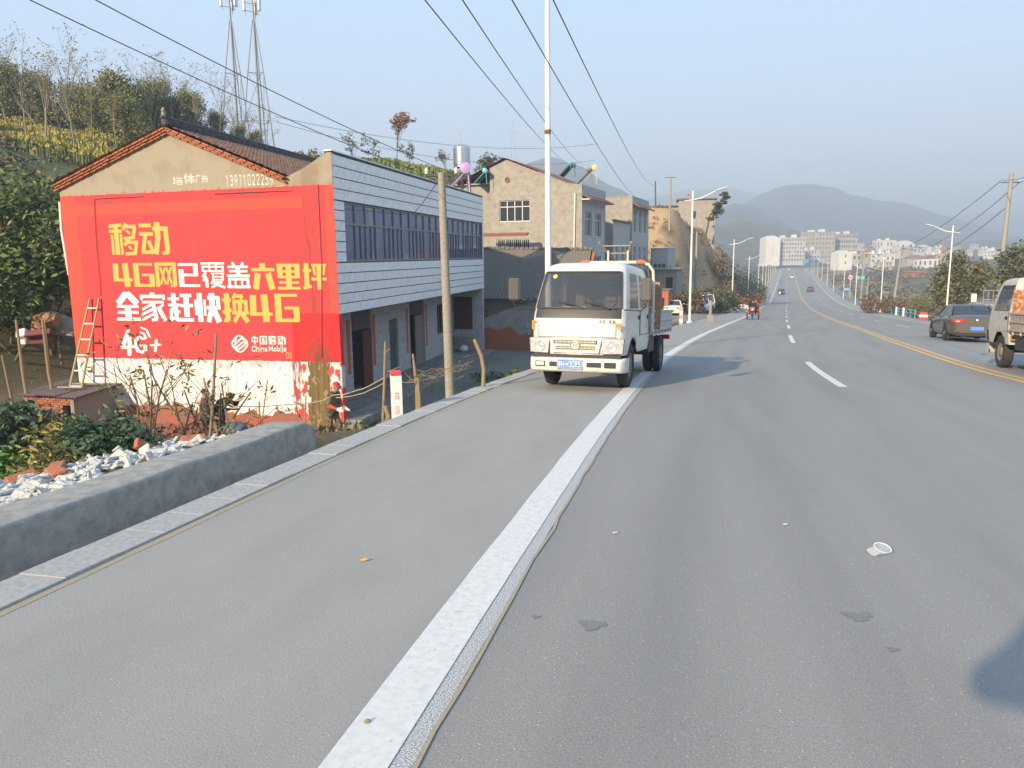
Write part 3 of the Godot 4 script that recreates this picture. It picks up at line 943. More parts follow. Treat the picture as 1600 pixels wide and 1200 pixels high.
# ---------------------------------------------------------------- painted lettering: glyphs are strokes [width, x, y, x, y ...] in a unit cell, y down
var GLYPHS := {
	"移": [[.11, 0, .1, .46, .05], [.1, 0, .25, .46, .25], [.16, .25, .05, .25, 1], [.09, .09, .36, .09, 1], [.09, .41, .34, .41, 1], [.12, .62, 0, .5, .2], [.11, .58, .1, .97, .1], [.12, .92, .1, .84, .46], [.1, .9, .45, .5, .48], [.08, .62, .22, .74, .33], [.12, .66, .5, .52, .7], [.11, .6, .6, 1, .6], [.12, .95, .6, .86, .97], [.1, .92, .95, .52, .97], [.08, .66, .72, .76, .83]],
	"动": [[.12, 0, .1, .42, .1], [.11, 0, .37, .46, .37], [.13, .2, .4, .08, .95], [.11, .04, .94, .45, .94], [.12, .3, .58, .42, .95], [.13, .45, .2, .98, .2], [.16, .9, .2, .92, .96], [.1, .95, .95, .74, .97], [.19, .62, 0, .62, .52], [.17, .62, .5, .52, 1]],
	"4": [[.28, .17, .02, .14, .74], [.12, 0, .71, 1, .71], [.3, .66, 0, .72, 1]],
	"G": [[.26, .14, 0, .14, 1], [.1, 0, .05, .92, .05], [.1, .4, .5, .98, .5], [.24, .86, .48, .86, .97], [.12, 0, .94, .95, .94]],
	"网": [[.13, 0, .07, 1, .07], [.18, .09, 0, .1, 1], [.18, .91, 0, .92, .96], [.09, .7, .96, .95, .96], [.1, .25, .2, .47, .9], [.1, .47, .2, .24, .9], [.1, .54, .2, .76, .88], [.1, .76, .2, .53, .9]],
	"已": [[.11, 0, .06, .9, .06], [.22, .84, .03, .84, .52], [.11, .1, .5, .92, .5], [.24, .14, .26, .14, 1], [.11, .05, .95, 1, .95]],
	"覆": [[.08, 0, .04, 1, .04], [.07, .03, .17, .97, .17], [.09, .08, .14, .08, .37], [.09, .92, .14, .92, .37], [.07, .04, .34, .96, .34], [.07, .36, .05, .36, .34], [.07, .64, .05, .64, .34], [.1, .2, .4, .04, .58], [.1, .22, .54, .06, .74], [.13, .21, .64, .21, 1], [.06, .42, .44, .98, .44], [.08, .5, .46, .5, .7], [.08, .9, .46, .9, .7], [.05, .45, .57, .92, .57], [.06, .45, .69, .94, .69], [.09, .5, .7, .4, .86], [.07, .45, .79, .88, .79], [.09, .86, .78, .4, 1], [.1, .5, .84, .98, 1]],
	"盖": [[.12, .26, 0, .34, .12], [.12, .74, 0, .66, .12], [.1, .05, .17, .95, .17], [.09, .1, .34, .9, .34], [.1, 0, .52, 1, .52], [.18, .5, .12, .5, .55], [.1, .06, .65, .94, .65], [.12, .1, .62, .1, .95], [.12, .9, .62, .9, .95], [.08, .36, .65, .36, .95], [.08, .64, .65, .64, .95], [.11, 0, .95, 1, .95]],
	"六": [[.26, .48, 0, .48, .26], [.12, 0, .25, 1, .25], [.26, .27, .38, .15, 1], [.26, .71, .38, .88, 1]],
	"里": [[.12, .02, .06, .98, .06], [.24, .12, 0, .12, .56], [.22, .88, 0, .88, .56], [.09, .1, .3, .9, .3], [.1, .1, .52, .9, .52], [.24, .5, .05, .5, .95], [.1, .06, .73, .94, .73], [.11, 0, .95, 1, .95]],
	"坪": [[.11, 0, .28, .36, .28], [.2, .16, 0, .16, .95], [.12, 0, .95, .36, .88], [.1, .38, .08, 1, .08], [.11, .47, .14, .52, .46], [.11, .92, .14, .86, .46], [.12, .36, .6, 1, .6], [.2, .7, .08, .7, 1]],
	"全": [[.24, .47, .04, .1, .4], [.24, .53, .04, .92, .4], [.14, .36, .05, .64, .05], [.1, .04, .49, .96, .49], [.1, .06, .7, .94, .7], [.11, 0, .94, 1, .94], [.26, .5, .47, .5, .94]],
	"家": [[.18, .5, 0, .5, .12], [.12, 0, .14, 1, .14], [.1, .05, .12, .05, .26], [.1, .95, .12, .95, .26], [.09, .06, .34, .94, .34], [.09, .55, .37, .05, .6], [.16, .5, .36, .6, .94], [.09, .55, .56, .03, .78], [.09, .56, .73, .02, .97], [.1, .64, .95, .4, .97], [.09, .92, .42, .68, .58], [.16, .7, .5, .95, 1]],
	"赶": [[.1, 0, .2, .46, .2], [.18, .24, 0, .24, .6], [.1, 0, .42, .48, .42], [.12, .12, .55, .08, 1], [.1, .2, .66, .48, .66], [.16, .31, .5, .31, .92], [.11, .05, .85, .4, .94], [.12, .3, .94, 1, .94], [.12, .5, .08, .96, .08], [.12, .5, .44, 1, .44], [.22, .74, .06, .74, .84]],
	"快": [[.1, .04, .22, .04, .76], [.2, .2, 0, .2, 1], [.09, .39, .22, .39, .78], [.12, .5, .16, .95, .16], [.14, .92, .12, .92, .52], [.12, .46, .5, 1, .5], [.22, .68, 0, .68, .52], [.18, .66, .5, .5, 1], [.22, .7, .5, .92, 1]],
	"换": [[.11, 0, .24, .34, .24], [.2, .18, 0, .18, .96], [.12, 0, .66, .34, .58], [.11, .03, .95, .22, .95], [.11, .52, 0, .42, .2], [.12, .46, .1, .8, .1], [.1, .78, .08, .7, .28], [.11, .4, .29, .96, .29], [.13, .46, .25, .46, .62], [.13, .9, .25, .9, .62], [.11, .36, .68, 1, .68], [.16, .68, .28, .66, .7], [.15, .64, .68, .42, 1], [.18, .72, .68, .94, 1]],
	"中": [[.13, .05, .2, .95, .2], [.13, .05, .66, .95, .66], [.14, .11, .16, .11, .72], [.14, .89, .16, .89, .72], [.15, .5, 0, .5, 1]],
	"国": [[.1, .02, .06, .98, .06], [.1, .02, .95, .98, .95], [.12, .07, .02, .07, 1], [.12, .93, .02, .93, 1], [.08, .24, .26, .76, .26], [.08, .27, .5, .73, .5], [.08, .2, .76, .8, .76], [.11, .5, .26, .5, .76], [.09, .62, .58, .74, .68]],
	"墙": [[.08, 0, .3, .3, .3], [.08, .15, 0, .15, .8], [.08, 0, .9, .3, .75], [.07, .4, .15, 1, .15], [.07, .7, 0, .7, .4], [.07, .35, .45, 1, .45], [.07, .45, .6, .95, .6, .95, 1, .45, 1, .45, .6], [.07, .6, .78, .8, .78]],
	"体": [[.09, .25, 0, .05, .45], [.09, .18, .25, .18, 1], [.08, .35, .28, 1, .28], [.09, .68, 0, .68, 1], [.08, .65, .3, .35, .8], [.08, .7, .3, 1, .8], [.07, .52, .82, .85, .82]],
	"广": [[.09, .5, 0, .55, .15], [.09, .15, .2, .95, .2], [.09, .2, .2, .05, 1]],
	"告": [[.08, .25, .05, .15, .3], [.08, .2, .2, .85, .2], [.08, .5, 0, .5, .42], [.08, .05, .45, .95, .45], [.08, .2, .6, .8, .6, .8, 1, .2, 1, .2, .6]],
	"鄂": [[.08, .04, .05, .22, .05, .22, .25, .04, .25, .04, .05], [.08, .32, .05, .5, .05, .5, .25, .32, .25, .32, .05], [.08, .02, .38, .54, .38], [.08, 0, .54, .56, .54], [.1, .14, .58, .12, .72, .48, .72, .46, .96, .3, .98], [.1, .68, .05, .68, 1], [.08, .7, .08, .96, .08, .84, .4, .98, .62, .9, .76, .76, .76]],
	"宣": [[.1, .5, 0, .5, .1], [.1, .05, .16, .95, .16], [.08, .25, .34, .75, .34], [.1, .25, .45, .75, .45, .75, .75, .25, .75, .25, .45], [.1, .05, .95, .95, .95]],
	"0": [[.16, .1, .12, .1, .88, .22, .97, .78, .97, .9, .88, .9, .12, .78, .03, .22, .03, .1, .12]], "1": [[.16, .25, .15, .55, .03, .55, 1]],
	"2": [[.15, .08, .2, .2, .05, .8, .05, .92, .2, .9, .4, .1, .94, .95, .94]], "3": [[.15, .08, .1, .8, .06, .9, .2, .85, .4, .4, .46, .85, .52, .93, .75, .8, .94, .1, .94]],
	"5": [[.15, .9, .06, .15, .06, .12, .45, .75, .42, .92, .6, .9, .82, .75, .95, .08, .93]], "6": [[.15, .85, .06, .3, .1, .1, .45, .1, .8, .3, .95, .75, .95, .9, .75, .85, .5, .3, .46]],
	"7": [[.15, .05, .06, .92, .06, .4, 1]], "8": [[.15, .5, .04, .85, .1, .85, .38, .5, .48, .12, .6, .1, .85, .5, .96, .9, .85, .88, .6, .5, .48, .15, .38, .15, .1, .5, .04]],
	"9": [[.15, .9, .5, .2, .54, .1, .3, .2, .05, .8, .05, .9, .25, .88, .6, .6, 1]],
	"H": [[.18, .1, 0, .1, 1], [.18, .9, 0, .9, 1], [.16, .1, .5, .9, .5]],
	"C": [[.18, .95, .2, .7, .08, .3, .1, .1, .35, .1, .7, .3, .92, .7, .94, .95, .82]], "h": [[.2, .12, 0, .12, 1], [.18, .12, .5, .5, .36, .85, .5, .88, 1]], "i": [[.5, .5, .36, .5, 1], [.5, .5, .08, .5, .24]],
	"n": [[.2, .12, .36, .12, 1], [.18, .12, .5, .5, .38, .85, .5, .88, 1]], "a": [[.18, .15, .42, .8, .42, .88, .6, .88, 1], [.18, .85, .65, .2, .66, .12, .84, .3, .96, .85, .86]],
	"M": [[.16, .08, 1, .08, .05, .5, .75, .92, .05, .92, 1]], "o": [[.18, .5, .4, .86, .55, .86, .82, .5, .95, .14, .82, .14, .55, .5, .4]], "b": [[.2, .12, 0, .12, .95, .6, .95, .88, .8, .88, .55, .6, .4, .12, .48]],
	"l": [[.6, .5, 0, .5, 1]], "e": [[.18, .14, .68, .88, .68, .82, .46, .5, .38, .16, .5, .12, .8, .4, .95, .85, .9]],
	"T": [[.24, .02, .14, .98, .14], [.26, .5, .1, .45, 1]],
}

class Painter:
	var img: Image
	var warp: Callable
	var glyphs: Dictionary
	func fill_poly(pts: PackedVector2Array, c: Color) -> void:
		var y0 := 1e9
		var y1 := -1e9
		for p in pts:
			y0 = minf(y0, p.y)
			y1 = maxf(y1, p.y)
		for y in range(maxi(0, int(y0)), mini(img.get_height() - 1, int(y1) + 1) + 1):
			var yy := y + 0.5
			var xs := []
			for k in pts.size():
				var a := pts[k]
				var b := pts[(k + 1) % pts.size()]
				if (a.y <= yy) != (b.y <= yy):
					xs.push_back(a.x + (b.x - a.x) * (yy - a.y) / (b.y - a.y))
			xs.sort()
			for k in range(0, xs.size() - 1, 2):
				var xa := maxi(0, roundi(xs[k]))
				var xb := mini(img.get_width(), roundi(xs[k + 1]))
				if xb > xa:
					img.fill_rect(Rect2i(xa, y, xb - xa, 1), c)
	# cell given by its corner positions in the image
	func stroke(st: Array, o: Vector2, ex: Vector2, ey: Vector2, c: Color, rounded := false) -> void:
		var w: float = st[0] * 0.5
		var p := PackedVector2Array()
		for k in range(1, st.size() - 1, 2):
			p.push_back(Vector2(st[k], st[k + 1]))
		for k in p.size() - 1:
			var dir := (p[k + 1] - p[k]).normalized()
			var nn := Vector2(-dir.y, dir.x) * w
			var a := p[k]
			var b := p[k + 1]
			if k > 0:
				a -= dir * w * 0.7
			if k < p.size() - 2:
				b += dir * w * 0.7
			fill_poly(PackedVector2Array([o + ex * (a + nn).x + ey * (a + nn).y, o + ex * (b + nn).x + ey * (b + nn).y, o + ex * (b - nn).x + ey * (b - nn).y, o + ex * (a - nn).x + ey * (a - nn).y]), c)
		if rounded:
			for q in p:
				var ring := PackedVector2Array()
				for s in 14:
					var g := q + Vector2(cos(TAU * s / 14), sin(TAU * s / 14)) * w
					ring.push_back(o + ex * g.x + ey * g.y)
				fill_poly(ring, c)
	func glyph(ch: String, o: Vector2, ex: Vector2, ey: Vector2, c: Color, rounded := false, fat := 1.0) -> void:
		for st in glyphs.get(ch, []):
			var s2: Array = st.duplicate()
			s2[0] *= fat
			stroke(s2, o, ex, ey, c, rounded)
	func word(text: String, o: Vector2, ex: Vector2, ey: Vector2, c: Color, pitch := 1.15, rounded := false, fat := 1.0) -> void:
		for k in text.length():
			glyph(text[k], o + ex * pitch * k, ex, ey, c, rounded, fat)

const HOUSE_TURN := 0.2077
const GPX := 200.0
var house_c := Vector3.ZERO
func gable_pixel(px: float, py: float) -> Vector2:
	var a := Vector3(sin(HOUSE_TURN), 0, -cos(HOUSE_TURN))
	var bv := Vector3(-cos(HOUSE_TURN), 0, -sin(HOUSE_TURN))
	var q := ray(px, py)
	var p := q * (house_c.dot(a) / q.dot(a))
	var w := (p - house_c).dot(bv)
	return Vector2((9.3 - w) * GPX, (9.1 - (p.y - YARD)) * GPX)

func gable_image() -> Image:
	var n := 1024
	var f1 := FastNoiseLite.new()
	f1.seed = 71
	f1.frequency = 0.011
	f1.fractal_octaves = 5
	var f2 := FastNoiseLite.new()
	f2.seed = 72
	f2.frequency = 0.05
	f2.fractal_octaves = 3
	var bytes := PackedByteArray()
	bytes.resize(n * n * 3)
	var red := lin(0.70, 0.048, 0.056)
	var orange := lin(0.71, 0.075, 0.05)
	var patch := lin(0.66, 0.022, 0.026)
	var old_red := lin(0.55, 0.075, 0.075)
	var white := lin(0.78, 0.74, 0.72)
	var pink := lin(0.66, 0.38, 0.36)
	var plaster := lin(0.33, 0.285, 0.22)
	var brickc := lin(0.34, 0.10, 0.065)
	var moss := lin(0.11, 0.075, 0.03)
	var s := GPX * n / 2048.0
	for y in n:
		var h := 9.1 - y / s
		for x in n:
			var w := 9.3 - x / s
			var a := f1.get_noise_2d(x, y)
			var b := f2.get_noise_2d(x, y * 0.4)
			var c := red.lerp(old_red, clampf(a * 0.5, 0.0, 0.3))
			var top := 7.17 - (w * 0.012) + b * 0.006
			if h > top:
				c = plaster.lerp(lin(0.26, 0.22, 0.17), clampf(a * 1.2 + b * 0.4, 0.0, 1.0))
				if w < 1.5:
					c = c.lerp(lin(0.25, 0.19, 0.13), clampf(0.45 + a, 0.0, 0.9))
				if h < top + 0.05 and b > 0.2:
					c = c.lerp(old_red, 0.6)
			elif h > 1.94 + b * 0.03:
				if h < top - 0.30 + b * 0.02 and h > top - 0.62 + b * 0.03 and w > 1.0:
					c = orange
				if w > 8.72 + b * 0.05 or w < 0.28 + b * 0.04:
					c = c.lerp(orange, 0.9)
				if w < 1.55 and h < 3.42:
					c = patch.lerp(lin(0.5, 0.02, 0.02), clampf(a + b, 0.0, 0.6))
				# leak: dark runs below the roof valley
				var run := absf(w - 0.78 - a * 0.12)
				if run < 0.22 and f2.get_noise_2d(x * 1.5, y * 0.09) > 0.12 + run * 1.6:
					c = c.lerp(lin(0.20, 0.05, 0.03), 0.65)
				if w < 1.3 and h < 2.7 and absf(w - 0.8) < 0.35 + (2.7 - h) * 0.2 + b * 0.15 and b + a > -0.1 - (2.7 - h) * 0.3:
					c = c.lerp(moss, clampf((2.75 - h) * 0.9, 0.2, 0.8))
			else:
				var streak := f2.get_noise_2d(x * 2.2, y * 0.05)
				c = white.lerp(pink, clampf(streak * 0.9 + a * 0.5 - 0.12, 0.0, 0.55))
				if h > 1.75 and b > 0.15:
					c = c.lerp(pink, 0.7)
				if f2.get_noise_2d(x * 1.3 + 300.0, y * 1.3) > 0.42:
					c = c.lerp(lin(0.55, 0.2, 0.18), 0.7)
				var foot := 0.28 + a * 0.22
				if w > 5.5:
					foot = 0.42 + a * 0.25
				if h < foot + 0.18 and b > 0.0:
					c = c.lerp(lin(0.4, 0.38, 0.37), 0.6)
				if h < foot:
					c = brickc.lerp(lin(0.22, 0.12, 0.09), clampf(a * 2.0 + b, 0.0, 1.0))
				if w < 1.62:
					c = c.lerp(lin(0.42, 0.38, 0.36), clampf(0.5 + b, 0.0, 1.0))
					if b + a * 0.6 > 0.08:
						c = lin(0.58, 0.06, 0.06)
					if w > 1.4 and streak > 0.0:
						c = c.lerp(lin(0.12, 0.08, 0.12), 0.7)
					if w > 0.40 + b * 0.12 and w < 1.12 + b * 0.16:
						c = moss.lerp(lin(0.20, 0.14, 0.06), clampf(0.4 + streak, 0.0, 1.0))
						if b > 0.35:
							c = c.lerp(lin(0.4, 0.3, 0.2), 0.6)
			var i := (y * n + x) * 3
			bytes[i] = int(c.r * 255.0)
			bytes[i + 1] = int(c.g * 255.0)
			bytes[i + 2] = int(c.b * 255.0)
	var img := Image.create_from_data(n, n, false, Image.FORMAT_RGB8, bytes)
	img.resize(2048, 2048, Image.INTERPOLATE_CUBIC)
	var P := Painter.new()
	P.img = img
	P.glyphs = GLYPHS
	var yellow := lin(0.74, 0.42, 0.10)
	var wh := lin(0.83, 0.81, 0.79)
	# [character, left, top, right, bottom in photo pixels, colour]
	var cells := [
		["移", 169, 349, 213, 398, yellow], ["动", 216, 347, 262, 397, yellow],
		["4", 175, 411, 205, 448, yellow], ["G", 207, 411, 240, 448, yellow], ["网", 241, 410, 274, 448, yellow], ["已", 277, 411, 310, 448, wh], ["覆", 313, 410, 350, 449, wh], ["盖", 353, 410, 389, 450, wh], ["六", 392, 411, 428, 452, yellow], ["里", 432, 412, 468, 452, yellow], ["坪", 472, 411, 509, 452, yellow],
		["全", 179, 457, 216, 501, wh], ["家", 218, 457, 257, 501, wh], ["赶", 261, 458, 300, 502, wh], ["快", 303, 458, 343, 503, wh], ["换", 346, 458, 387, 503, yellow], ["4", 389, 460, 424, 503, yellow], ["G", 428, 459, 467, 503, yellow],
		["中", 392, 525, 403, 538, wh], ["国", 405, 525, 417, 538, wh], ["移", 419, 525, 431, 538, wh], ["动", 433, 525, 446, 538, wh],
	]
	for q in cells:
		var o := gable_pixel(q[1], q[2])
		var ex := gable_pixel(q[3], q[2] + (0 if q[1] > 391 else 0)) - o
		var ey := gable_pixel(q[1], q[4]) - o
		ey.x = 0.0
		P.glyph(q[0], o, ex, ey, q[5])
	# 4G+ with signal arcs
	var o4 := gable_pixel(183, 508)
	var e4 := gable_pixel(258, 508) - o4
	var d4 := gable_pixel(183, 558) - o4
	d4.x = 0
	for st in [[.085, .22, .18, .07, .7, .3, .66], [.085, .24, .4, .2, .92], [.075, .53, .42, .44, .37, .37, .46, .35, .64, .39, .8, .47, .84, .54, .77, .55, .64, .47, .63], [.065, .68, .62, .86, .6], [.065, .79, .46, .75, .8], [.045, .48, .22, .55, .27, .58, .4], [.045, .5, .07, .61, .15, .66, .36]]:
		P.stroke(st, o4, e4, d4, wh, true)
	# emblem: a rounded diamond with two waves
	var oe := gable_pixel(360, 523)
	var ee := gable_pixel(387, 523) - oe
	var de := gable_pixel(360, 551) - oe
	de.x = 0
	for st in [[.08, .5, .04, .66, .1, .92, .36, .96, .52, .9, .66, .66, .9, .5, .97, .34, .9, .1, .66, .05, .5, .1, .36, .34, .1, .5, .04], [.09, .2, .56, .5, .3, .62, .2, .78, .28], [.09, .12, .66, .3, .7, .62, .46, .74, .4, .88, .46], [.09, .26, .8, .42, .82, .66, .64, .8, .56], [.08, .34, .2, .2, .4]]:
		P.stroke(st, oe, ee, de, wh, true)
	var oc := gable_pixel(393, 540)
	var lat := "ChinaMobile"
	var adv := [6.6, 5.4, 2.6, 5.4, 6.8, 7.2, 5.4, 5.4, 2.6, 2.6, 5.0]
	var cx := 393.0
	for k in lat.length():
		var o := gable_pixel(cx, 540.5)
		var gw: float = adv[k] - (1.0 if k != 4 else 2.6)
		var ex := gable_pixel(cx + gw, 540.5) - o
		var ey := gable_pixel(cx, 549.0) - o
		ey.x = 0
		P.glyph(lat[k], o, ex, ey, wh, true)
		cx += adv[k]
	P.word("06", gable_pixel(447, 551), Vector2(17, 0), Vector2(0, 34), yellow, 1.25)
	# whitewash scrawl on the bare gable
	var chalk := lin(0.62, 0.58, 0.53)
	for q in [["墙", 270, 277, 284, 288], ["体", 287, 272, 303, 286], ["广", 305, 272, 313, 285], ["告", 314, 274, 325, 284]]:
		var o := gable_pixel(q[1], q[2])
		P.glyph(q[0], o, gable_pixel(q[3], q[2]) - o, Vector2(0, (gable_pixel(q[1], q[4]) - o).y), chalk, true, 1.3)
	var num := "13971022259"
	for k in num.length():
		var o := gable_pixel(352 + k * 6.9, 274 - k * 0.25)
		P.glyph(num[k], o, gable_pixel(356.5 + k * 6.9, 274) - gable_pixel(352 + k * 6.9, 274), Vector2(0, 62), chalk, true, 1.0)
	return img

func facade_xf() -> Transform3D:
	return Transform3D(Basis(Vector3(0, 0, -1), Vector3.UP, Vector3(1, 0, 0)), Vector3.ZERO)

# a tiled roof slope: from the eave line to the ridge line, courses of round tiles
func tile_slope(b: MB, e0: Vector3, e1: Vector3, r0: Vector3, r1: Vector3, course := 0.26, pitch := 0.22, amp := 0.03) -> void:
	var len_ := e0.distance_to(r0)
	var nrow := maxi(2, int(len_ / course))
	var wid := e0.distance_to(e1)
	var nc := maxi(4, int(wid / pitch) * 4)
	var nrm := (e1 - e0).cross(r0 - e0).normalized()
	var rows := []
	for k in nrow:
		for s in 2:
			var f: float = (k + s * 0.98) / nrow
			var row := []
			for j in nc + 1:
				var g := float(j) / nc
				var p := e0.lerp(e1, g).lerp(r0.lerp(r1, g), f)
				var jig := bump.get_noise_2d(k * 37.0 + 11.0, j * 6.0) * 0.018
				p += nrm * (amp * (1.0 + cos(TAU * j / 4.0)) * 0.5 + (0.035 if s == 0 else 0.0) + jig)
				row.push_back(p)
			rows.push_back(row)
	b.grid(rows)

func build_painted_house() -> void:
	house_c = at(530, 500, 23.0)
	var root := thing("painted_house", "two-storey house whose gable is painted red with a large advert", "house", Transform3D(Basis(Vector3.UP, -HOUSE_TURN), Vector3(house_c.x, YARD, house_c.z)))
	var W := 9.25
	var L := 18.15
	# gable wall
	var gm := StandardMaterial3D.new()
	gm.albedo_texture = tex_of(gable_image())
	gm.roughness = 0.85
	var b := MB.new()
	var outline := PackedVector2Array([Vector2(-W, -0.9), Vector2(0, -0.9), Vector2(0, 8.06), Vector2(-0.12, 8.08), Vector2(-0.95, 7.62), Vector2(-1.45, 7.42), Vector2(-1.7, 7.5), Vector2(-5.23, 8.93), Vector2(-9.12, 7.47), Vector2(-W, 7.4)])
	b.prism(outline, 0.24)
	for k in b.v.size():
		b.uv[k] = Vector2((b.v[k].x + 9.3) * GPX / 2048.0, (9.1 - b.v[k].y) * GPX / 2048.0)
	var gw := put(b, "gable_wall", gm, root)
	gw.set_meta("label", "red gable wall with yellow and white lettering above a white band")
	# thin cables fixed to the wall
	for line in [[[148, 311], [149, 340], [152, 390], [157, 440], [158, 462]], [[148, 311], [180, 309], [225, 307]], [[335, 303], [400, 300], [457, 298]], [[497, 288], [499, 330], [503, 420], [503, 560]]]:
		b = MB.new()
		var pts := []
		for q in line:
			var g := gable_pixel(q[0], q[1])
			pts.push_back(Vector3(g.x / GPX - 9.3, 9.1 - g.y / GPX, 0.018 + rng.randf() * 0.02))
		b.tube(pts, [0.011], 5)
		put(b, "cable", M.brick_dark if line.size() == 5 else M.wire, root)
	b = MB.new()
	b.tube([Vector3(-9.36, 6.9, -0.1), Vector3(-9.4, 6.0, -0.1), Vector3(-9.3, 4.6, -0.1)], [0.05], 8)
	put(b, "downpipe", M.white_frame, root)
	# other walls of the upper floor
	b = MB.new()
	b.box(Vector3(-W + 0.12, 3.6, -0.25 - L * 0.5), Vector3(0.24, 7.6, L - 0.5))
	put(b, "back_wall", M.house_plaster, root)
	b = MB.new()
	b.prism(PackedVector2Array([Vector2(-W, -0.4), Vector2(-1.7, -0.4), Vector2(-1.7, 3.36), Vector2(0, 3.36), Vector2(0, 8.06), Vector2(-1.45, 7.42), Vector2(-5.23, 8.93), Vector2(-9.12, 7.47)]), 0.24, Transform3D(Basis.IDENTITY, Vector3(0, 0, -L + 0.24)))
	put(b, "end_wall", M.house_plaster, root)
	# facade: dark joint core with tiled bands laid on it
	var F := facade_xf()
	b = MB.new()
	var strip_r := Rect2(0.75, 4.92 - 3.36, 17.15, 1.8)
	b.wall(L, 8.1 - 3.36, [strip_r], 0.16, Transform3D(F.basis, Vector3(-0.012, 3.36, 0)))
	b.quad(Vector3(-0.012, 3.36, 0), Vector3(-1.7, 3.36, 0), Vector3(-1.7, 3.36, -L), Vector3(-0.012, 3.36, -L))
	put(b, "facade_core", M.joint, root)
	b = MB.new()
	b.quad(Vector3(-0.22, 8.1, -L), Vector3(-0.22, 8.1, 0), Vector3(-0.22, 7.0, 0), Vector3(-0.22, 7.0, -L))
	b.quad(Vector3(0, 8.12, 0), Vector3(0, 8.12, -L), Vector3(-0.24, 8.12, -L), Vector3(-0.24, 8.12, 0))
	put(b, "parapet_back", M.grey_render, root)
	var cuts := [3.375, 3.68, 3.985, 4.29, 4.595, 4.905]
	var bands := []
	for k in 5:
		bands.push_back([0.02, L - 0.02, cuts[k], cuts[k + 1]])
	var yb := 4.92
	while yb < 6.7:
		bands.push_back([0.02, 0.735, yb, minf(yb + 0.305, 6.72)])
		bands.push_back([17.92, L - 0.02, yb, minf(yb + 0.305, 6.72)])
		yb += 0.305
	yb = 6.735
	while yb < 8.0:
		bands.push_back([0.02, L - 0.02, yb, minf(yb + 0.325, 8.11)])
		yb += 0.325
	for q in bands:
		b = MB.new()
		var y0: float = q[2] + 0.015
		var y1: float = q[3] - 0.015
		var s: float = q[0]
		while s < q[1] - 0.01:   # one tile panel after another, hair joints between them
			var e := minf(s + 0.9, q[1])
			b.box(F * Vector3((s + e) * 0.5, (y0 + y1) * 0.5, -0.004), Vector3(0.014, y1 - y0, e - s - 0.001))
			s = e
		put(b, "tile_band", M.facade_tile if M.has("facade_tile") else M.tile_band, root)
	b = MB.new()
	b.box(Vector3(-0.12, 8.125, -L * 0.5), Vector3(0.25, 0.03, L))
	put(b, "coping", M.facade_tile, root)
	# window strip: 20 bays
	var bay := 17.15 / 20.0
	var pane_mesh := {}
	for k in 20:
		var s0 := 0.75 + bay * k
		b = MB.new()
		var zc := -0.075
		var bar := func(x0: float, x1: float, y0: float, y1: float) -> void:
			b.cbox(F * Vector3((x0 + x1) * 0.5, (y0 + y1) * 0.5, zc), Vector3(0.07, y1 - y0, x1 - x0), 0.006)
		bar.call(s0, s0 + 0.055, 4.92, 6.72)
		if k == 19:
			bar.call(s0 + bay - 0.055, s0 + bay, 4.92, 6.72)
		bar.call(s0 + 0.055, s0 + bay, 4.92, 4.985)
		bar.call(s0 + 0.055, s0 + bay, 6.035, 6.1)
		bar.call(s0 + 0.055, s0 + bay, 6.665, 6.72)
		var split := k % 3 != 0
		if split:
			bar.call(s0 + bay * 0.53, s0 + bay * 0.53 + 0.04, 4.985, 6.035)
		var win := put(b, "window", M.frame, root)
		var parts := [[s0 + 0.055, s0 + bay, 6.1, 6.665]]
		if split:
			parts.append_array([[s0 + 0.055, s0 + bay * 0.53, 4.985, 6.035], [s0 + bay * 0.53 + 0.04, s0 + bay, 4.985, 6.035]])
		else:
			parts.push_back([s0 + 0.055, s0 + bay, 4.985, 6.035])
		for q in parts:
			var pb := MB.new()
			pb.box(F * Vector3((q[0] + q[1]) * 0.5, (q[2] + q[3]) * 0.5, -0.085), Vector3(0.008, q[3] - q[2], q[1] - q[0]), Basis(Vector3.UP, rng.randf_range(-0.012, 0.012)))
			put(pb, "pane", M.blue_glass, win)
		if k in [4, 5, 8, 11, 12, 15, 17]:
			b = MB.new()
			var rows := []
			for r in 2:
				var row := []
				for j in 13:
					row.push_back(F * Vector3(s0 + bay * j / 12.0, 4.95 + r * 1.7, -0.3 + 0.03 * sin(j * 2.4)))
				rows.push_back(row)
			b.grid(rows)
			put(b, "curtain", M.curtain, win)
	# dim rooms behind the windows
	b = MB.new()
	b.box(Vector3(-2.6, 3.5, -L * 0.5), Vector3(4.6, 0.2, L - 0.6))
	b.box(Vector3(-2.6, 6.95, -L * 0.5), Vector3(4.6, 0.2, L - 0.6))
	b.box(Vector3(-4.9, 5.2, -L * 0.5), Vector3(0.15, 3.6, L - 0.6))
	for z in [-3.6, -7.2, -10.8, -14.4]:
		b.box(Vector3(-2.6, 5.2, z), Vector3(4.6, 3.3, 0.12))
	put(b, "room_walls", M.grey_render, root)
	# porch: back wall with doors, slab, far side wall
	b = MB.new()
	var pt := Transform3D(F.basis, Vector3(-1.7, 0.12, 0))
	var doors := [Rect2(4.75, 0.03, 1.9, 2.95), Rect2(8.55, 0.03, 1.0, 2.35), Rect2(11.1, 0.03, 2.1, 2.95), Rect2(15.2, 1.1, 1.5, 1.5)]
	b.wall(L, 3.24, doors, 0.2, pt)
	put(b, "porch_wall", M.grey_render, root)
	b = MB.new()
	b.box(Vector3(-5.2, 1.6, -L * 0.5), Vector3(0.15, 3.7, L - 0.5))
	b.box(Vector3(-3.5, 0.06, -L * 0.5), Vector3(3.3, 0.12, L - 0.5))
	for z in [-3.6, -7.4, -10.2, -14.4]:
		b.box(Vector3(-3.55, 1.6, z), Vector3(3.2, 3.4, 0.12))
	put(b, "ground_floor_rooms", M.grey_render, root)
	b = MB.new()
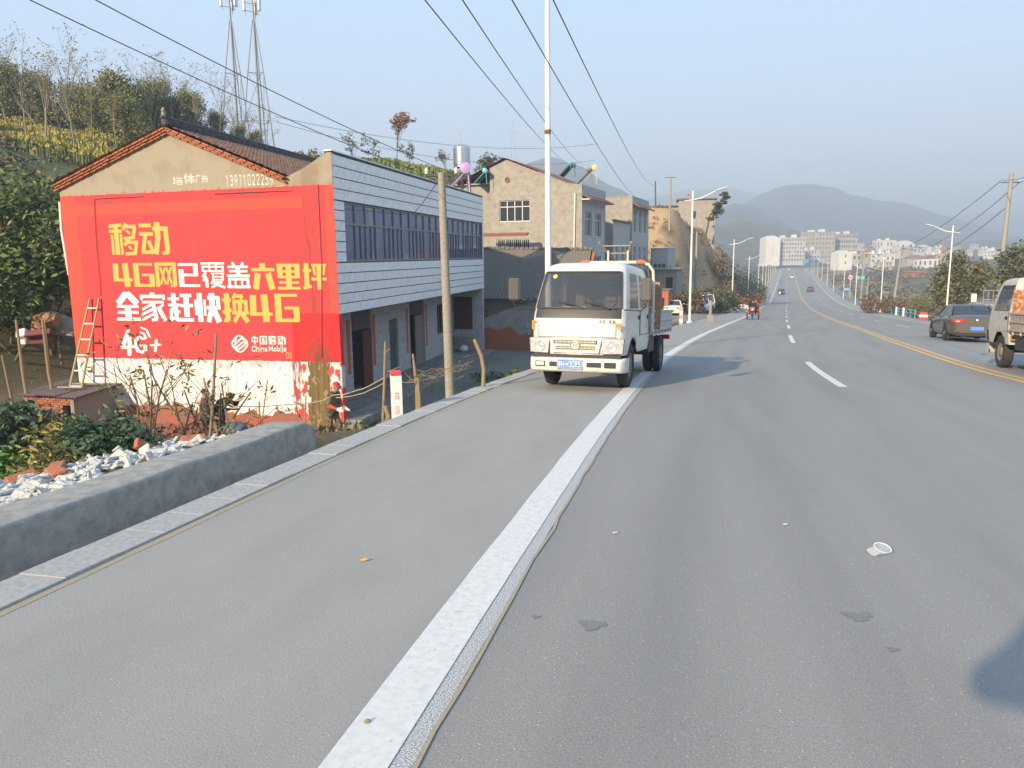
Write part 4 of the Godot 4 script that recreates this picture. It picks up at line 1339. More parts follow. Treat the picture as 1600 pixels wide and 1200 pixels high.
	b.cbox(Vector3(-0.6, 0.0, -L * 0.5), Vector3(2.3, 0.3, L - 0.1), 0.03)
	put(b, "porch_slab", M.yard, root)
	b = MB.new()
	b.box(Vector3(-0.86, 1.62, -L + 0.13), Vector3(1.66, 3.46, 0.24))
	put(b, "porch_side_wall", M.grey_render, root)
	# doors and their leaves
	for q in [[5.72, 6.62, 0.15, 2.3, M.red_door, -0.02], [4.78, 6.63, 2.36, 3.05, M.dark_door, -0.12], [8.58, 9.53, 0.15, 2.48, M.dark_door, -0.12], [12.05, 13.17, 0.15, 2.4, M.frame, -0.1], [11.13, 13.17, 2.46, 3.05, M.dark_door, -0.12]]:
		b = MB.new()
		var t := Transform3D(F.basis, Vector3(-1.7 + q[5], 0, 0))
		var m0 := Vector3((q[0] + q[1]) * 0.5, (q[2] + q[3]) * 0.5, 0)
		b.xf = t
		b.cbox(m0, Vector3(q[1] - q[0] - 0.02, q[3] - q[2], 0.04), 0.005)
		for j in 2:
			b.cbox(m0 + Vector3(0, (q[3] - q[2]) * (0.23 - 0.46 * j), 0.02), Vector3((q[1] - q[0]) * 0.7, (q[3] - q[2]) * 0.36, 0.03), 0.012)
		b.xf = Transform3D.IDENTITY
		put(b, "door_leaf" if q[3] < 2.6 else "transom", q[4], root)
	b = MB.new()
	for j in 4:
		b.box(F * Vector3(15.22 + 0.487 * j, 1.97, -1.78), Vector3(0.04, 1.48, 0.04))
	for j in 2:
		b.box(F * Vector3(15.95, 1.25 + 1.43 * j, -1.78), Vector3(0.04, 0.04, 1.48))
	var pw := put(b, "porch_window", M.frame, root)
	b = MB.new()
	b.box(F * Vector3(15.95, 1.97, -1.8), Vector3(0.008, 1.45, 1.45))
	put(b, "pane", M.dark_pane, pw)
	for q in [[4.42, 0.28], [6.85, 0.28], [10.74, 0.24], [13.45, 0.24]]:
		b = MB.new()
		b.box(F * Vector3(q[0], 1.85, -1.694), Vector3(0.006, 2.0, q[1]))
		var cp := put(b, "couplet_strip", M.couplet, root)
		cp.set_meta("label", "faded orange-red paper couplet strip beside a door")
	# old lattice window in the porch side wall
	b = MB.new()
	var zz := -L + 0.27
	b.box(Vector3(-1.1, 2.1, zz), Vector3(1.0, 1.7, 0.03))
	put(b, "lattice_backing", M.wood_door, root)
	b = MB.new()
	for j in 7:
		b.box(Vector3(-1.55 + j * 0.15, 2.1, zz + 0.03), Vector3(0.03, 1.7, 0.03))
	for j in 6:
		b.box(Vector3(-1.1, 1.3 + j * 0.32, zz + 0.035), Vector3(1.0, 0.03, 0.03))
	put(b, "lattice", M.wood_door, root)
	# roof
	b = MB.new()
	tile_slope(b, Vector3(-1.38, 7.42, 0.16), Vector3(-1.38, 7.42, -L - 0.2), Vector3(-5.23, 9.0, 0.16), Vector3(-5.23, 9.0, -L - 0.2))
	put(b, "roof_slope", M.roof_tile, root)
	b = MB.new()
	tile_slope(b, Vector3(-9.5, 7.4, -L - 0.2), Vector3(-9.5, 7.4, 0.16), Vector3(-5.23, 9.0, -L - 0.2), Vector3(-5.23, 9.0, 0.16))
	put(b, "roof_slope", M.roof_tile, root)
	b = MB.new()
	b.box(Vector3(-0.8, 7.3, -L * 0.5), Vector3(1.3, 0.08, L - 0.4))
	put(b, "valley_gutter", M.concrete, root)
	b = MB.new()
	var zr := 0.2
	var nrid := 0
	while zr > -L:
		var sag := sin((0.2 - zr) / (L + 0.2) * PI) * -0.05
		b.cbox(Vector3(-5.23, 9.1 + sag + 0.015 * (nrid % 2), zr - 0.19), Vector3(0.2, 0.2, 0.36), 0.04)
		b.cbox(Vector3(-5.23, 9.24 + sag, zr - 0.1), Vector3(0.13, 0.1, 0.37), 0.03)
		zr -= 0.38
		nrid += 1
	put(b, "ridge", M.dark_ridge, root)
	for q in [[0.16, 0.42], [-12.2, 0.4]]:
		b = MB.new()
		b.cbox(Vector3(-5.23, 9.27, q[0]), Vector3(0.11, 0.26, 0.11), 0.02)
		b.lathe([Vector2(0.0, 9.38), Vector2(0.05, 9.4), Vector2(0.065, 9.45), Vector2(0.03, 9.52), Vector2(0.0, 9.54)], 8, Transform3D(Basis.IDENTITY, Vector3(-5.23, 0, q[0])))
		put(b, "ridge_finial", M.mortar, root)
	# verge bricks, two courses stepping out
	var vb := []
	for k in 3:
		var s := MB.new()
		s.cbox(Vector3.ZERO, Vector3(0.235 - 0.006 * k, 0.055, 0.12 + 0.01 * k), 0.008)
		vb.push_back(s.mesh())
	for side in [[Vector2(-1.42, 7.44), Vector2(-5.23, 9.0)], [Vector2(-9.4, 7.4), Vector2(-5.23, 9.0)]]:
		var p0: Vector2 = side[0]
		var p1: Vector2 = side[1]
		var len_ := p0.distance_to(p1)
		var ang := (p1 - p0).angle()
		if p1.x < p0.x:
			ang -= PI
		var down := Vector2(0, -1)
		for course in 3:
			var nb := int(len_ / 0.245)
			for k in nb:
				var f := (k + 0.5 + (0.4 if course == 1 else 0.0)) / nb
				if f > 1.0:
					continue
				var q := p0.lerp(p1, f) + down * (0.055 + course * 0.066)
				var zp := 0.13 - course * 0.045 + rng.randf_range(-0.006, 0.006)
				inst(vb[k % 3], "verge_brick", M.brick_dark if course == 0 and k % 3 == 0 else M.brick, root, Transform3D(Basis(Vector3.BACK, ang + rng.randf_range(-0.015, 0.015)), Vector3(q.x, q.y, zp)))

# ---------------------------------------------------------------- vehicles
# smooth grid whose cells go to different builders
func pick_grid(rows: Array, builders: Array, pick: Callable) -> void:
	var nr := rows.size()
	var nc: int = rows[0].size()
	var nrm := []
	for r in nr:
		var row := []
		for k in nc:
			var l: Vector3 = rows[r][k - 1] if k > 0 else rows[r][nc - 2]
			var rt: Vector3 = rows[r][k + 1] if k < nc - 1 else rows[r][1]
			var dn: Vector3 = rows[maxi(r - 1, 0)][k]
			var up_: Vector3 = rows[mini(r + 1, nr - 1)][k]
			var q := (rt - l).cross(up_ - dn)
			row.push_back(q.normalized() if q.length_squared() > 1e-16 else Vector3.UP)
		nrm.push_back(row)
	for r in nr - 1:
		for k in nc - 1:
			var w: int = pick.call(r, k)
			if w < 0:
				continue
			var b: MB = builders[w]
			var i := b.vert(rows[r][k], nrm[r][k])
			b.vert(rows[r][k + 1], nrm[r][k + 1])
			b.vert(rows[r + 1][k + 1], nrm[r + 1][k + 1])
			b.vert(rows[r + 1][k], nrm[r + 1][k])
			b.ix.append_array([i, i + 2, i + 1, i, i + 3, i + 2])

func wheel(parent: Node3D, p: Vector3, r: float, w: float, rim_mat: Material, side: float) -> void:
	# axle along x; side +1 shows its face towards +x
	var t := Transform3D(Basis(Vector3.BACK, -PI / 2 * side), p)
	var b := MB.new()
	b.lathe([Vector2(r * 0.60, -w * 0.5), Vector2(r * 0.88, -w * 0.5), Vector2(r * 0.97, -w * 0.42), Vector2(r, -w * 0.28), Vector2(r, w * 0.28), Vector2(r * 0.97, w * 0.42), Vector2(r * 0.88, w * 0.5), Vector2(r * 0.62, w * 0.49), Vector2(r * 0.60, w * 0.3)], 24, t)
	var wh := put(b, "wheel", M.rubber, parent)
	b = MB.new()
	b.lathe([Vector2(r * 0.61, w * 0.36), Vector2(r * 0.57, w * 0.42), Vector2(r * 0.5, w * 0.28), Vector2(r * 0.3, w * 0.22), Vector2(r * 0.26, w * 0.42), Vector2(r * 0.2, w * 0.5), Vector2(0.001, w * 0.5)], 20, t)
	for k in 6:
		var g := TAU * k / 6.0
		b.lathe([Vector2(0.016, w * 0.22), Vector2(0.016, w * 0.34), Vector2(0.001, w * 0.34)], 6, t * Transform3D(Basis.IDENTITY, Vector3(cos(g) * r * 0.38, 0, sin(g) * r * 0.38)))
	put(b, "rim", rim_mat, wh)

func plate_image(text: String) -> Image:
	var img := Image.create(440, 140, false, Image.FORMAT_RGB8)
	var blue := lin(0.04, 0.15, 0.50)
	var white := lin(0.75, 0.77, 0.8)
	img.fill(blue)
	for q in [Rect2i(6, 6, 428, 4), Rect2i(6, 130, 428, 4), Rect2i(6, 6, 4, 128), Rect2i(430, 6, 4, 128)]:
		img.fill_rect(q, white)
	var P := Painter.new()
	P.img = img
	P.glyphs = GLYPHS
	P.glyph("鄂", Vector2(18, 26), Vector2(48, 0), Vector2(0, 88), white)
	P.glyph("H", Vector2(78, 26), Vector2(46, 0), Vector2(0, 88), white)
	img.fill_rect(Rect2i(134, 64, 12, 12), white)
	P.word(text, Vector2(156, 26), Vector2(44, 0), Vector2(0, 88), white, 1.22)
	return img

func car_paint(r: float, g: float, b: float, metal := 0.0, rough := 0.4) -> StandardMaterial3D:
	var m := plain(r, g, b, rough, metal)
	m.clearcoat_enabled = true
	m.clearcoat = 0.6
	m.clearcoat_roughness = 0.12
	return m

# forward is +z, the ground under the front axle is the origin
func make_truck(called: String, label: String, t: Transform3D, paint: Material, bed_mat: Material, hero: bool) -> Node3D:
	var root := thing(called, label, "truck", t)
	var crew := hero
	var zr := -1.62 if crew else -0.72
	var ys := [0.56, 0.70, 0.86, 1.0, 1.13, 1.29, 1.45, 1.70, 1.86, 1.93, 1.985, 2.02]
	var hws := [0.82, 0.84, 0.85, 0.85, 0.85, 0.84, 0.82, 0.785, 0.755, 0.735, 0.70, 0.62]
	var zfs := [0.93, 0.955, 0.955, 0.95, 0.935, 0.88, 0.80, 0.665, 0.57, 0.50, 0.40, 0.25]
	var ss := [-1.0, -0.985, -0.96, -0.92, -0.86, -0.7, -0.45, -0.15, 0.15, 0.45, 0.7, 0.86, 0.92, 0.96, 0.985, 1.0]
	var fs := [0.03, 0.07, 0.12, 0.16, 0.2, 0.24, 0.28, 0.32, 0.36, 0.4, 0.44, 0.483, 0.52, 0.56, 0.68, 0.82, 0.92, 1.0] if crew else [0.05, 0.1, 0.15, 0.2, 0.25, 0.3, 0.36, 0.42, 0.48, 0.54, 0.6, 0.66, 0.72, 0.8, 0.86, 0.92, 0.97, 1.0]
	var rows := []
	for r in ys.size():
		var y: float = ys[r]
		var hw: float = hws[r]
		var zf: float = zfs[r]
		var back: float = zr + (0.0 if r < 9 else (r - 8) * 0.05)
		var pt := func(x: float, z: float) -> Vector3:
			var arch := 0.0
			if absf(z) < 0.47:
				arch = minf(0.37 + sqrt(0.2209 - z * z), 0.81) + r * 0.004
			return Vector3(x, maxf(y, arch), z)
		var row := []
		var corner := zf - 0.20
		for k in range(fs.size() - 1, -1, -1):
			row.push_back(pt.call(-hw, lerpf(corner, back, fs[k])))
		for s in ss:
			var a: float = absf(s)
			var z: float = zf - 0.085 * s * s - 0.13 * pow(clampf((a - 0.78) / 0.22, 0.0, 1.0), 2.6)
			row.push_back(Vector3(hw * s, y, z))
		for k in fs.size():
			row.push_back(pt.call(hw, lerpf(corner, back, fs[k])))
		row.push_back(Vector3(0, y, back))
		row.push_back(row[0])
		rows.push_back(row)
	var nf := fs.size()
	var body := MB.new()
	var shield := MB.new()
	var cowl := MB.new()
	var sidew := []
	for k in 4:
		sidew.push_back(MB.new())
	var f0: int = nf + 3
	var f1: int = nf + ss.size() - 5
	var wa := 2
	var wb := 11
	var wc := 13
	var wd := 14
	if not crew:
		wa = 2
		wb = 15
	pick_grid(rows, [body, shield, cowl, sidew[0], sidew[1], sidew[2], sidew[3]], func(r: int, k: int) -> int:
		if k >= f0 and k <= f1:
			if r >= 5 and r < 8:
				return 1
			if r == 4:
				return 2
			return 0
		var j := -1
		if k < nf - 1:
			j = nf - 2 - k
		elif k >= nf + ss.size() and k < nf * 2 + ss.size() - 1:
			j = k - nf - ss.size()
		if j >= 0 and r >= 5 and r < 8:
			var sd := 0 if k < nf else 2
			if j >= wa and j < wb:
				return 3 + sd
			if crew and j >= wc and j <= wd:
				return 4 + sd
		return 0)
	var ring: Array = rows[-1]
	var mid := Vector3(0, 2.045, (zr + 0.2) * 0.5)
	for k in ring.size() - 1:
		body.tri(mid, ring[k], ring[k + 1])
	var cab := put(body, "cab", paint, root)
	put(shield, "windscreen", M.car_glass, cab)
	put(cowl, "cowl_panel", M.black_plastic, cab)
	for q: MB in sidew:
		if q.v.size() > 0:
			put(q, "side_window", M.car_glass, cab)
	# rubber seal round the windscreen
	var seal := []
	for k in range(f0, f1 + 2):
		seal.push_back(rows[5][k] + Vector3(0, 0, 0.004))
	for rr in [6, 7, 8]:
		seal.push_back(rows[rr][f1 + 1] + Vector3(0, 0, 0.004))
	for k in range(f1, f0 - 1, -1):
		seal.push_back(rows[8][k] + Vector3(0, 0, 0.004))
	for rr in [7, 6, 5]:
		seal.push_back(rows[rr][f0] + Vector3(0, 0, 0.004))
	var sb := MB.new()
	sb.tube(seal, [0.016], 6, false)
	put(sb, "windscreen_seal", M.black_plastic, cab)
	# dim interior
	var b := MB.new()
	b.box(Vector3(0, 0.98, (zr + 0.7) * 0.5), Vector3(1.5, 0.06, 0.7 - zr - 0.1))
	b.box(Vector3(0, 1.2, 0.66), Vector3(1.5, 0.2, 0.3))
	put(b, "cabin_floor", M.black_plastic, root)
	for q in [[-0.42, -0.35], [0.42, -0.35], [-0.42, -1.35], [0.42, -1.35]]:
		if not crew and q[1] < -1.0:
			continue
		b = MB.new()
		b.cbox(Vector3(q[0], 1.12, q[1] + 0.15), Vector3(0.5, 0.16, 0.5), 0.05)
		b.cbox(Vector3(q[0], 1.42, q[1] - 0.1), Vector3(0.48, 0.55, 0.14), 0.05)
		b.cbox(Vector3(q[0], 1.76, q[1] - 0.1), Vector3(0.26, 0.16, 0.1), 0.04)
		put(b, "seat", M.seat, root)
	b = MB.new()
	var wheel_pts := []
	for k in 25:
		var g := TAU * k / 24.0
		wheel_pts.push_back(Vector3(0.40 + cos(g) * 0.2, 1.40 + sin(g) * 0.13, 0.36 - sin(g) * 0.14))
	b.tube(wheel_pts, [0.016], 6, false)
	b.box(Vector3(0.40, 1.40, 0.36), Vector3(0.34, 0.03, 0.05))
	put(b, "steering_wheel", M.black, root)
	if hero:
		b = MB.new()
		b.box(Vector3(-0.1, 1.31, 0.68), Vector3(0.42, 0.02, 0.2), Basis(Vector3.UP, 0.2))
		put(b, "papers", M.white_frame, root)
		b = MB.new()
		b.lathe([Vector2(0.04, 0.0), Vector2(0.001, 0.001)], 14, Transform3D(Basis(Vector3.RIGHT, PI / 2 - 0.58), Vector3(-0.5, 1.79, 0.585)))
		put(b, "sticker", plain(0.62, 0.62, 0.08, 0.6), root)
	# bumper
	rows = []
	for q in [[0.30, 0.90], [0.295, 0.95], [0.33, 0.995], [0.41, 1.015], [0.485, 1.0], [0.52, 0.965], [0.522, 0.88]]:
		var row := []
		row.push_back(Vector3(-0.875, q[0], 0.52))
		for s in [-1.0, -0.985, -0.95, -0.9, -0.6, -0.2, 0.2, 0.6, 0.9, 0.95, 0.985, 1.0]:
			var a: float = absf(s)
			row.push_back(Vector3(s * 0.875, q[0], q[1] - 0.06 * s * s - 0.14 * pow(clampf((a - 0.86) / 0.14, 0.0, 1.0), 2.2)))
		row.push_back(Vector3(0.875, q[0], 0.52))
		rows.push_back(row)
	b = MB.new()
	b.grid(rows)
	var bumper := put(b, "bumper", paint, root)
	if hero:
		for q in [[-0.33, 0.42, 0.26, 0.075], [0.35, 0.42, 0.26, 0.075], [0.63, 0.42, 0.2, 0.085], [-0.63, 0.42, 0.19, 0.085]]:
			b = MB.new()
			b.cbox(Vector3(q[0], q[1], 1.0 - 0.055 * q[0] * q[0]), Vector3(q[2], q[3], 0.03), 0.008, Basis(Vector3.UP, q[0] * 0.12))
			put(b, "bumper_opening", M.black, bumper)
		b = MB.new()
		b.cbox(Vector3(-0.63, 0.42, 0.99), Vector3(0.16, 0.06, 0.03), 0.01, Basis(Vector3.UP, -0.08))
		put(b, "fog_lamp", M.lamp_glass, bumper)
		b = MB.new()
		b.box(Vector3(-0.08, 0.425, 1.022), Vector3(0.46, 0.15, 0.006))
		put(b, "plate_back", M.steel, bumper)
		b = MB.new()
		b.quad(Vector3(-0.3, 0.355, 1.027), Vector3(0.14, 0.355, 1.027), Vector3(0.14, 0.495, 1.027), Vector3(-0.3, 0.495, 1.027))
		var pm := StandardMaterial3D.new()
		pm.albedo_texture = tex_of(plate_image("H3085"))
		pm.roughness = 0.4
		put(b, "number_plate", pm, bumper).set_meta("label", "blue number plate reading 鄂H H3085")
		# dark slot over the bumper, grille with two rows of ribs
		b = MB.new()
		b.box(Vector3(0, 0.548, 0.9), Vector3(1.6, 0.05, 0.06))
		put(b, "slot", M.black, root)
		b = MB.new()
		for x in [-0.6, -0.36, -0.12, 0.12, 0.36, 0.6]:
			b.box(Vector3(x, 0.845, 0.958 - 0.085 * x * x), Vector3(0.24, 0.007, 0.006), Basis(Vector3.UP, x * 0.16))
		for sg in [-1.0, 1.0]:
			b.box(Vector3(sg * 0.70, 0.98, 0.914), Vector3(0.006, 0.26, 0.006), Basis(Vector3.UP, sg * 0.2))
		put(b, "panel_seam", M.mirror_shell, root)
		b = MB.new()
		b.prism(PackedVector2Array([Vector2(-0.42, 0.60), Vector2(0.42, 0.60), Vector2(0.47, 0.82), Vector2(-0.47, 0.82)]), 0.03, Transform3D(Basis.IDENTITY, Vector3(0, 0, 0.965)))
		var gr := put(b, "grille", paint, root)
		b = MB.new()
		for q in [0.675, 0.765]:
			b.box(Vector3(0, q, 0.963), Vector3(0.72 + (q - 0.675) * 0.8, 0.062, 0.008))
		put(b, "grille_dark", M.black, gr)
		b = MB.new()
		for q in [0.675, 0.765]:
			for k in 31:
				b.box(Vector3(-0.36 + k * 0.024, q, 0.969), Vector3(0.008, 0.06, 0.012))
			b.cbox(Vector3(0, q, 0.974), Vector3(0.76, 0.01, 0.012), 0.003)
		put(b, "grille_ribs", M.cream_metal, gr)
		b = MB.new()
		var ell := []
		for k in 25:
			ell.push_back(Vector3(cos(TAU * k / 24.0) * 0.085, 0.72 + sin(TAU * k / 24.0) * 0.058, 0.985))
		b.tube(ell, [0.009], 6, false)
		for q in [[-0.03, 0.05], [0.0, 0.08], [0.03, 0.05]]:
			b.box(Vector3(q[0], 0.72, 0.985), Vector3(0.012, q[1], 0.01))
		b.box(Vector3(0, 0.74, 0.985), Vector3(0.1, 0.012, 0.01))
		put(b, "emblem", M.steel, gr)
		b = MB.new()
		b.lathe([Vector2(0.086, 0.0), Vector2(0.001, 0.006)], 20, Transform3D(Basis(Vector3.RIGHT, PI / 2).scaled(Vector3(1, 0.68, 1)), Vector3(0, 0.72, 0.976)))
		put(b, "emblem_back", M.cream_metal, gr)
	for sg in [-1.0, 1.0]:
		var yaw: float = sg * 0.16
		var hx := Transform3D(Basis(Vector3.UP, yaw), Vector3(sg * 0.665, 0.705, 0.922))
		b = MB.new()
		var poly := PackedVector2Array([Vector2(-0.15 * sg - 0.02 * sg, -0.115), Vector2(0.17 * sg, -0.105), Vector2(0.185 * sg, 0.115), Vector2(-0.2 * sg, 0.115)])
		if sg < 0:
			poly.reverse()
		b.prism(poly, 0.05, hx)
		var hl := put(b, "headlight", M.chrome, root)
		b = MB.new()
		var big := PackedVector2Array()
		for q in poly:
			big.push_back(q * 1.045)
		b.prism(big, 0.05, hx * Transform3D(Basis.IDENTITY, Vector3(0, 0, -0.006)))
		put(b, "lamp_gap", M.black, hl)
		b = MB.new()
		for q in [[-0.03, 0.085], [0.115, 0.045]]:
			b.lathe([Vector2(q[1], 0.016), Vector2(q[1] * 0.9, 0.02), Vector2(q[1] * 0.62, 0.006), Vector2(q[1] * 0.3, 0.004), Vector2(q[1] * 0.26, 0.02), Vector2(0.001, 0.022)], 18, hx * Transform3D(Basis(Vector3.RIGHT, PI / 2), Vector3(q[0] * sg, 0.0 if q[1] > 0.06 else 0.035, 0.004)))
		put(b, "reflector", M.steel, hl)
		b = MB.new()
		b.cbox(hx * Vector3(0.125 * sg, -0.055, 0.006), Vector3(0.08, 0.06, 0.012), 0.004, hx.basis)
		put(b, "indicator", plain(0.72, 0.42, 0.25, 0.3), hl)
		b = MB.new()
		b.prism(poly, 0.006, hx * Transform3D(Basis.IDENTITY, Vector3(0, 0, 0.034)))
		put(b, "lens", M.clear_lens, hl)
		# mirror on a bent arm
		b = MB.new()
		b.tube([Vector3(sg * 0.80, 1.27, 0.72), Vector3(sg * 1.12, 1.26, 0.80), Vector3(sg * 1.2, 1.33, 0.82), Vector3(sg * 1.22, 1.42, 0.82)], [0.011], 6)
		var mr := put(b, "mirror_arm", M.black, root)
		b = MB.new()
		b.cbox(Vector3(sg * 1.2, 1.58, 0.82), Vector3(0.2, 0.36, 0.06) * (1.0 if hero else 0.7), 0.03, Basis(Vector3.UP, -sg * 0.35))
		put(b, "mirror", M.mirror_shell, mr)
		b = MB.new()
		b.box(Vector3(sg * 1.19, 1.58, 0.787 if hero else 0.793), Vector3(0.17, 0.31, 0.004) * (1.0 if hero else 0.62), Basis(Vector3.UP, -sg * 0.35))
		put(b, "mirror_glass", M.chrome, mr)
		# door seams and handle
		b = MB.new()
		for z in ([-0.52, -0.6, -1.5] if crew else [-0.62]):
			b.box(Vector3(sg * 0.853, 1.05, z), Vector3(0.006, 0.42, 0.008))
		b.box(Vector3(sg * 0.853, 0.845, (zr - 0.5) * 0.5), Vector3(0.006, 0.008, -zr - 0.5))
		put(b, "door_seam", M.black, root)
		for z in ([-0.42, -1.38] if crew else [-0.5]):
			b = MB.new()
			b.cbox(Vector3(sg * 0.856, 1.14, z), Vector3(0.03, 0.07, 0.12), 0.01)
			put(b, "door_handle", M.black, root)
	if hero:
		for q in [[0.42, -0.30], [-0.02, -0.34]]:
			b = MB.new()
			var p0 := Vector3(q[0] + 0.16, 1.28, 0.895)
			b.tube([p0, Vector3(q[0], 1.33, 0.885), Vector3(q[0] + q[1] * 0.5, 1.36, 0.872), Vector3(q[0] + q[1], 1.39, 0.862)], [0.012, 0.01, 0.014, 0.01], 5)
			put(b, "wiper", M.black, root)
		# painted marks: orange T and hook, dark script
		b = MB.new()
		b.box(Vector3(0.76, 1.045, 0.917), Vector3(0.12, 0.025, 0.004), Basis(Vector3.UP, 0.22))
		b.box(Vector3(0.765, 1.0, 0.917), Vector3(0.03, 0.09, 0.004), Basis(Vector3.UP, 0.22))
		b.box(Vector3(-0.82, 1.02, 0.87), Vector3(0.035, 0.14, 0.004), Basis(Vector3.UP, -0.5))
		b.box(Vector3(-0.79, 1.08, 0.893), Vector3(0.06, 0.03, 0.004), Basis(Vector3.UP, -0.4))
		put(b, "orange_marks", plain(0.62, 0.27, 0.02, 0.6), root)
		b = MB.new()
		for q in [[0.43, 0], [0.49, 1], [0.6, 2], [0.66, 0]]:
			for st in [[0, 0.02, 0.045, 0.006], [0, -0.002, 0.04, 0.006], [0.006, 0.0, 0.007, 0.05], [-0.012, -0.012, 0.007, 0.03], [0.016, -0.018, 0.02, 0.006]]:
				b.box(Vector3(q[0] + st[0], 1.085 + st[1], 0.9375 - 0.083 * q[0] * q[0]), Vector3(st[2], st[3], 0.004), Basis(Vector3.UP, q[0] * 0.16) * Basis(Vector3.BACK, 0.12 + q[1] * 0.09))
		put(b, "script_badge", M.black, root)
	# chassis, tank and bed
	var z0 := zr - 0.12
	var z1 := -4.8 if hero else -4.25
	b = MB.new()
	for sg in [-1.0, 1.0]:
		b.box(Vector3(sg * 0.36, 0.62, (0.6 + z1) * 0.5), Vector3(0.07, 0.16, 0.6 - z1))
	b.box(Vector3(0, 0.4, 0.0), Vector3(1.2, 0.1, 0.1))
	b.box(Vector3(0, 0.4, -3.5), Vector3(1.1, 0.14, 0.14))
	b.box(Vector3(0.62, 0.62, z0 - 0.5), Vector3(0.35, 0.3, 0.7))
	b.box(Vector3(0, 0.68, -0.1), Vector3(1.5, 0.1, 1.6))
	put(b, "chassis", M.dark_metal, root)
	b = MB.new()
	b.box(Vector3(0, 0.83, (z0 + z1) * 0.5), Vector3(1.7, 0.07, z0 - z1))
	put(b, "bed_floor", bed_mat, root)
	for sg in [-1.0, 1.0]:
		b = MB.new()
		b.cbox(Vector3(sg * 0.86, 1.06, (z0 + z1) * 0.5), Vector3(0.03, 0.4, z0 - z1), 0.005)
		for y in [0.88, 1.06, 1.24]:
			b.cbox(Vector3(sg * 0.872, y, (z0 + z1) * 0.5), Vector3(0.05, 0.05, z0 - z1), 0.012)
		for k in 7:
			b.box(Vector3(sg * 0.88, 0.82, lerpf(z0, z1, (k + 0.5) / 7.0)), Vector3(0.03, 0.07, 0.06))
		put(b, "bed_side", bed_mat, root)
		b = MB.new()
		b.box(Vector3(sg * 0.6, 0.52, -3.98), Vector3(0.4, 0.34, 0.02))
		put(b, "mud_flap", M.rubber, root)
	b = MB.new()
	b.cbox(Vector3(0, 1.06, z1), Vector3(1.7, 0.4, 0.03), 0.006)
	put(b, "tailgate", bed_mat, root)
	b = MB.new()
	b.cbox(Vector3(0, 1.2, z0 + 0.02), Vector3(1.68, 0.75 if hero else 1.1, 0.04), 0.01)
	put(b, "headboard", M.rusty if not hero else M.plank, root)
	for sg in [-1.0, 1.0]:
		b = MB.new()
		b.cbox(Vector3(sg * 0.7, 0.66, z1 - 0.03), Vector3(0.24, 0.1, 0.05), 0.01)
		put(b, "tail_lamp", M.tail_red, root)
		wheel(root, Vector3(sg * 0.70, 0.37, 0.0), 0.37, 0.2, M.dirty_rim, sg)
		wheel(root, Vector3(sg * 0.74, 0.37, -3.5), 0.37, 0.18, M.dirty_rim, sg)
		wheel(root, Vector3(sg * 0.53, 0.37, -3.5), 0.37, 0.18, M.dirty_rim, sg)
	if hero:
		# cream hoop behind the cab with orange wrapping, rack bars on it
		b = MB.new()
		b.tube([Vector3(-0.88, 0.85, z0 - 0.1), Vector3(-0.88, 1.75, z0 - 0.1), Vector3(-0.86, 1.98, z0 - 0.1), Vector3(-0.76, 2.1, z0 - 0.1), Vector3(-0.6, 2.14, z0 - 0.1), Vector3(0.6, 2.14, z0 - 0.1), Vector3(0.76, 2.1, z0 - 0.1), Vector3(0.86, 1.98, z0 - 0.1), Vector3(0.88, 1.75, z0 - 0.1), Vector3(0.88, 0.85, z0 - 0.1)], [0.032], 10)
		for x in [-0.25, 0.25]:
			b.tube([Vector3(x, 1.2, z0 - 0.08), Vector3(x, 2.13, z0 - 0.1)], [0.022], 8)
		for x in [-0.1, 0.32]:
			b.tube([Vector3(x, 2.14, z0 - 0.1), Vector3(x, 2.36, z0 - 0.1)], [0.025], 8)
		b.tube([Vector3(-0.88, 1.3, z0 - 0.1), Vector3(0.88, 1.3, z0 - 0.1)], [0.025], 8)
		var hoop := put(b, "rack_hoop", M.cream_metal, root)
		for sg in [-1.0, 1.0]:
			b = MB.new()
			b.tube([Vector3(sg * 0.5, 2.142, z0 - 0.1), Vector3(sg * 0.56, 2.145, z0 - 0.1), Vector3(sg * 0.62, 2.142, z0 - 0.1), Vector3(sg * 0.7, 2.125, z0 - 0.1)], [0.036, 0.052, 0.05, 0.04], 8)
			put(b, "orange_wrap", plain(0.42, 0.14, 0.08, 0.8), hoop)
	return root

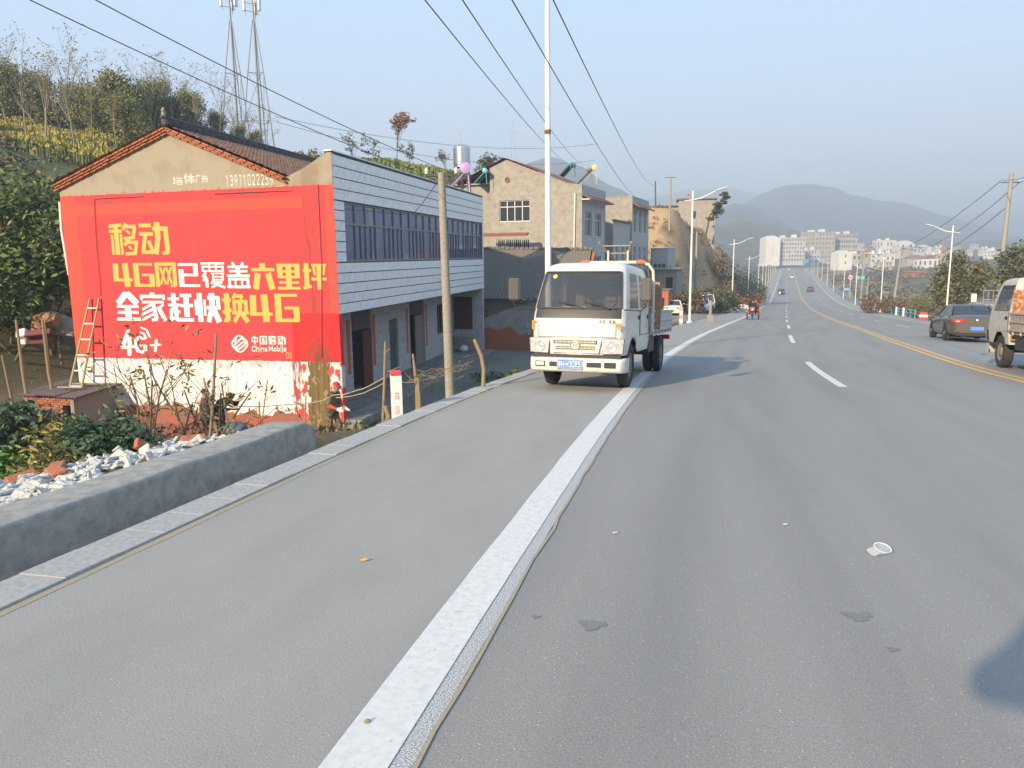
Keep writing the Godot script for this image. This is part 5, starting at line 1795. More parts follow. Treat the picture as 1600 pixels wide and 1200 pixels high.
# passenger car, forward +z, origin on the ground under its middle
func make_car(called: String, label: String, t: Transform3D, paint: Material, sizes: Dictionary, group := "", plate := "") -> Node3D:
	var root := thing(called, label, "car", t, group)
	var L: float = sizes.get("l", 4.75)
	var W: float = sizes.get("w", 1.82)
	var H: float = sizes.get("h", 1.46)
	var van: bool = sizes.get("van", false)
	var hl := L * 0.5
	var hw := W * 0.5
	# stations: share of length from the front, half width, bottom, top
	var st := [[0.0, 0.60, 0.34, 0.58], [0.01, 0.78, 0.26, 0.66], [0.04, 0.90, 0.22, 0.72], [0.12, 0.97, 0.20, 0.80], [0.26, 1.0, 0.19, 0.90], [0.34, 1.0, 0.19, 0.94], [0.5, 1.0, 0.19, 0.96], [0.66, 1.0, 0.19, 0.98], [0.80, 1.0, 0.20, 1.0], [0.92, 0.97, 0.24, 1.0], [0.97, 0.92, 0.27, 0.98], [0.99, 0.84, 0.30, 0.93], [1.0, 0.74, 0.36, 0.86]]
	var rows := []
	for q in st:
		var z: float = hl - L * q[0]
		var w: float = hw * q[1]
		var y0: float = q[2]
		var y1: float = q[3] * (1.0 if not van else 1.06)
		var row := []
		for c in [[0.0, 0.0], [-0.8, 0.0], [-0.97, 0.12], [-1.0, 0.45], [-0.985, 0.75], [-0.94, 0.92], [-0.82, 0.99], [-0.4, 1.03], [0.0, 1.04], [0.4, 1.03], [0.82, 0.99], [0.94, 0.92], [0.985, 0.75], [1.0, 0.45], [0.97, 0.12], [0.8, 0.0], [0.0, 0.0]]:
			row.push_back(Vector3(w * c[0], lerpf(y0, y1, c[1]), z))
		rows.push_back(row)
	var b := MB.new()
	b.grid(rows, Vector2.ONE, Vector2.ONE, true)
	b.fan(rows[0], true)
	b.fan(rows[-1], false)
	var body := put(b, "body", paint, root)
	# cabin: belt line and roof line as rounded rectangles
	var zb0 := hl - L * (0.29 if not van else 0.12)
	var zb1 := hl - L * (0.90 if not van else 0.985)
	var zt0 := hl - L * (0.46 if not van else 0.28)
	var zt1 := hl - L * (0.72 if not van else 0.95)
	var belt := 0.93
	var roofy := H - 0.06
	var glass := MB.new()
	var roof := MB.new()
	var ringb := []
	var ringt := []
	var ringm := []
	var nseg := 32
	for k in nseg + 1:
		var g := TAU * k / nseg + PI / nseg
		var cx := signf(cos(g)) * pow(absf(cos(g)), 0.35)
		var cz := signf(sin(g)) * pow(absf(sin(g)), 0.35)
		# runs so that rows up and columns right face outwards
		ringb.push_back(Vector3(cx * hw * 0.92, belt, lerpf((zb0 + zb1) * 0.5, zb0 if cz > 0 else zb1, absf(cz))))
		ringt.push_back(Vector3(cx * hw * 0.70, roofy, lerpf((zt0 + zt1) * 0.5, zt0 if cz > 0 else zt1, absf(cz))))
		ringm.push_back(Vector3(cx * hw * 0.60, H, lerpf((zt0 + zt1) * 0.5, (zt0 - 0.12) if cz > 0 else (zt1 + 0.12), absf(cz))))
	ringb.reverse()
	ringt.reverse()
	ringm.reverse()
	glass.grid([ringb, ringt], Vector2.ONE, Vector2.ONE, true)
	roof.grid([ringt, ringm], Vector2.ONE, Vector2.ONE, true)
	var mid := Vector3(0, H + 0.015, (zt0 + zt1) * 0.5)
	for k in nseg:
		roof.tri(mid, ringm[k], ringm[k + 1])
	put(glass, "windows", M.dark_pane, root)
	put(roof, "roof", paint, root)
	for sg in [-1.0, 1.0]:
		for q in [[zb0, zt0, 0.035], [zb1, zt1, 0.06], [lerpf(zb0, zb1, 0.52), lerpf(zt0, zt1, 0.42), 0.04]]:
			b = MB.new()
			b.tube([Vector3(sg * hw * 0.915, belt, q[0] + (-0.1 if q[0] > 0 else 0.1)), Vector3(sg * hw * 0.70, roofy, q[1] + (-0.05 if q[1] > 0 else 0.05))], [q[2]], 6)
			put(b, "pillar", paint, root)
	# lamps, bumper trim, plates, mirrors
	for sg in [-1.0, 1.0]:
		b = MB.new()
		b.cbox(Vector3(sg * hw * 0.68, 0.80, -hl + 0.055), Vector3(hw * 0.5, 0.15, 0.1), 0.03, Basis(Vector3.UP, -sg * 0.22))
		var tl := put(b, "tail_lamp", M.tail_red, root)
		b = MB.new()
		b.cbox(Vector3(sg * hw * 0.72, 0.78, -hl + 0.02), Vector3(hw * 0.16, 0.05, 0.06), 0.015, Basis(Vector3.UP, -sg * 0.3))
		put(b, "lamp_insert", plain(0.8, 0.4, 0.25, 0.3), tl)
		b = MB.new()
		b.cbox(Vector3(sg * hw * 0.70, 0.62, hl - 0.10), Vector3(hw * 0.42, 0.13, 0.14), 0.03, Basis(Vector3.UP, sg * 0.35))
		put(b, "headlight", M.chrome, root)
		b = MB.new()
		b.cbox(Vector3(sg * (hw + 0.07), 0.98, zb0 - 0.35), Vector3(0.17, 0.12, 0.09), 0.04)
		put(b, "mirror", paint, root)
		for z in [hl - L * 0.195, hl - L * 0.785]:
			b = MB.new()
			b.lathe([Vector2(0.37, -0.02), Vector2(0.37, 0.012), Vector2(0.3, 0.012), Vector2(0.001, 0.01)], 22, Transform3D(Basis(Vector3.BACK, -PI / 2 * sg), Vector3(sg * (hw - 0.012), 0.36, z)))
			put(b, "wheel_arch", M.black, root)
			wheel(root, Vector3(sg * (hw - 0.09), 0.315, z), 0.315, 0.21, M.steel, sg)
		b = MB.new()
		b.box(Vector3(sg * (hw + 0.001), 0.72, lerpf(zb0, zb1, 0.55)), Vector3(0.012, 0.03, 0.18))
		put(b, "door_handle", M.steel, root)
	b = MB.new()
	b.cbox(Vector3(0, 0.41, -hl + 0.045), Vector3(W * 0.8, 0.035, 0.05), 0.012)
	put(b, "chrome_strip", M.steel, root)
	b = MB.new()
	b.cbox(Vector3(0, 0.29, -hl + 0.06), Vector3(W * 0.78, 0.13, 0.1), 0.03)
	b.cbox(Vector3(0, 0.38, hl - 0.05), Vector3(W * 0.7, 0.2, 0.08), 0.03)
	put(b, "bumper_trim", M.black, root)
	b = MB.new()
	b.cbox(Vector3(0, 0.52, -hl - 0.004), Vector3(0.44, 0.14, 0.02), 0.005)
	put(b, "number_plate", M.plate_blue, root)
	b = MB.new()
	b.lathe([Vector2(0.05, 0.0), Vector2(0.045, 0.012), Vector2(0.001, 0.014)], 14, Transform3D(Basis(Vector3.RIGHT, -PI / 2), Vector3(0, 0.82, -hl + 0.012)))
	put(b, "badge", M.steel, root)
	b = MB.new()
	b.box(Vector3(0.42, 0.24, -hl + 0.3), Vector3(0.16, 0.14, 0.5))
	b.box(Vector3(0, 0.2, 0), Vector3(W * 0.75, 0.06, L * 0.8))
	put(b, "underbody", M.black, root)
	return root

func vehicle_materials() -> void:
	M.black_plastic = plain(0.045, 0.045, 0.048, 0.5)
	M.seat = noisy(101, 0.05, 3, [c3(0.16, 0.12, 0.09), c3(0.25, 0.2, 0.16)], 0.4, 0.9, 128)
	M.chrome = plain(0.5, 0.51, 0.53, 0.35, 0.5)
	var cl := plain(0.9, 0.9, 0.9, 0.03)
	cl.albedo_color.a = 0.16
	cl.transparency = BaseMaterial3D.TRANSPARENCY_ALPHA
	M.clear_lens = cl
	M.cream_metal = noisy(102, 0.06, 4, [c3(0.40, 0.34, 0.24), c3(0.62, 0.56, 0.43), c3(0.68, 0.63, 0.52)], 0.4, 0.6, 256, [], true)
	M.mirror_shell = plain(0.10, 0.095, 0.09, 0.5)
	M.tail_red = plain(0.5, 0.02, 0.02, 0.2)
	M.old_ladder = noisy(108, 0.12, 3, [c3(0.10, 0.09, 0.04), c3(0.28, 0.23, 0.1), c3(0.42, 0.36, 0.24), c3(0.12, 0.2, 0.2)], 0.3, 0.7, 128)
	M.plate_blue = plain(0.1, 0.24, 0.6, 0.4)
	M.dirty_rim = noisy(103, 0.06, 4, [c3(0.13, 0.11, 0.085), c3(0.28, 0.24, 0.19)], 0.3, 0.8, 256, [], true)
	M.rusty = noisy(104, 0.03, 5, [c3(0.20, 0.07, 0.03), c3(0.36, 0.16, 0.08), c3(0.45, 0.34, 0.24)], 0.8, 0.9, 256, [], true)
	M.plank = noisy(105, 0.04, 4, [c3(0.20, 0.11, 0.06), c3(0.34, 0.2, 0.11), c3(0.42, 0.3, 0.2)], 0.6, 0.9, 256, [], true)

func build_truck_scene() -> void:
	vehicle_materials()
	var paint := noisy(106, 0.025, 5, [c3(0.54, 0.51, 0.44), c3(0.69, 0.67, 0.61), c3(0.73, 0.71, 0.66)], 1.6, 0.35, 512, [[0.0008, 0.3, 0.2, 0.12]], true)
	paint.clearcoat_enabled = true
	paint.clearcoat = 0.5
	paint.clearcoat_roughness = 0.15
	var bed := noisy(107, 0.03, 5, [c3(0.34, 0.34, 0.34), c3(0.48, 0.48, 0.47), c3(0.54, 0.54, 0.53)], 1.0, 0.6, 256, [[0.003, 0.2, 0.1, 0.05]], true)
	# front left wheel of the truck touches the white line
	var fl := on_level(984, 606, -2.17)
	var fwd2 := Vector2(-0.322, 0.947)
	var yaw := atan2(fwd2.x, fwd2.y)
	var left := Vector3(cos(yaw), 0, -sin(yaw))
	var o := fl - left * 0.70
	var q := on_road(o.x, o.z)
	o.y = road_y(q.x, q.y) + 0.01
	var rear := o - Vector3(sin(yaw), 0, cos(yaw)) * 3.3
	var q2 := on_road(rear.x, rear.z)
	var pitch := atan2((road_y(q2.x, q2.y) + 0.01) - o.y, 3.3)
	var t := Transform3D(Basis(Vector3.UP, yaw) * Basis(Vector3.RIGHT, pitch) * Basis.from_scale(Vector3(0.88, 1, 1)), o)
	make_truck("delivery_truck", "white light truck with crew cab and open bed parked on the shoulder facing uphill", t, paint, bed, true)
	truck_t = t
	# boards and a ladder carried on the truck
	var bd := MB.new()
	for k in 4:
		bd.cbox(t * Vector3(0.28 + 0.16 * k, 1.28 + 0.06 * (k % 2), -1.98 - 0.05 * k), Vector3(0.5, 0.9, 0.03), 0.005, t.basis * Basis(Vector3.RIGHT, -0.08 - 0.03 * k))
	tag(put(bd, "wooden_boards", M.plank), "brown wooden boards standing in the truck bed behind the cab", "boards")
	var lad := thing("folding_ladder", "paint-spattered folding ladder lying on the rack of the white truck", "ladder", t * turned(Vector3(0.08, 2.2, -1.95)))
	for sg in [-1.0, 1.0]:
		var rl := MB.new()
		rl.tube([Vector3(sg * 0.16 + 0.05, 0.0, -0.1), Vector3(sg * 0.34, 0.3, 0.3)], [0.022], 6)
		put(rl, "rail", M.old_ladder, lad)
		rl = MB.new()
		rl.tube([Vector3(sg * 0.36, 0.0, -0.9), Vector3(sg * 0.16 + 0.05, -0.02, -0.1)], [0.022], 6)
		put(rl, "rail", M.old_ladder, lad)
	for k in 2:
		var rl := MB.new()
		var f := 0.35 + 0.4 * k
		rl.cbox(Vector3(0.025, f * 0.32, lerpf(-0.1, 0.3, f)), Vector3(0.46 + 0.14 * k, 0.025, 0.06), 0.01)
		put(rl, "rung", M.old_ladder, lad)
	var sg2 := MB.new()
	sg2.cbox(t * Vector3(0.75, 1.62, -1.86), Vector3(0.3, 0.14, 0.05), 0.01, t.basis)
	tag(put(sg2, "blue_box", plain(0.05, 0.11, 0.33, 0.5)), "small dark blue box hung behind the truck cab", "box")

var truck_t := Transform3D.IDENTITY

func down_road(d: float, o: float, facing_us: bool) -> Transform3D:
	var p := road_at(d, o, 0.005)
	var yaw := road_yaw(d) + (0.0 if facing_us else PI)
	var f := along(d)
	var tilt := asin(clampf(-f.y, -0.3, 0.3)) * (1.0 if not facing_us else -1.0)
	return Transform3D(Basis(Vector3.UP, yaw) * Basis(Vector3.RIGHT, tilt), p)

func build_traffic() -> void:
	# dusty truck going down on the right
	var dusty := noisy(111, 0.03, 5, [c3(0.34, 0.33, 0.31), c3(0.45, 0.44, 0.42), c3(0.5, 0.47, 0.42)], 1.4, 0.55, 256, [[0.003, 0.3, 0.22, 0.14]], true)
	var dirt := noisy(112, 0.03, 5, [c3(0.22, 0.17, 0.12), c3(0.36, 0.31, 0.25), c3(0.44, 0.4, 0.34)], 1.0, 0.8, 256, [], true)
	var q := on_road(0, 0)
	var wl := on_level(1566, 573, -2.62)
	q = on_road(wl.x, wl.z)
	var t := down_road(q.x, q.y + 0.72, false)
	make_truck("dusty_truck", "dusty grey flatbed truck with rusty headboard driving away beside the yellow lines", t, dusty, dirt, false)
	var br := car_paint(0.13, 0.115, 0.10, 0.5, 0.35)
	var sl := on_level(1487, 534, -3.2)
	q = on_road(sl.x, sl.z)
	make_car("sedan", "grey-brown sedan with red tail lamps driving away ahead of the dusty truck", down_road(31.6, 3.0, false), br, {"l": 4.75, "w": 1.8, "h": 1.41})
	var far_grp := "cars far down the road"
	make_car("dark_car", "dark car coming uphill behind the motorcycle", down_road(211.0, -4.9, true), car_paint(0.03, 0.035, 0.05), {}, far_grp)
	make_car("maroon_car", "dark maroon car driving away in the outer right lane", down_road(228.0, 3.0, false), car_paint(0.09, 0.04, 0.04), {}, far_grp)
	make_car("white_car", "small white car coming uphill by the yellow lines", down_road(338.0, -1.6, true), car_paint(0.72, 0.72, 0.72), {}, far_grp)
	make_car("white_car", "tiny white car at the far bend of the road", down_road(500.0, -2.6, true), car_paint(0.72, 0.72, 0.72), {}, far_grp)
	# parked beside the houses on the left
	var p := stand(1052, 478, 72.0)
	p.y = maxf(p.y, at(1052, 475, 72.0).y - 0.1)
	make_car("parked_sedan", "cream white sedan parked by the brick hut, its tail to the road", turned(Vector3(p.x, ground_y(p.x, p.z), p.z), road_yaw(70.0) + PI + 0.1), car_paint(0.70, 0.66, 0.58), {"l": 4.5, "w": 1.75, "h": 1.42})
	p = stand(1095, 480, 78.0)
	make_car("parked_van", "white van parked under the roadside bushes facing the camera", turned(p, road_yaw(78.0) - 0.25), car_paint(0.72, 0.72, 0.72), {"l": 4.2, "w": 1.7, "h": 1.85, "van": true})
	# cargo tricycle coming uphill
	q = on_road(on_level(1186, 499, -5.5).x, on_level(1186, 499, -5.5).z)
	t = down_road(57.4, -6.0, true)
	t.basis = t.basis.scaled(Vector3.ONE * 0.86)
	trike_t = t
	var tr := thing("cargo_tricycle", "red motor tricycle with a cargo box coming uphill", "tricycle", t)
	var red := car_paint(0.26, 0.03, 0.028)
	var b := MB.new()
	b.lathe([Vector2(0.2, -0.05), Vector2(0.29, -0.05), Vector2(0.32, 0.0), Vector2(0.29, 0.05), Vector2(0.2, 0.05), Vector2(0.001, 0.02)], 18, Transform3D(Basis(Vector3.BACK, -PI / 2), Vector3(0, 0.32, 0.95)))
	put(b, "front_wheel", M.rubber, tr)
	for sg in [-1.0, 1.0]:
		wheel(tr, Vector3(sg * 0.5, 0.31, -0.75), 0.31, 0.11, M.steel, sg)
		b = MB.new()
		b.tube([Vector3(sg * 0.09, 0.32, 0.95), Vector3(sg * 0.09, 0.7, 0.8), Vector3(sg * 0.08, 1.02, 0.66)], [0.025], 6)
		put(b, "fork", M.dark_metal, tr)
	b = MB.new()
	b.tube([Vector3(-0.38, 1.06, 0.5), Vector3(-0.2, 1.1, 0.62), Vector3(0.2, 1.1, 0.62), Vector3(0.38, 1.06, 0.5)], [0.018], 6)
	put(b, "handlebar", M.black, tr)
	b = MB.new()
	b.cbox(Vector3(0, 0.92, 0.72), Vector3(0.42, 0.4, 0.1), 0.04, Basis(Vector3.RIGHT, -0.3))
	b.cbox(Vector3(0, 0.55, 0.93), Vector3(0.2, 0.1, 0.5), 0.04)
	b.cbox(Vector3(0, 0.72, 0.2), Vector3(0.36, 0.28, 0.6), 0.06)
	put(b, "fairing", red, tr)
	b = MB.new()
	b.lathe([Vector2(0.001, 0.07), Vector2(0.1, 0.06), Vector2(0.12, 0.0), Vector2(0.06, -0.08)], 14, Transform3D(Basis(Vector3.RIGHT, PI / 2), Vector3(0, 0.86, 0.83)))
	put(b, "headlamp", M.chrome, tr)
	for sg in [-1.0, 1.0]:
		b = MB.new()
		b.cbox(Vector3(sg * 0.47, 0.45, 0.1), Vector3(0.18, 0.3, 0.5), 0.05)
		put(b, "leg_shield", red, tr)
	b = MB.new()
	b.cbox(Vector3(0, 0.78, -0.15), Vector3(0.5, 0.14, 0.4), 0.05)
	put(b, "saddle", M.black, tr)
	b = MB.new()
	b.cbox(Vector3(0, 0.6, -0.9), Vector3(1.0, 0.05, 1.3), 0.01)
	for sg in [-1.0, 1.0]:
		b.cbox(Vector3(sg * 0.5, 0.76, -0.9), Vector3(0.03, 0.3, 1.3), 0.008)
		b.cbox(Vector3(0, 0.76, -0.9 + sg * 0.64), Vector3(1.0, 0.3, 0.03), 0.008)
	put(b, "cargo_box", red, tr)
	# two motorcycles farther down
	for mq in [[202.0, -5.2, "white scooter coming uphill in front of the dark car", plain(0.7, 0.7, 0.7, 0.4)], [288.0, -5.6, "small red motorcycle far down the left lane", plain(0.35, 0.06, 0.05, 0.5)]]:
		t = down_road(mq[0], mq[1], true)
		var mo := thing("motorcycle", mq[2], "motorcycle", t, "motorcycles on the road")
		for z in [0.62, -0.62]:
			b = MB.new()
			b.lathe([Vector2(0.18, -0.05), Vector2(0.27, -0.05), Vector2(0.3, 0.0), Vector2(0.27, 0.05), Vector2(0.18, 0.05)], 14, Transform3D(Basis(Vector3.BACK, -PI / 2), Vector3(0, 0.3, z)))
			put(b, "wheel", M.rubber, mo)
		b = MB.new()
		b.cbox(Vector3(0, 0.62, -0.1), Vector3(0.3, 0.36, 0.9), 0.1)
		b.cbox(Vector3(0, 0.75, 0.5), Vector3(0.42, 0.6, 0.1), 0.05, Basis(Vector3.RIGHT, -0.3))
		put(b, "bodywork", mq[3], mo)
		b = MB.new()
		b.tube([Vector3(-0.33, 1.02, 0.3), Vector3(0, 1.06, 0.42), Vector3(0.33, 1.02, 0.3)], [0.02], 5)
		put(b, "handlebar", M.black, mo)
		bike_ts.push_back(t)
var trike_t := Transform3D.IDENTITY
var bike_ts := []

# ---------------------------------------------------------------- other buildings
# a house block in its own frame: x to the right along its gable (0 .. -width), z back along its road front (0 .. -length)
func block(called: String, label: String, corner: Vector3, turn: float, group := "", cat := "house") -> Node3D:
	return thing(called, label, cat, Transform3D(Basis(Vector3.UP, -turn), corner), group)

# openings: [x, y, w, h]; adds window frames and panes as parts
func wall_part(parent: Node3D, called: String, t: Transform3D, w: float, h: float, opens: Array, mat: Material, frame: Material, glass: Material, panes := 2, deep := 0.14) -> void:
	var b := MB.new()
	var holes := []
	for q in opens:
		holes.push_back(Rect2(q[0], q[1], q[2], q[3]))
	b.wall(w, h, holes, deep, t)
	put(b, called, mat, parent)
	for q in opens:
		b = MB.new()
		var fw := 0.06
		var z := -deep * 0.6
		var x0: float = q[0]
		var y0: float = q[1]
		var ww: float = q[2]
		var hh: float = q[3]
		b.xf = t
		if frame != null:
			b.box(Vector3(x0 + ww * 0.5, y0 + fw * 0.5, z), Vector3(ww, fw, 0.05))
			b.box(Vector3(x0 + ww * 0.5, y0 + hh - fw * 0.5, z), Vector3(ww, fw, 0.05))
			for k in panes + 1:
				b.box(Vector3(x0 + fw * 0.5 + (ww - fw) * k / panes, y0 + hh * 0.5, z), Vector3(fw, hh - fw * 2.0, 0.05))
			if hh > 1.0 and panes > 1:
				b.box(Vector3(x0 + ww * 0.5, y0 + hh * 0.7, z + 0.003), Vector3(ww - fw * 2.0, fw, 0.05))
			var win := put(b, "window", frame, parent)
			b = MB.new()
			b.xf = t
			for k in panes:
				b.box(Vector3(x0 + fw + (ww - fw) * (k + 0.5) / panes - fw * 0.5, y0 + hh * 0.5, z - 0.01), Vector3((ww - fw) / panes, hh - fw, 0.008))
			put(b, "pane", glass, win)
		else:
			b.box(Vector3(x0 + ww * 0.5, y0 + hh * 0.5, -deep - 0.01), Vector3(ww + 0.02, hh + 0.02, 0.02))
			put(b, "window", glass, parent)

func front_xf(x := 0.0, y := 0.0, z := 0.0) -> Transform3D:
	return Transform3D(Basis(Vector3(0, 0, -1), Vector3.UP, Vector3(1, 0, 0)), Vector3(x, y, z))
# gable wall runs leftwards from the corner, so its own x starts at the left end
func gable_xf(w: float, y := 0.0) -> Transform3D:
	return Transform3D(Basis.IDENTITY, Vector3(-w, y, 0))

func solar_heater(p: Vector3, yaw: float, s: float, m: Material, label: String) -> void:
	var h := thing("solar_heater", label, "solar heater", turned(p, yaw, s), "solar water heaters on the roofs")
	var b := MB.new()
	b.lathe([Vector2(0.001, -0.9), Vector2(0.2, -0.9), Vector2(0.24, -0.86), Vector2(0.24, 0.86), Vector2(0.2, 0.9), Vector2(0.001, 0.9)], 18, Transform3D(Basis(Vector3.RIGHT, PI / 2), Vector3(0, 1.35, 0)))
	put(b, "tank", M.galv, h)
	for sg in [-1.0, 1.0]:
		b = MB.new()
		b.lathe([Vector2(0.255, -0.03), Vector2(0.255, 0.03), Vector2(0.001, 0.05)], 18, Transform3D(Basis(Vector3.RIGHT, PI / 2 * sg), Vector3(0, 1.35, 0.9 * sg)))
		put(b, "end_cap", m, h)
	b = MB.new()
	for k in 14:
		b.tube([Vector3(-0.1, 1.2, -0.8 + k * 0.123), Vector3(-1.15, 0.15, -0.8 + k * 0.123)], [0.035], 6)
	put(b, "glass_tubes", M.dark_pane, h)
	for sg in [-1.0, 1.0]:
		b = MB.new()
		b.tube([Vector3(0.12, 1.2, sg * 0.8), Vector3(0.2, 0.0, sg * 0.8)], [0.035], 6)
		b.tube([Vector3(0.0, 1.2, sg * 0.8), Vector3(-1.2, 0.05, sg * 0.8)], [0.03], 6)
		put(b, "leg", m, h)

func build_left_buildings() -> void:
	# tank and purple heater on the far end of the painted house
	var hb := Basis(Vector3.UP, -HOUSE_TURN)
	var tp := at(722, 262, 41.0)
	var tank := thing("water_tank", "ribbed stainless steel water tank standing on the tiled house", "water tank", turned(tp, 0.0))
	var prof := [Vector2(0.001, 1.18), Vector2(0.3, 1.16), Vector2(0.44, 1.06)]
	for k in 9:
		prof.push_back(Vector2(0.44 if k % 2 == 0 else 0.455, 1.02 - k * 0.115))
	prof.push_back(Vector2(0.44, 0.0))
	prof.reverse()
	var b := MB.new()
	b.lathe(prof, 24)
	put(b, "shell", M.steel, tank)
	b = MB.new()
	b.tube([Vector3(-0.1, 1.15, 0), Vector3(-0.12, 1.75, 0)], [0.03], 6)
	put(b, "vent_pipe", M.galv, tank)
	b = MB.new()
	for k in 4:
		b.tube([Vector3(cos(k * PI / 2) * 0.38, 0.0, sin(k * PI / 2) * 0.38), Vector3(cos(k * PI / 2) * 0.45, -1.6, sin(k * PI / 2) * 0.45)], [0.03], 6)
	put(b, "stand", M.dark_metal, tank)
	solar_heater(at(727, 300, 38.5) + Vector3(0, -0.35, 0), -HOUSE_TURN + 0.3, 1.05, plain(0.42, 0.30, 0.58, 0.5), "solar water heater with lilac end caps on the tiled house")

	# ---- old brick house with grey tile roof
	var g := stand(762, 548, 43.0)
	g.y = -5.1
	var old := block("old_brick_house", "old low brick house with a grey tiled roof and patched walls", g, 0.28)
	var ow := Basis(Vector3.UP, -0.28)
	# long roof seen side on: ridge runs across the view
	b = MB.new()
	tile_slope(b, Vector3(-2.6, 2.75, 0.2), Vector3(5.4, 2.75, -0.4), Vector3(-2.6, 5.55, -4.6), Vector3(5.0, 5.35, -4.6), 0.2, 0.2, 0.04)
	put(b, "roof_slope", M.old_tile, old)
	b = MB.new()
	tile_slope(b, Vector3(5.4, 2.9, -8.6), Vector3(-2.6, 2.9, -8.6), Vector3(5.0, 5.35, -4.6), Vector3(-2.6, 5.55, -4.6), 0.2, 0.2, 0.04)
	put(b, "roof_slope", M.old_tile, old)
	b = MB.new()
	for k in 26:
		b.cbox(Vector3(-2.5 + k * 0.3, 5.6 - 0.006 * k + bump.get_noise_1d(k * 90.0) * 0.06, -4.6), Vector3(0.28, 0.2, 0.24), 0.05)
	put(b, "ridge", M.old_tile, old)
	b = MB.new()
	b.box(Vector3(1.35, 1.3, -4.4), Vector3(7.4, 3.2, 7.6))
	put(b, "wall_core", M.mortar, old)
	b = MB.new()
	b.prism(PackedVector2Array([Vector2(-8.4, 2.8), Vector2(-0.6, 2.8), Vector2(-4.6, 5.25)]), 0.2, Transform3D(Basis(Vector3(0, 0, 1), Vector3.UP, Vector3(-1, 0, 0)), Vector3(5.05, 0, 0)))
	put(b, "side_gable", M.brick, old)
	# brick front, each brick laid singly where the plaster is gone
	var bm := []
	for k in 3:
		var s := MB.new()
		s.cbox(Vector3.ZERO, Vector3(0.235, 0.058, 0.06), 0.006)
		bm.push_back(s.mesh())
	var nb := 0
	for course in 40:
		for k in 9:
			var x := -2.2 + k * 0.25 + (0.125 if course % 2 else 0.0)
			if x > -0.15 or nb >= 295:
				continue
			nb += 1
			inst(bm[(k + course) % 3], "brick", M.brick if (k * 7 + course * 3) % 5 else M.brick_dark, old, Transform3D(Basis.IDENTITY, Vector3(x, -0.1 + course * 0.068, -0.575 + rng.randf_range(-0.006, 0.006))))
	# low lean-to in front with plastered wall and broken eaves
	b = MB.new()
	b.prism(PackedVector2Array([Vector2(-0.1, -0.3), Vector2(5.3, -0.3), Vector2(5.3, 2.1), Vector2(4.2, 3.05), Vector2(3.0, 3.0), Vector2(2.2, 2.5), Vector2(0.4, 1.9), Vector2(-0.1, 1.7)]), 0.3, Transform3D(Basis.IDENTITY, Vector3(0, 0, 0.9)))
	put(b, "lean_to_wall", M.house_plaster, old)
	b = MB.new()
	b.prism(PackedVector2Array([Vector2(-0.12, -0.3), Vector2(5.32, -0.3), Vector2(5.32, 0.9), Vector2(4.6, 1.3), Vector2(3.7, 0.8), Vector2(2.9, 1.1), Vector2(2.1, 0.85), Vector2(1.6, 1.35), Vector2(0.8, 1.1), Vector2(0.4, 1.3), Vector2(-0.12, 1.1)]), 0.1, Transform3D(Basis.IDENTITY, Vector3(0, 0, 0.96)))
	put(b, "bare_brick_patch", M.brick, old)
	b = MB.new()
	for k in 30:
		b.cbox(Vector3(1.9 + k * 0.085 + rng.randf() * 0.05, 2.72 + rng.randf() * 0.25 - absf(k - 18) * 0.012, 0.75 + rng.randf() * 0.3), Vector3(0.18, 0.03, 0.34), 0.01, Basis(Vector3(rng.randf(), 1, rng.randf()).normalized(), rng.randf_range(-1.0, 1.0)))
	put(b, "broken_eaves", M.old_tile, old).set_meta("kind", "stuff")
	var slogan := lin(0.5, 0.47, 0.43)
	b = MB.new()
	for q in [[2.7, 0.7], [3.05, 0.7], [3.4, 0.72], [2.6, 1.1], [2.95, 1.1], [3.3, 1.12], [3.65, 1.1]]:
		for s in [[0, 0.12, 0.2, 0.03], [0, 0.0, 0.22, 0.03], [0, -0.12, 0.2, 0.03], [0, 0, 0.03, 0.26], [-0.07, -0.05, 0.03, 0.16]]:
			b.box(Vector3(q[0] + s[0], q[1] + 0.35 + s[1], 0.964), Vector3(s[2], s[3], 0.004))
	put(b, "faded_lettering", plain(0.62, 0.58, 0.52, 0.9), old)

	# ---- grey plastered house with the awning window
	var c := at(909, 400, 60.0)
	c.y = -4.7
	var turn := 0.36
	var gh := block("grey_house", "tall grey plastered house with a sloping gable and white framed window", c, turn)
	var W := 8.4
	var up := -c.y
	var gp := func(px: float, py: float) -> Vector2:
		var a := Vector3(sin(turn), 0, -cos(turn))
		var bv := Vector3(cos(turn), 0, sin(turn))
		var q := ray(px, py)
		var p := q * (Vector3(c.x, 0, c.z).dot(a) / q.dot(a))
		return Vector2((p - c).dot(bv), p.y - c.y)
	var w0: Vector2 = gp.call(780, 347)
	var w1: Vector2 = gp.call(828, 312)
	var v0: Vector2 = gp.call(776, 392)
	var v1: Vector2 = gp.call(828, 373)
	var peak: Vector2 = gp.call(790, 249)
	var knee: Vector2 = gp.call(886, 286)
	var lefte: Vector2 = gp.call(765, 262)
	var top: Vector2 = gp.call(908, 288)
	W = -lefte.x
	var base_h: float = knee.y - 0.02
	wall_part(gh, "gable_wall", gable_xf(W), W, w1.y + 0.5, [[w0.x + W, w0.y, w1.x - w0.x, w1.y - w0.y], [v0.x + W, v0.y, v1.x - v0.x, v1.y - v0.y]], M.house_plaster, M.white_frame, M.dark_pane, 4, 0.2)
	b = MB.new()
	b.prism(PackedVector2Array([Vector2(-W, w1.y + 0.5), Vector2(0, w1.y + 0.5), Vector2(0, top.y), Vector2(knee.x, knee.y), peak, lefte]), 0.24)
	put(b, "gable_top", M.house_plaster, gh)
	b = MB.new()
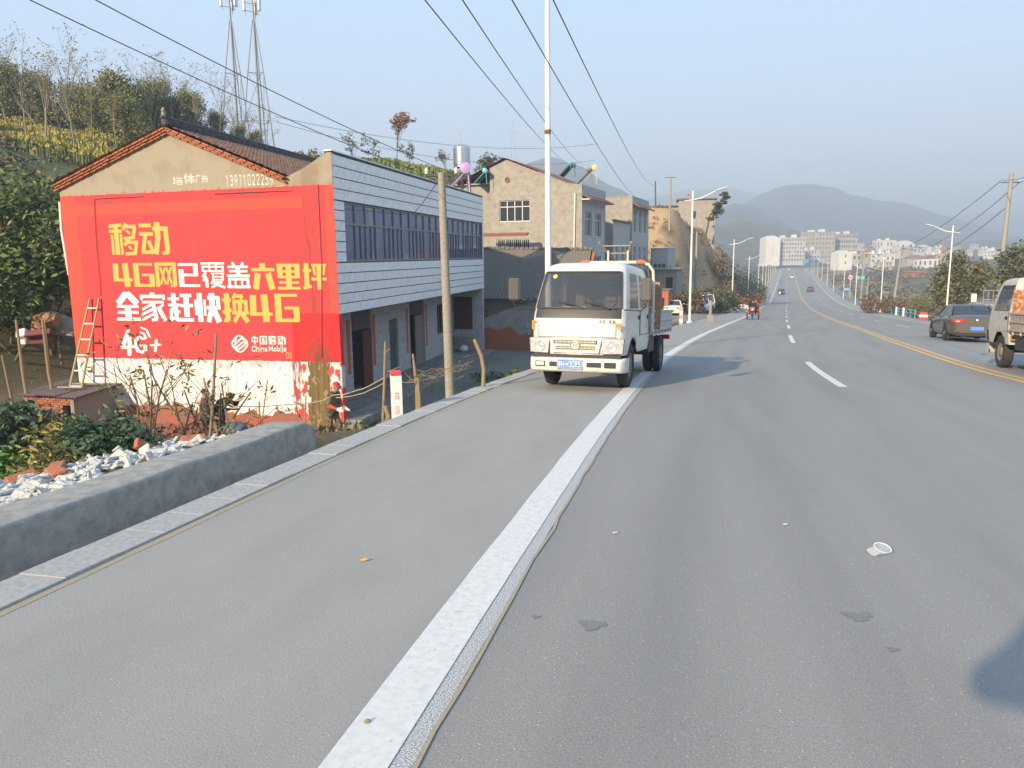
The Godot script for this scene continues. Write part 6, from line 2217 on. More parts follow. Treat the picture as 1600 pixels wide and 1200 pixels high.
	b.lathe([Vector2(0.16, 0.0), Vector2(0.22, 0.03), Vector2(0.22, 0.06), Vector2(0.16, 0.06)], 18, Transform3D(Basis(Vector3.RIGHT, PI / 2), Vector3(gp.call(793, 281).x, gp.call(793, 281).y, 0.0)))
	b.lathe([Vector2(0.17, 0.012), Vector2(0.001, 0.012)], 18, Transform3D(Basis(Vector3.RIGHT, PI / 2), Vector3(gp.call(793, 281).x, gp.call(793, 281).y, 0.0)))
	put(b, "round_vent", M.brick_dark, gh)
	b = MB.new()
	b.prism(PackedVector2Array([v0 + Vector2(-0.5, 1.0), Vector2(v1.x + 0.5, v0.y + 1.0), Vector2(v1.x + 0.5, v0.y + 1.14), v0 + Vector2(-0.5, 1.14)]), 0.6, Transform3D(Basis(Vector3.RIGHT, 0.25), Vector3(0, 0.28, 0.72)))
	put(b, "awning", M.red_tile, gh)
	b = MB.new()
	for k in 18:
		b.box(Vector3(lerpf(v0.x, v1.x, k / 17.0), (v0.y + v1.y) * 0.5, 0.1), Vector3(0.025, v1.y - v0.y, 0.025))
	put(b, "window_bars", M.white_frame, gh)
	b = MB.new()
	b.tube([Vector3(gp.call(899, 302).x, gp.call(899, 302).y, 0.1), Vector3(gp.call(896, 395).x, 0.3, 0.1)], [0.07], 8)
	put(b, "drainpipe", M.white_frame, gh)
	# roof slopes behind the gable
	var Ld := 9.2
	b = MB.new()
	tile_slope(b, Vector3(knee.x + 0.1, knee.y + 0.02, 0.3), Vector3(knee.x + 0.1, knee.y + 0.02, -Ld), Vector3(peak.x, peak.y + 0.06, 0.3), Vector3(peak.x, peak.y + 0.06, -Ld))
	put(b, "roof_slope", M.red_tile, gh)
	b = MB.new()
	tile_slope(b, Vector3(lefte.x - 3.0, lefte.y - 1.2, -Ld), Vector3(lefte.x - 3.0, lefte.y - 1.2, 0.3), Vector3(peak.x, peak.y + 0.06, -Ld), Vector3(peak.x, peak.y + 0.06, 0.3))
	put(b, "roof_slope", M.red_tile, gh)
	# road front
	var fo := []
	for k in 2:
		fo.append_array([[0.9 + k * 3.2, up + 1.5 - 0.0, 2.1, 1.9], [0.9 + k * 3.2, up - 2.0, 2.1, 1.9], [0.9 + k * 3.2, up - 4.4, 2.1, 1.5]])
	wall_part(gh, "front_wall", front_xf(), 7.6, top.y, fo, M.grey_render, M.white_frame, M.hazed_glass, 2, 0.25)
	b = MB.new()
	for k in 13:
		b.cbox(front_xf() * Vector3(0.3 + k * 0.6, top.y - 0.95, 0.4), Vector3(0.8, 0.1, 0.58), 0.04, Basis(Vector3.BACK, -0.5))
	put(b, "tile_eave", M.red_tile, gh)
	b = MB.new()
	b.box(front_xf() * Vector3(3.8, top.y - 1.12, 0.3), Vector3(0.6, 0.08, 7.7))
	put(b, "eave_board", M.white_frame, gh)
	b = MB.new()
	b.box(Vector3(-W * 0.5, top.y * 0.5, -7.5), Vector3(W, top.y, 0.2))
	b.box(Vector3(-W * 0.5, knee.y - 0.2, -3.8), Vector3(W - 0.3, 0.1, 7.3))
	b.box(Vector3(-W * 0.5, up + 0.4, -3.8), Vector3(W - 0.3, 0.1, 7.3))
	put(b, "floors", M.grey_render, gh)
	# flat-roofed annex at its left
	var an := block("grey_annex", "low flat-roofed grey annex beside the grey plastered house", c, turn)
	wall_part(an, "wall", Transform3D(Basis.IDENTITY, Vector3(-W - 8.0, 0, -0.6)), 7.97, gp.call(760, 287).y, [[5.5, up + 0.9, 1.4, 1.2]], M.house_plaster, M.white_frame, M.dark_pane)
	b = MB.new()
	b.box(Vector3(-W - 4.0, gp.call(760, 287).y + 0.03, -3.0), Vector3(8.0, 0.1, 5.4))
	put(b, "roof_slab", M.slab, an)
	solar_heater(at(760, 288, 61.5), -turn + 0.2, 0.75, plain(0.1, 0.5, 0.5, 0.5), "solar water heater with teal end caps on the flat annex")
	solar_heater(at(893, 277, 66.0), -turn, 0.8, plain(0.05, 0.30, 0.26, 0.5), "solar water heater with dark green end caps on the grey house")
	solar_heater(at(925, 287, 62.5) + Vector3(0, -0.1, 0), -turn + 0.5, 0.95, plain(0.62, 0.56, 0.28, 0.5), "solar water heater with pale yellow end caps on the grey house")

	# ---- next houses along the road
	var c2 := at(987, 400, 76.0)
	c2.y = -5.6
	var h2 := block("pale_house", "pale two-storey house with red tiled eave beyond the grey house", c2, turn)
	var u2 := -c2.y
	wall_part(h2, "gable_wall", gable_xf(7.0), 7.0, u2 + 5.6, [], M.house_plaster, null, M.dark_pane)
	var fo2 := []
	for k in 3:
		fo2.append_array([[0.7 + k * 2.6, u2 + 2.2, 1.3, 2.2], [0.7 + k * 2.6, u2 - 1.4, 1.3, 2.2]])
	wall_part(h2, "front_wall", front_xf(), 8.6, u2 + 5.6, fo2, M.grey_render, M.white_frame, M.hazed_glass, 2, 0.2)
	b = MB.new()
	b.box(Vector3(-3.5, u2 + 5.6, -4.3), Vector3(7.0, 0.1, 8.6))
	b.box(Vector3(-3.5, 2.0, -8.5), Vector3(7.0, u2 + 6.5, 0.2))
	put(b, "roof_slab", M.slab, h2)
	b = MB.new()
	for k in 14:
		b.cbox(front_xf() * Vector3(0.3 + k * 0.6, u2 + 4.75, 0.4), Vector3(0.8, 0.1, 0.58), 0.04, Basis(Vector3.BACK, -0.5))
	put(b, "tile_eave", M.red_tile, h2)
	var c3_ := at(953, 400, 69.5)
	c3_.y = -5.2
	var h3 := block("link_wing", "lower grey wing with red coping between the two grey houses", at(984, 400, 75.0) * Vector3(1, 0, 1) + Vector3(0, -5.2, 0), turn)
	var fo3 := [[1.0, 5.2 - 1.1, 1.2, 1.9], [3.4, 5.2 - 1.1, 1.2, 1.9], [5.4, 5.2 - 1.1, 1.0, 1.9]]
	wall_part(h3, "front_wall", front_xf(0.0, 0.0, 7.2), 7.1, 5.2 + 2.95, fo3, M.grey_render, M.white_frame, M.hazed_glass, 2, 0.2)
	b = MB.new()
	b.box(front_xf(0.0, 0.0, 7.2) * Vector3(3.55, 5.2 + 3.02, 0.05), Vector3(0.3, 0.14, 7.1))
	put(b, "coping", M.red_tile, h3)
	# small shop and walls nearer the bank
	var c4 := at(1044, 400, 84.0)
	c4.y = -6.0
	var h4 := block("glazed_shop", "small pale shop with a wide glazed front below the earth bank", c4, turn)
	wall_part(h4, "front_wall", Transform3D(Basis.IDENTITY, Vector3(-1.9, 0, 0)), 1.9, 6.6, [[0.25, 2.9, 1.4, 2.1]], M.grey_render, M.white_frame, M.hazed_glass, 3, 0.15)
	wall_part(h4, "side_wall", front_xf(), 5.0, 6.6, [[0.8, 3.0, 1.2, 1.8]], M.grey_render, M.white_frame, M.hazed_glass)
	b = MB.new()
	b.box(Vector3(-0.95, 6.62, -2.5), Vector3(2.0, 0.1, 5.2))
	b.box(Vector3(-1.85, 3.3, -2.5), Vector3(0.1, 6.6, 5.0))
	put(b, "roof_slab", M.slab, h4)
	var c5 := at(1058, 400, 80.0)
	c5.y = -6.2
	var h5 := block("concrete_hut", "low grey concrete hut with a flat roof beside the shop", c5, turn)
	wall_part(h5, "front_wall", Transform3D(Basis.IDENTITY, Vector3(-2.7, 0, 0)), 2.7, 4.6, [[1.6, 2.2, 0.7, 1.6]], M.house_plaster, null, M.dark_pane)
	wall_part(h5, "side_wall", front_xf(), 4.0, 4.6, [], M.house_plaster, null, M.dark_pane)
	b = MB.new()
	b.cbox(Vector3(-1.3, 4.66, -1.9), Vector3(3.2, 0.14, 4.6), 0.02)
	put(b, "roof_slab", M.concrete, h5)
	var c6 := stand(1044, 478, 70.0)
	var h6 := block("red_brick_shed", "small red brick shed behind the parked cream sedan", c6, turn, "", "shed")
	wall_part(h6, "front_wall", Transform3D(Basis.IDENTITY, Vector3(-1.2, -0.3, 0)), 1.2, 2.6, [[0.35, 0.3, 0.5, 1.6]], M.brick, null, M.dark_pane)
	wall_part(h6, "side_wall", front_xf(0, -0.3, 0), 2.0, 2.6, [], M.brick, null, M.dark_pane)
	b = MB.new()
	b.box(Vector3(-0.6, 2.34, -1.0), Vector3(1.5, 0.08, 2.3))
	put(b, "roof_slab", M.asbestos, h6)

	# ---- stone house on top of the earth bank
	var c7 := at(1115, 400, 121.0)
	c7.y = 0.0
	var yb := at(1100, 350, 120.0).y
	c7.y = yb - 4.0
	var h7 := block("hilltop_house", "rough grey stone house with a single window on top of the bank", c7, 0.2)
	var wt := at(1115, 312, 121.0).y - c7.y
	wall_part(h7, "front_wall", gable_xf(5.6), 5.6, wt, [[2.2, wt - 2.9, 0.5, 1.1]], M.house_plaster, null, M.dark_pane)
	wall_part(h7, "side_wall", front_xf(), 6.0, wt, [], M.house_plaster, null, M.dark_pane)
	wall_part(h7, "annex_wall", Transform3D(Basis.IDENTITY, Vector3(-10.6, 0, -0.8)), 4.98, wt - 0.9, [[0.6, wt - 2.4, 0.7, 0.9]], M.house_plaster, null, M.dark_pane)
	b = MB.new()
	b.box(Vector3(-2.8, wt + 0.1, -3.0), Vector3(6.2, 0.2, 6.6))
	b.box(Vector3(-8.1, wt - 0.85, -2.6), Vector3(5.3, 0.16, 4.4))
	put(b, "roof_slab", M.old_tile, h7)
	b = MB.new()
	b.tube([Vector3(-4.2, wt, -1.0), Vector3(-4.2, wt + 1.0, -1.0)], [0.02], 5)
	b.box(Vector3(-4.05, wt + 0.8, -1.0), Vector3(0.3, 0.4, 0.01))
	put(b, "red_flag", plain(0.5, 0.04, 0.06, 0.8), h7)

func town_block(label: String, px0: float, px1: float, pyt: float, pyb: float, depth: float, turn: float, len_: float, floors: int, cols: int, side_cols: int, mat: Material, frac := 0.55, gable := false, called := "apartment_block") -> void:
	# front face spans the photo columns; corner at the right end
	var gh := ground_hit((px0 + px1) * 0.5, pyb, depth * 0.6, depth)
	depth = gh.dot(cam_fwd)
	var r := at(px1, pyb, depth)
	var l := at(px0, pyb, depth)
	var y0: float = r.y - 2.5
	var c := Vector3(r.x, y0, r.z)
	var w := (r.x - l.x) / cos(turn)
	var h: float = at(px1, pyt, depth).y - y0
	var base: float = at(px1, pyb, depth).y - y0
	var o := block(called, label, c, turn, "buildings of the far town", "building")
	var fh := (h - base) / floors
	var op := []
	for f in floors:
		for k in cols:
			if cols > 3 and (f * 5 + k * 3) % 11 == 0:
				continue
			var cw := w / cols
			op.push_back([cw * (k + 0.5 - frac * 0.5), base + fh * (f + 0.3), cw * frac, fh * 0.45])
	wall_part(o, "front_wall", gable_xf(w), w, h, op, mat, null, M.hazed_glass, 1, 0.25)
	var so := []
	for f in floors:
		for k in side_cols:
			var cw := len_ / side_cols
			so.push_back([cw * (k + 0.5 - frac * 0.5), base + fh * (f + 0.3), cw * frac, fh * 0.45])
	wall_part(o, "side_wall", front_xf(), len_, h, so, mat, null, M.hazed_glass, 1, 0.25)
	wall_part(o, "left_wall", Transform3D(Basis(Vector3(0, 0, 1), Vector3.UP, Vector3(-1, 0, 0)), Vector3(-w, 0, -len_)), len_, h, so, mat, null, M.hazed_glass, 1, 0.25)
	var b := MB.new()
	b.box(Vector3(-w * 0.5, h * 0.5, -len_), Vector3(w, h, 0.3))
	if gable:
		b.prism(PackedVector2Array([Vector2(-w, h), Vector2(0, h), Vector2(-w * 0.5, h + w * 0.18)]), len_)
	else:
		b.box(Vector3(-w * 0.5, h + 0.2, -len_ * 0.5), Vector3(w + 0.6, 0.5, len_ + 0.6))
	put(b, "roof", mat if not gable or called == "apartment_block" else M.town_roof, o)
	if not gable and w > 8.0:
		for k in 2:
			b = MB.new()
			b.box(Vector3(-w * (0.35 + 0.45 * k), h + 1.5 - 0.3 * k, -len_ * 0.5), Vector3(w * 0.14, 2.4 - 0.6 * k, len_ * 0.35))
			put(b, "stair_head", M.town_white, o)

func build_far_town() -> void:
	M.town_white = noisy(121, 0.02, 4, [c3(0.62, 0.61, 0.585), c3(0.7, 0.69, 0.665)], 12.0, 0.9, 128)
	M.town_grey = noisy(122, 0.02, 4, [c3(0.42, 0.415, 0.405), c3(0.5, 0.49, 0.48)], 12.0, 0.9, 128)
	M.town_beige = noisy(123, 0.02, 4, [c3(0.38, 0.335, 0.285), c3(0.46, 0.41, 0.35)], 12.0, 0.9, 128)
	M.town_roof = noisy(124, 0.03, 4, [c3(0.20, 0.11, 0.085), c3(0.27, 0.17, 0.135)], 8.0, 0.9, 128)
	town_block("white gabled end of the long apartment block by the far bend", 1195.5, 1218, 372, 410, 560, 0.0, 14.0, 1, 1, 1, M.town_white, 0.02, true)
	town_block("pale grey six-storey apartment block facing the road bend", 1218.5, 1257, 372, 409, 566, 0.0, 14.0, 6, 9, 3, M.town_grey, 0.5)
	town_block("low grey block squeezed between the two apartment blocks", 1257.5, 1280, 391, 412, 600, 0.0, 14.0, 3, 5, 3, M.town_grey, 0.5)
	town_block("beige seven-storey block with narrow windows", 1265, 1303, 363, 412, 640, -0.1, 20.0, 7, 7, 6, M.town_beige, 0.4)
	town_block("beige wing with rows of dark windows beside the narrow-windowed block", 1303.5, 1338, 366, 412, 655, -0.1, 14.0, 6, 9, 3, M.town_beige, 0.6)
	town_block("pale gabled house with two windows below the beige block", 1310, 1331, 395, 416, 470, 0.0, 12.0, 2, 1, 3, M.town_white, 0.1, true)
	town_block("white house with two rows of dark windows on the far slope", 1369, 1399, 376, 398, 760, 0.0, 10.0, 2, 6, 2, M.town_white, 0.5)
	town_block("pale house with red roof on the far slope", 1404, 1428, 380, 400, 740, 0.0, 14.0, 2, 2, 3, M.town_white, 0.3, true)
	town_block("small white gabled house at the foot of the brown hill", 1435, 1455, 386, 402, 800, 0.0, 12.0, 2, 1, 2, M.town_white, 0.2, true)
	town_block("red-roofed farm building with pale walls in the valley", 1418, 1450, 404, 413, 470, 0.0, 10.0, 1, 4, 2, M.town_beige, 0.3, true, "farm_building")
	town_block("low red brick shed row on the valley floor", 1422, 1446, 425, 431, 330, 0.0, 6.0, 1, 4, 2, M.brick, 0.3, false, "farm_building")
	town_block("grey market sheds below the pale gabled house", 1331, 1372, 397, 420, 520, 0.0, 14.0, 2, 6, 3, M.town_grey, 0.5)
	town_block("white kiosk with orange sign in the valley", 1376, 1398, 398, 410, 500, 0.0, 6.0, 1, 3, 2, M.town_white, 0.4, false, "kiosk")
	town_block("brick works with a flat roof behind the valley scrub", 1368, 1394, 410, 420, 430, 0.0, 10.0, 2, 5, 2, M.town_beige, 0.4, false, "farm_building")
	var b := MB.new()
	b.tube([at(1472, 402, 600), at(1474, 374, 600)], [1.4, 0.9], 10)
	tag(put(b, "brick_chimney", M.brick), "tall thin red brick chimney above the valley", "chimney")
	b = MB.new()
	var tp := at(1270, 410, 545)
	b.cbox(at(1259, 408, 540), Vector3(4.2, 2.6, 0.3), 0.05)
	b.tube([at(1256, 408, 540.5), at(1256, 416, 540.5)], [0.12], 6)
	tag(put(b, "blue_road_sign", plain(0.1, 0.33, 0.62, 0.5)), "pale blue direction sign at the far bend", "sign")

# ---------------------------------------------------------------- street furniture
func d_at_column(px: float, o: float) -> float:
	var lo := 5.0
	var hi := 515.0
	var best := 0.0
	var err := 1e9
	var d := lo
	while d < hi:
		var p := road_at(d, o)
		var z := p.dot(cam_fwd)
		var x := 800.0 + FOCAL * p.dot(cam_right) / z
		if absf(x - px) < err:
			err = absf(x - px)
			best = d
		d += 0.5
	return best

func make_lamp(called: String, label: String, t: Transform3D, h: float, group: String) -> Node3D:
	var o := thing(called, label, "street lamp", t, group)
	var b := MB.new()
	b.tube([Vector3(0, -0.1, 0), Vector3(0, 1.2, 0), Vector3(0, h * 0.5, 0), Vector3(0, h, 0)], [0.085, 0.08, 0.068, 0.05], 12)
	put(b, "pole", M.white_metal, o)
	b = MB.new()
	b.lathe([Vector2(0.2, -0.05), Vector2(0.2, 0.03), Vector2(0.1, 0.06), Vector2(0.09, 0.16)], 14)
	put(b, "base_flange", M.white_metal, o)
	b = MB.new()
	b.tube([Vector3(-0.55, h - 0.62, 0), Vector3(0, h - 0.55, 0), Vector3(0.5, h - 0.48, 0), Vector3(1.0, h - 0.25, 0), Vector3(1.45, h - 0.02, 0)], [0.022, 0.035, 0.035, 0.032, 0.03], 8)
	put(b, "arm", M.white_metal, o)
	b = MB.new()
	var rows := []
	for k in 9:
		var f := k / 8.0
		var r := 0.13 * sqrt(maxf(0.02, sin(PI * (0.08 + f * 0.84))))
		var row := []
		for s in 13:
			var g := TAU * s / 12
			row.push_back(Vector3(1.38 + f * 0.75, h - 0.04 + f * 0.2 + sin(g) * r * 0.42, cos(g) * r))
		rows.push_back(row)
	b.grid(rows, Vector2.ONE, Vector2.ONE, true)
	b.fan(rows[0], true)
	b.fan(rows[-1], false)
	put(b, "lamp_head", M.lamp_glass, o)
	return o

func utility_pole(called: String, label: String, foot: Vector3, top: Vector3, r: float, mat: Material, arms: Array, arm_dir: Vector3, group := "") -> void:
	var o := thing(called, label, "utility pole", Transform3D(Basis.IDENTITY, foot), group)
	var rel := top - foot
	var b := MB.new()
	b.tube([Vector3(0, -0.3, 0), rel * 0.5, rel], [r, r * 0.85, r * 0.7], 12)
	put(b, "post", mat, o)
	for a in arms:
		b = MB.new()
		var c: Vector3 = rel + Vector3(0, a[0], 0)
		b.cbox(c, Vector3(a[1], 0.07, 0.07), 0.01, Basis.looking_at(arm_dir.cross(Vector3.UP), Vector3.UP))
		var ca := put(b, "crossarm", M.dark_metal, o)
		for sg in [-1.0, 1.0]:
			b = MB.new()
			b.lathe([Vector2(0.03, 0.0), Vector2(0.06, 0.03), Vector2(0.03, 0.06), Vector2(0.055, 0.1), Vector2(0.02, 0.16), Vector2(0.001, 0.17)], 10, Transform3D(Basis.IDENTITY, c + arm_dir * sg * a[1] * 0.46 + Vector3(0, 0.03, 0)))
			put(b, "insulator", M.white_frame, ca)

func build_street_furniture() -> void:
	# lamps left
	var first: Node3D = null
	var ls := [15.9, 47.0, 86.5, 125.0, 163.0, 198.0, 228.0, 258.0, 290.0, 322.0, 356.0, 392.0, 430.0]
	for k in ls.size():
		var d: float = ls[k]
		var t := turned(road_at(d, -9.55, 0.0), road_yaw(d))
		if k == 0:
			var near := make_lamp("street_lamp", "tall white lamp pole right behind the white truck", t, 9.6, "")
			var b := MB.new()
			b.tube([Vector3(0, 5.3, 0), Vector3(0, 5.4, 0)], [0.072, 0.072], 10)
			put(b, "rust_patch", M.rust, near)
		else:
			var lab := "white street lamp with curved arm on the pavement beside the houses"
			if k == 1:
				lab = "white street lamp in front of the parked white van"
			elif k == 2:
				lab = "white street lamp beside the cream name stone"
			elif k > 2:
				lab = "white street lamp in the row along the grey retaining wall"
			if first == null:
				first = make_lamp("street_lamp", lab, t, 8.35, "street lamps along the left pavement")
			else:
				copy_of(first, t, lab)
	var rpx := [1477.0, 1375.5, 1336.0, 1317.5, 1302.0, 1292.0, 1284.0, 1277.0, 1271.5, 1268.0]
	for k in rpx.size():
		var d := d_at_column(rpx[k], 9.55)
		var t := turned(road_at(d, 9.55, -0.02), road_yaw(d) + PI)
		var lab := "white street lamp in the far row on the valley side"
		if k == 0:
			lab = "white street lamp leaning in front of the round olive tree"
		elif k == 1:
			lab = "white street lamp behind the blue railing and brown shrubs"
		elif k == 2:
			lab = "white street lamp beside the green road sign"
		var o := copy_of(first, t, lab)
		o.set_meta("group", "street lamps on the valley side")
	# utility pole in the yard
	var top := at(689.5, 270, 20.0)
	var foot := Vector3(at(699, 660, 19.6).x, 0, at(699, 660, 19.6).z)
	foot = Vector3(top.x + 0.1, 0, top.z)
	foot.y = ground_y(foot.x, foot.z)
	utility_pole("utility_pole", "round concrete utility pole with a black crossarm in front of the tiled house", foot, top, 0.135, M.pole, [[-0.06, 0.85]], Vector3(1, 0, 0.1).normalized())
	# dark pole and concrete pole on the bank
	var p := at(1025, 330, 108)
	utility_pole("utility_pole", "thin black pole on the earth bank where the wires meet", Vector3(p.x, p.y - 1.5, p.z), at(1024, 283, 108), 0.12, M.dark_metal, [], Vector3.RIGHT)
	p = at(1046, 345, 100)
	utility_pole("utility_pole", "pale concrete pole with crossarm standing on the earth bank", Vector3(p.x, p.y - 1.0, p.z), at(1048, 276, 100), 0.16, M.pole, [[-0.1, 1.6]], Vector3(1, 0, 0))
	p = at(1086, 470, 92)
	utility_pole("utility_pole", "grey concrete pole below the tan bank with a hoop sign", Vector3(p.x, p.y - 0.6, p.z), at(1089, 362, 92), 0.16, M.pole, [[-0.2, 1.0]], Vector3(1, 0, 0))
	# right hand poles
	p = at(1560, 450, 62)
	utility_pole("utility_pole", "tall concrete pole with steel crossarm beside the dark tree", Vector3(p.x, ground_y(p.x, p.z), p.z), at(1581, 270, 62), 0.2, M.pole, [[-0.75, 1.6]], Vector3(1, 0, 0.0))
	p = at(1397, 462, 150)
	utility_pole("utility_pole", "grey concrete pole leaning in the scrub behind the brown shrubs", Vector3(p.x, p.y - 1.5, p.z), at(1410, 385, 150), 0.24, M.pole, [[-0.3, 1.2]], Vector3(1, 0, 0))
	p = at(1345, 465, 210)
	utility_pole("utility_pole", "pale pole rising behind the green road sign", Vector3(p.x, p.y - 2.0, p.z), at(1351, 390, 210), 0.26, M.pole, [[-0.4, 1.6]], Vector3(1, 0, 0))
	p = at(1355, 455, 200)
	utility_pole("utility_pole", "short grey pole with crossarm in the valley scrub", Vector3(p.x, p.y - 2.0, p.z), at(1357, 432, 200), 0.2, M.pole, [[-0.3, 2.4]], Vector3(1, 0, 0))
	# blue railing on the right pavement
	for seg in [[88.0, 112.0, "blue guard railing in front of the brown shrubs"], [152.0, 300.0, "long blue guard railing along the valley edge"]]:
		var o := thing("guard_railing", seg[2], "railing", Transform3D.IDENTITY)
		for y in [0.45, 0.85]:
			var b := MB.new()
			var pts := []
			var d: float = seg[0]
			while d <= seg[1]:
				pts.push_back(road_at(d, 9.85, y))
				d += 4.0
			b.tube(pts, [0.07], 6)
			put(b, "rail", M.blue_rail, o)
		var post := MB.new()
		post.cbox(Vector3(0, 0.4, 0), Vector3(0.14, 1.1, 0.14), 0.02)
		var pm := post.mesh()
		var d2: float = seg[0]
		while d2 <= seg[1]:
			inst(pm, "post", M.blue_rail, o, turned(road_at(d2, 9.85, 0.0), road_yaw(d2)))
			d2 += 3.0 if seg[0] < 100.0 else 8.0
	# delineator posts by the railing
	for q in [[100.0, 9.6], [95.0, 9.7], [126.0, 9.8]]:
		var b := MB.new()
		b.cbox(road_at(q[0], q[1], 0.5), Vector3(0.2, 1.1, 0.2), 0.03)
		tag(put(b, "marker_post", M.white_metal), "short white marker post at the blue railing", "marker post", "white marker posts on the valley side")
	# round speed sign, green sign, blue sign
	var sp := thing("speed_sign", "round white speed limit sign with a red rim", "sign", Transform3D.IDENTITY)
	var d3 := d_at_column(1328.0, 9.9)
	var sp0 := road_at(d3, 9.9)
	var depth := sp0.dot(cam_fwd)
	var hub := at(1329, 433.5, depth)
	var b2 := MB.new()
	b2.tube([sp0, hub + Vector3(0, 0, -0.1)], [0.08], 6)
	put(b2, "post", M.galv, sp)
	b2 = MB.new()
	b2.lathe([Vector2(0.62, -0.02), Vector2(0.62, 0.02), Vector2(0.001, 0.02)], 24, Transform3D(Basis(Vector3.RIGHT, PI / 2), hub))
	put(b2, "red_rim", plain(0.55, 0.05, 0.05, 0.5), sp)
	b2 = MB.new()
	b2.lathe([Vector2(0.47, 0.0), Vector2(0.001, 0.0)], 24, Transform3D(Basis(Vector3.RIGHT, PI / 2), hub + Vector3(0, 0, 0.03)))
	put(b2, "white_disc", M.white_metal, sp)
	b2 = MB.new()
	for k in 2:
		b2.box(hub + Vector3(-0.17 + k * 0.34, 0, 0.035), Vector3(0.22, 0.44, 0.01))
	put(b2, "number", M.black, sp)
	var gs := thing("green_sign", "green road sign with white lettering on a post", "sign", Transform3D.IDENTITY)
	var gd := d_at_column(1340.0, 10.2)
	var g0 := road_at(gd, 10.2)
	var gc := at(1344, 434, g0.dot(cam_fwd))
	b2 = MB.new()
	b2.tube([g0, g0 + Vector3(0, gc.y - g0.y, 0)], [0.09], 6)
	put(b2, "post", M.galv, gs)
	var sw: float = 16.0 / FOCAL * g0.dot(cam_fwd)
	b2 = MB.new()
	b2.cbox(gc, Vector3(sw, sw * 0.46, 0.06), 0.02)
	put(b2, "panel", plain(0.02, 0.36, 0.22, 0.5), gs)
	b2 = MB.new()
	for k in 5:
		for s in [[0, 0.3], [0, 0.0], [0, -0.3]]:
			b2.box(gc + Vector3(sw * (-0.32 + k * 0.16), sw * 0.46 * s[1] * 0.8, 0.035), Vector3(sw * 0.11, sw * 0.035, 0.01))
		b2.box(gc + Vector3(sw * (-0.32 + k * 0.16), 0, 0.036), Vector3(sw * 0.03, sw * 0.26, 0.01))
	put(b2, "lettering", M.white_metal, gs)
	var bs := thing("blue_sign", "small blue board with white lettering by the far railing", "sign", Transform3D.IDENTITY)
	var bc := at(1322.5, 452, road_at(d_at_column(1322.5, 10.0), 10.0).dot(cam_fwd))
	b2 = MB.new()
	b2.cbox(bc, Vector3(1.5, 0.75, 0.06), 0.02)
	put(b2, "panel", plain(0.06, 0.22, 0.62, 0.5), bs)
	b2 = MB.new()
	for k in 4:
		b2.box(bc + Vector3(-0.45 + k * 0.3, 0, 0.035), Vector3(0.2, 0.3, 0.01))
	put(b2, "lettering", M.white_metal, bs)
	b2 = MB.new()
	b2.tube([bc + Vector3(0.6, -1.4, 0), bc + Vector3(0.6, 0, -0.05)], [0.05], 6)
	put(b2, "post", M.galv, bs)
	# red and white crash barrel at the right kerb
	var bb := thing("road_barrier", "red and white water-filled barrier at the right pavement", "barrier", turned(road_at(80.0, 9.4, 0.0), road_yaw(80.0)))
	for k in 3:
		b2 = MB.new()
		b2.cbox(Vector3(0, 0.14 + k * 0.27, 0), Vector3(0.9 - k * 0.1, 0.26, 0.4 - k * 0.06), 0.05)
		put(b2, "band", plain(0.5, 0.07, 0.05, 0.6) if k != 1 else M.white_metal, bb)
	# cream name stone
	var sd := 84.0
	var stn := thing("name_stone", "cream arched name stone with faint red characters at the kerb", "stone", turned(road_at(90.0, -8.6, 0.0), road_yaw(90.0)))
	b2 = MB.new()
	b2.prism(PackedVector2Array([Vector2(-0.78, -0.1), Vector2(0.78, -0.1), Vector2(0.8, 0.5), Vector2(0.68, 0.75), Vector2(0.35, 0.86), Vector2(-0.3, 0.88), Vector2(-0.66, 0.76), Vector2(-0.8, 0.5)]), 0.3, Transform3D(Basis.IDENTITY, Vector3(0, 0, 0.15)))
	put(b2, "stone", M.cream, stn)
	b2 = MB.new()
	for k in 3:
		for s in [[0, 0.07, 0.18, 0.025], [0, -0.03, 0.2, 0.025], [0, 0, 0.025, 0.22]]:
			b2.box(Vector3(-0.3 + k * 0.3 + s[0], 0.66 + s[1], 0.153), Vector3(s[2], s[3], 0.006))
	put(b2, "red_characters", plain(0.45, 0.12, 0.08, 0.8), stn)
	# grey retaining wall below the far pavement
	var rw := MB.new()
	var rows := []
	for k in 41:
		var d := 96.0 + k * 2.6
		var hgt := 1.6 + bump.get_noise_1d(d * 8.0) * 0.3
		rows.push_back([road_at(d, -10.6, -0.2), road_at(d, -10.6, hgt * 0.6), road_at(d, -10.9, hgt * 0.6), road_at(d, -10.9, -0.6)])
	for k in rows.size():
		rows[k].reverse()
	rw.grid(rows)
	tag(put(rw, "retaining_wall", M.concrete), "grey concrete wall along the outside of the far left pavement", "wall")
	# red and white kerb post near the truck tail, a stub pole by the van
	var mk := thing("striped_post", "white post with faded red bands beside the truck tail", "post", turned(stand(1064, 500, 47.0)))
	for k in 5:
		b2 = MB.new()
		b2.cbox(Vector3(0, 0.1 + k * 0.24, 0), Vector3(0.2, 0.239, 0.2), 0.01)
		put(b2, "band", M.white_metal if k % 2 else plain(0.62, 0.36, 0.3, 0.8), mk)
	var sb := stand(1110, 490, 52.0)
	b2 = MB.new()
	b2.tube([sb, sb + Vector3(0, 1.5, 0)], [0.1], 8)
	b2.cbox(sb + Vector3(0, 0.25, 0), Vector3(0.45, 0.5, 0.45), 0.05)
	tag(put(b2, "bollard", M.pole), "dark bollard post on a concrete foot near the parked van", "bollard")
	# white cable marker post with red top at the kerb
	var mp := road_at(d_at_column(626.0, -9.65), -9.65)
	var cm := thing("cable_marker", "white square cable marker post with red top and red characters", "marker post", turned(mp + Vector3(0, -0.5, 0), 0.25))
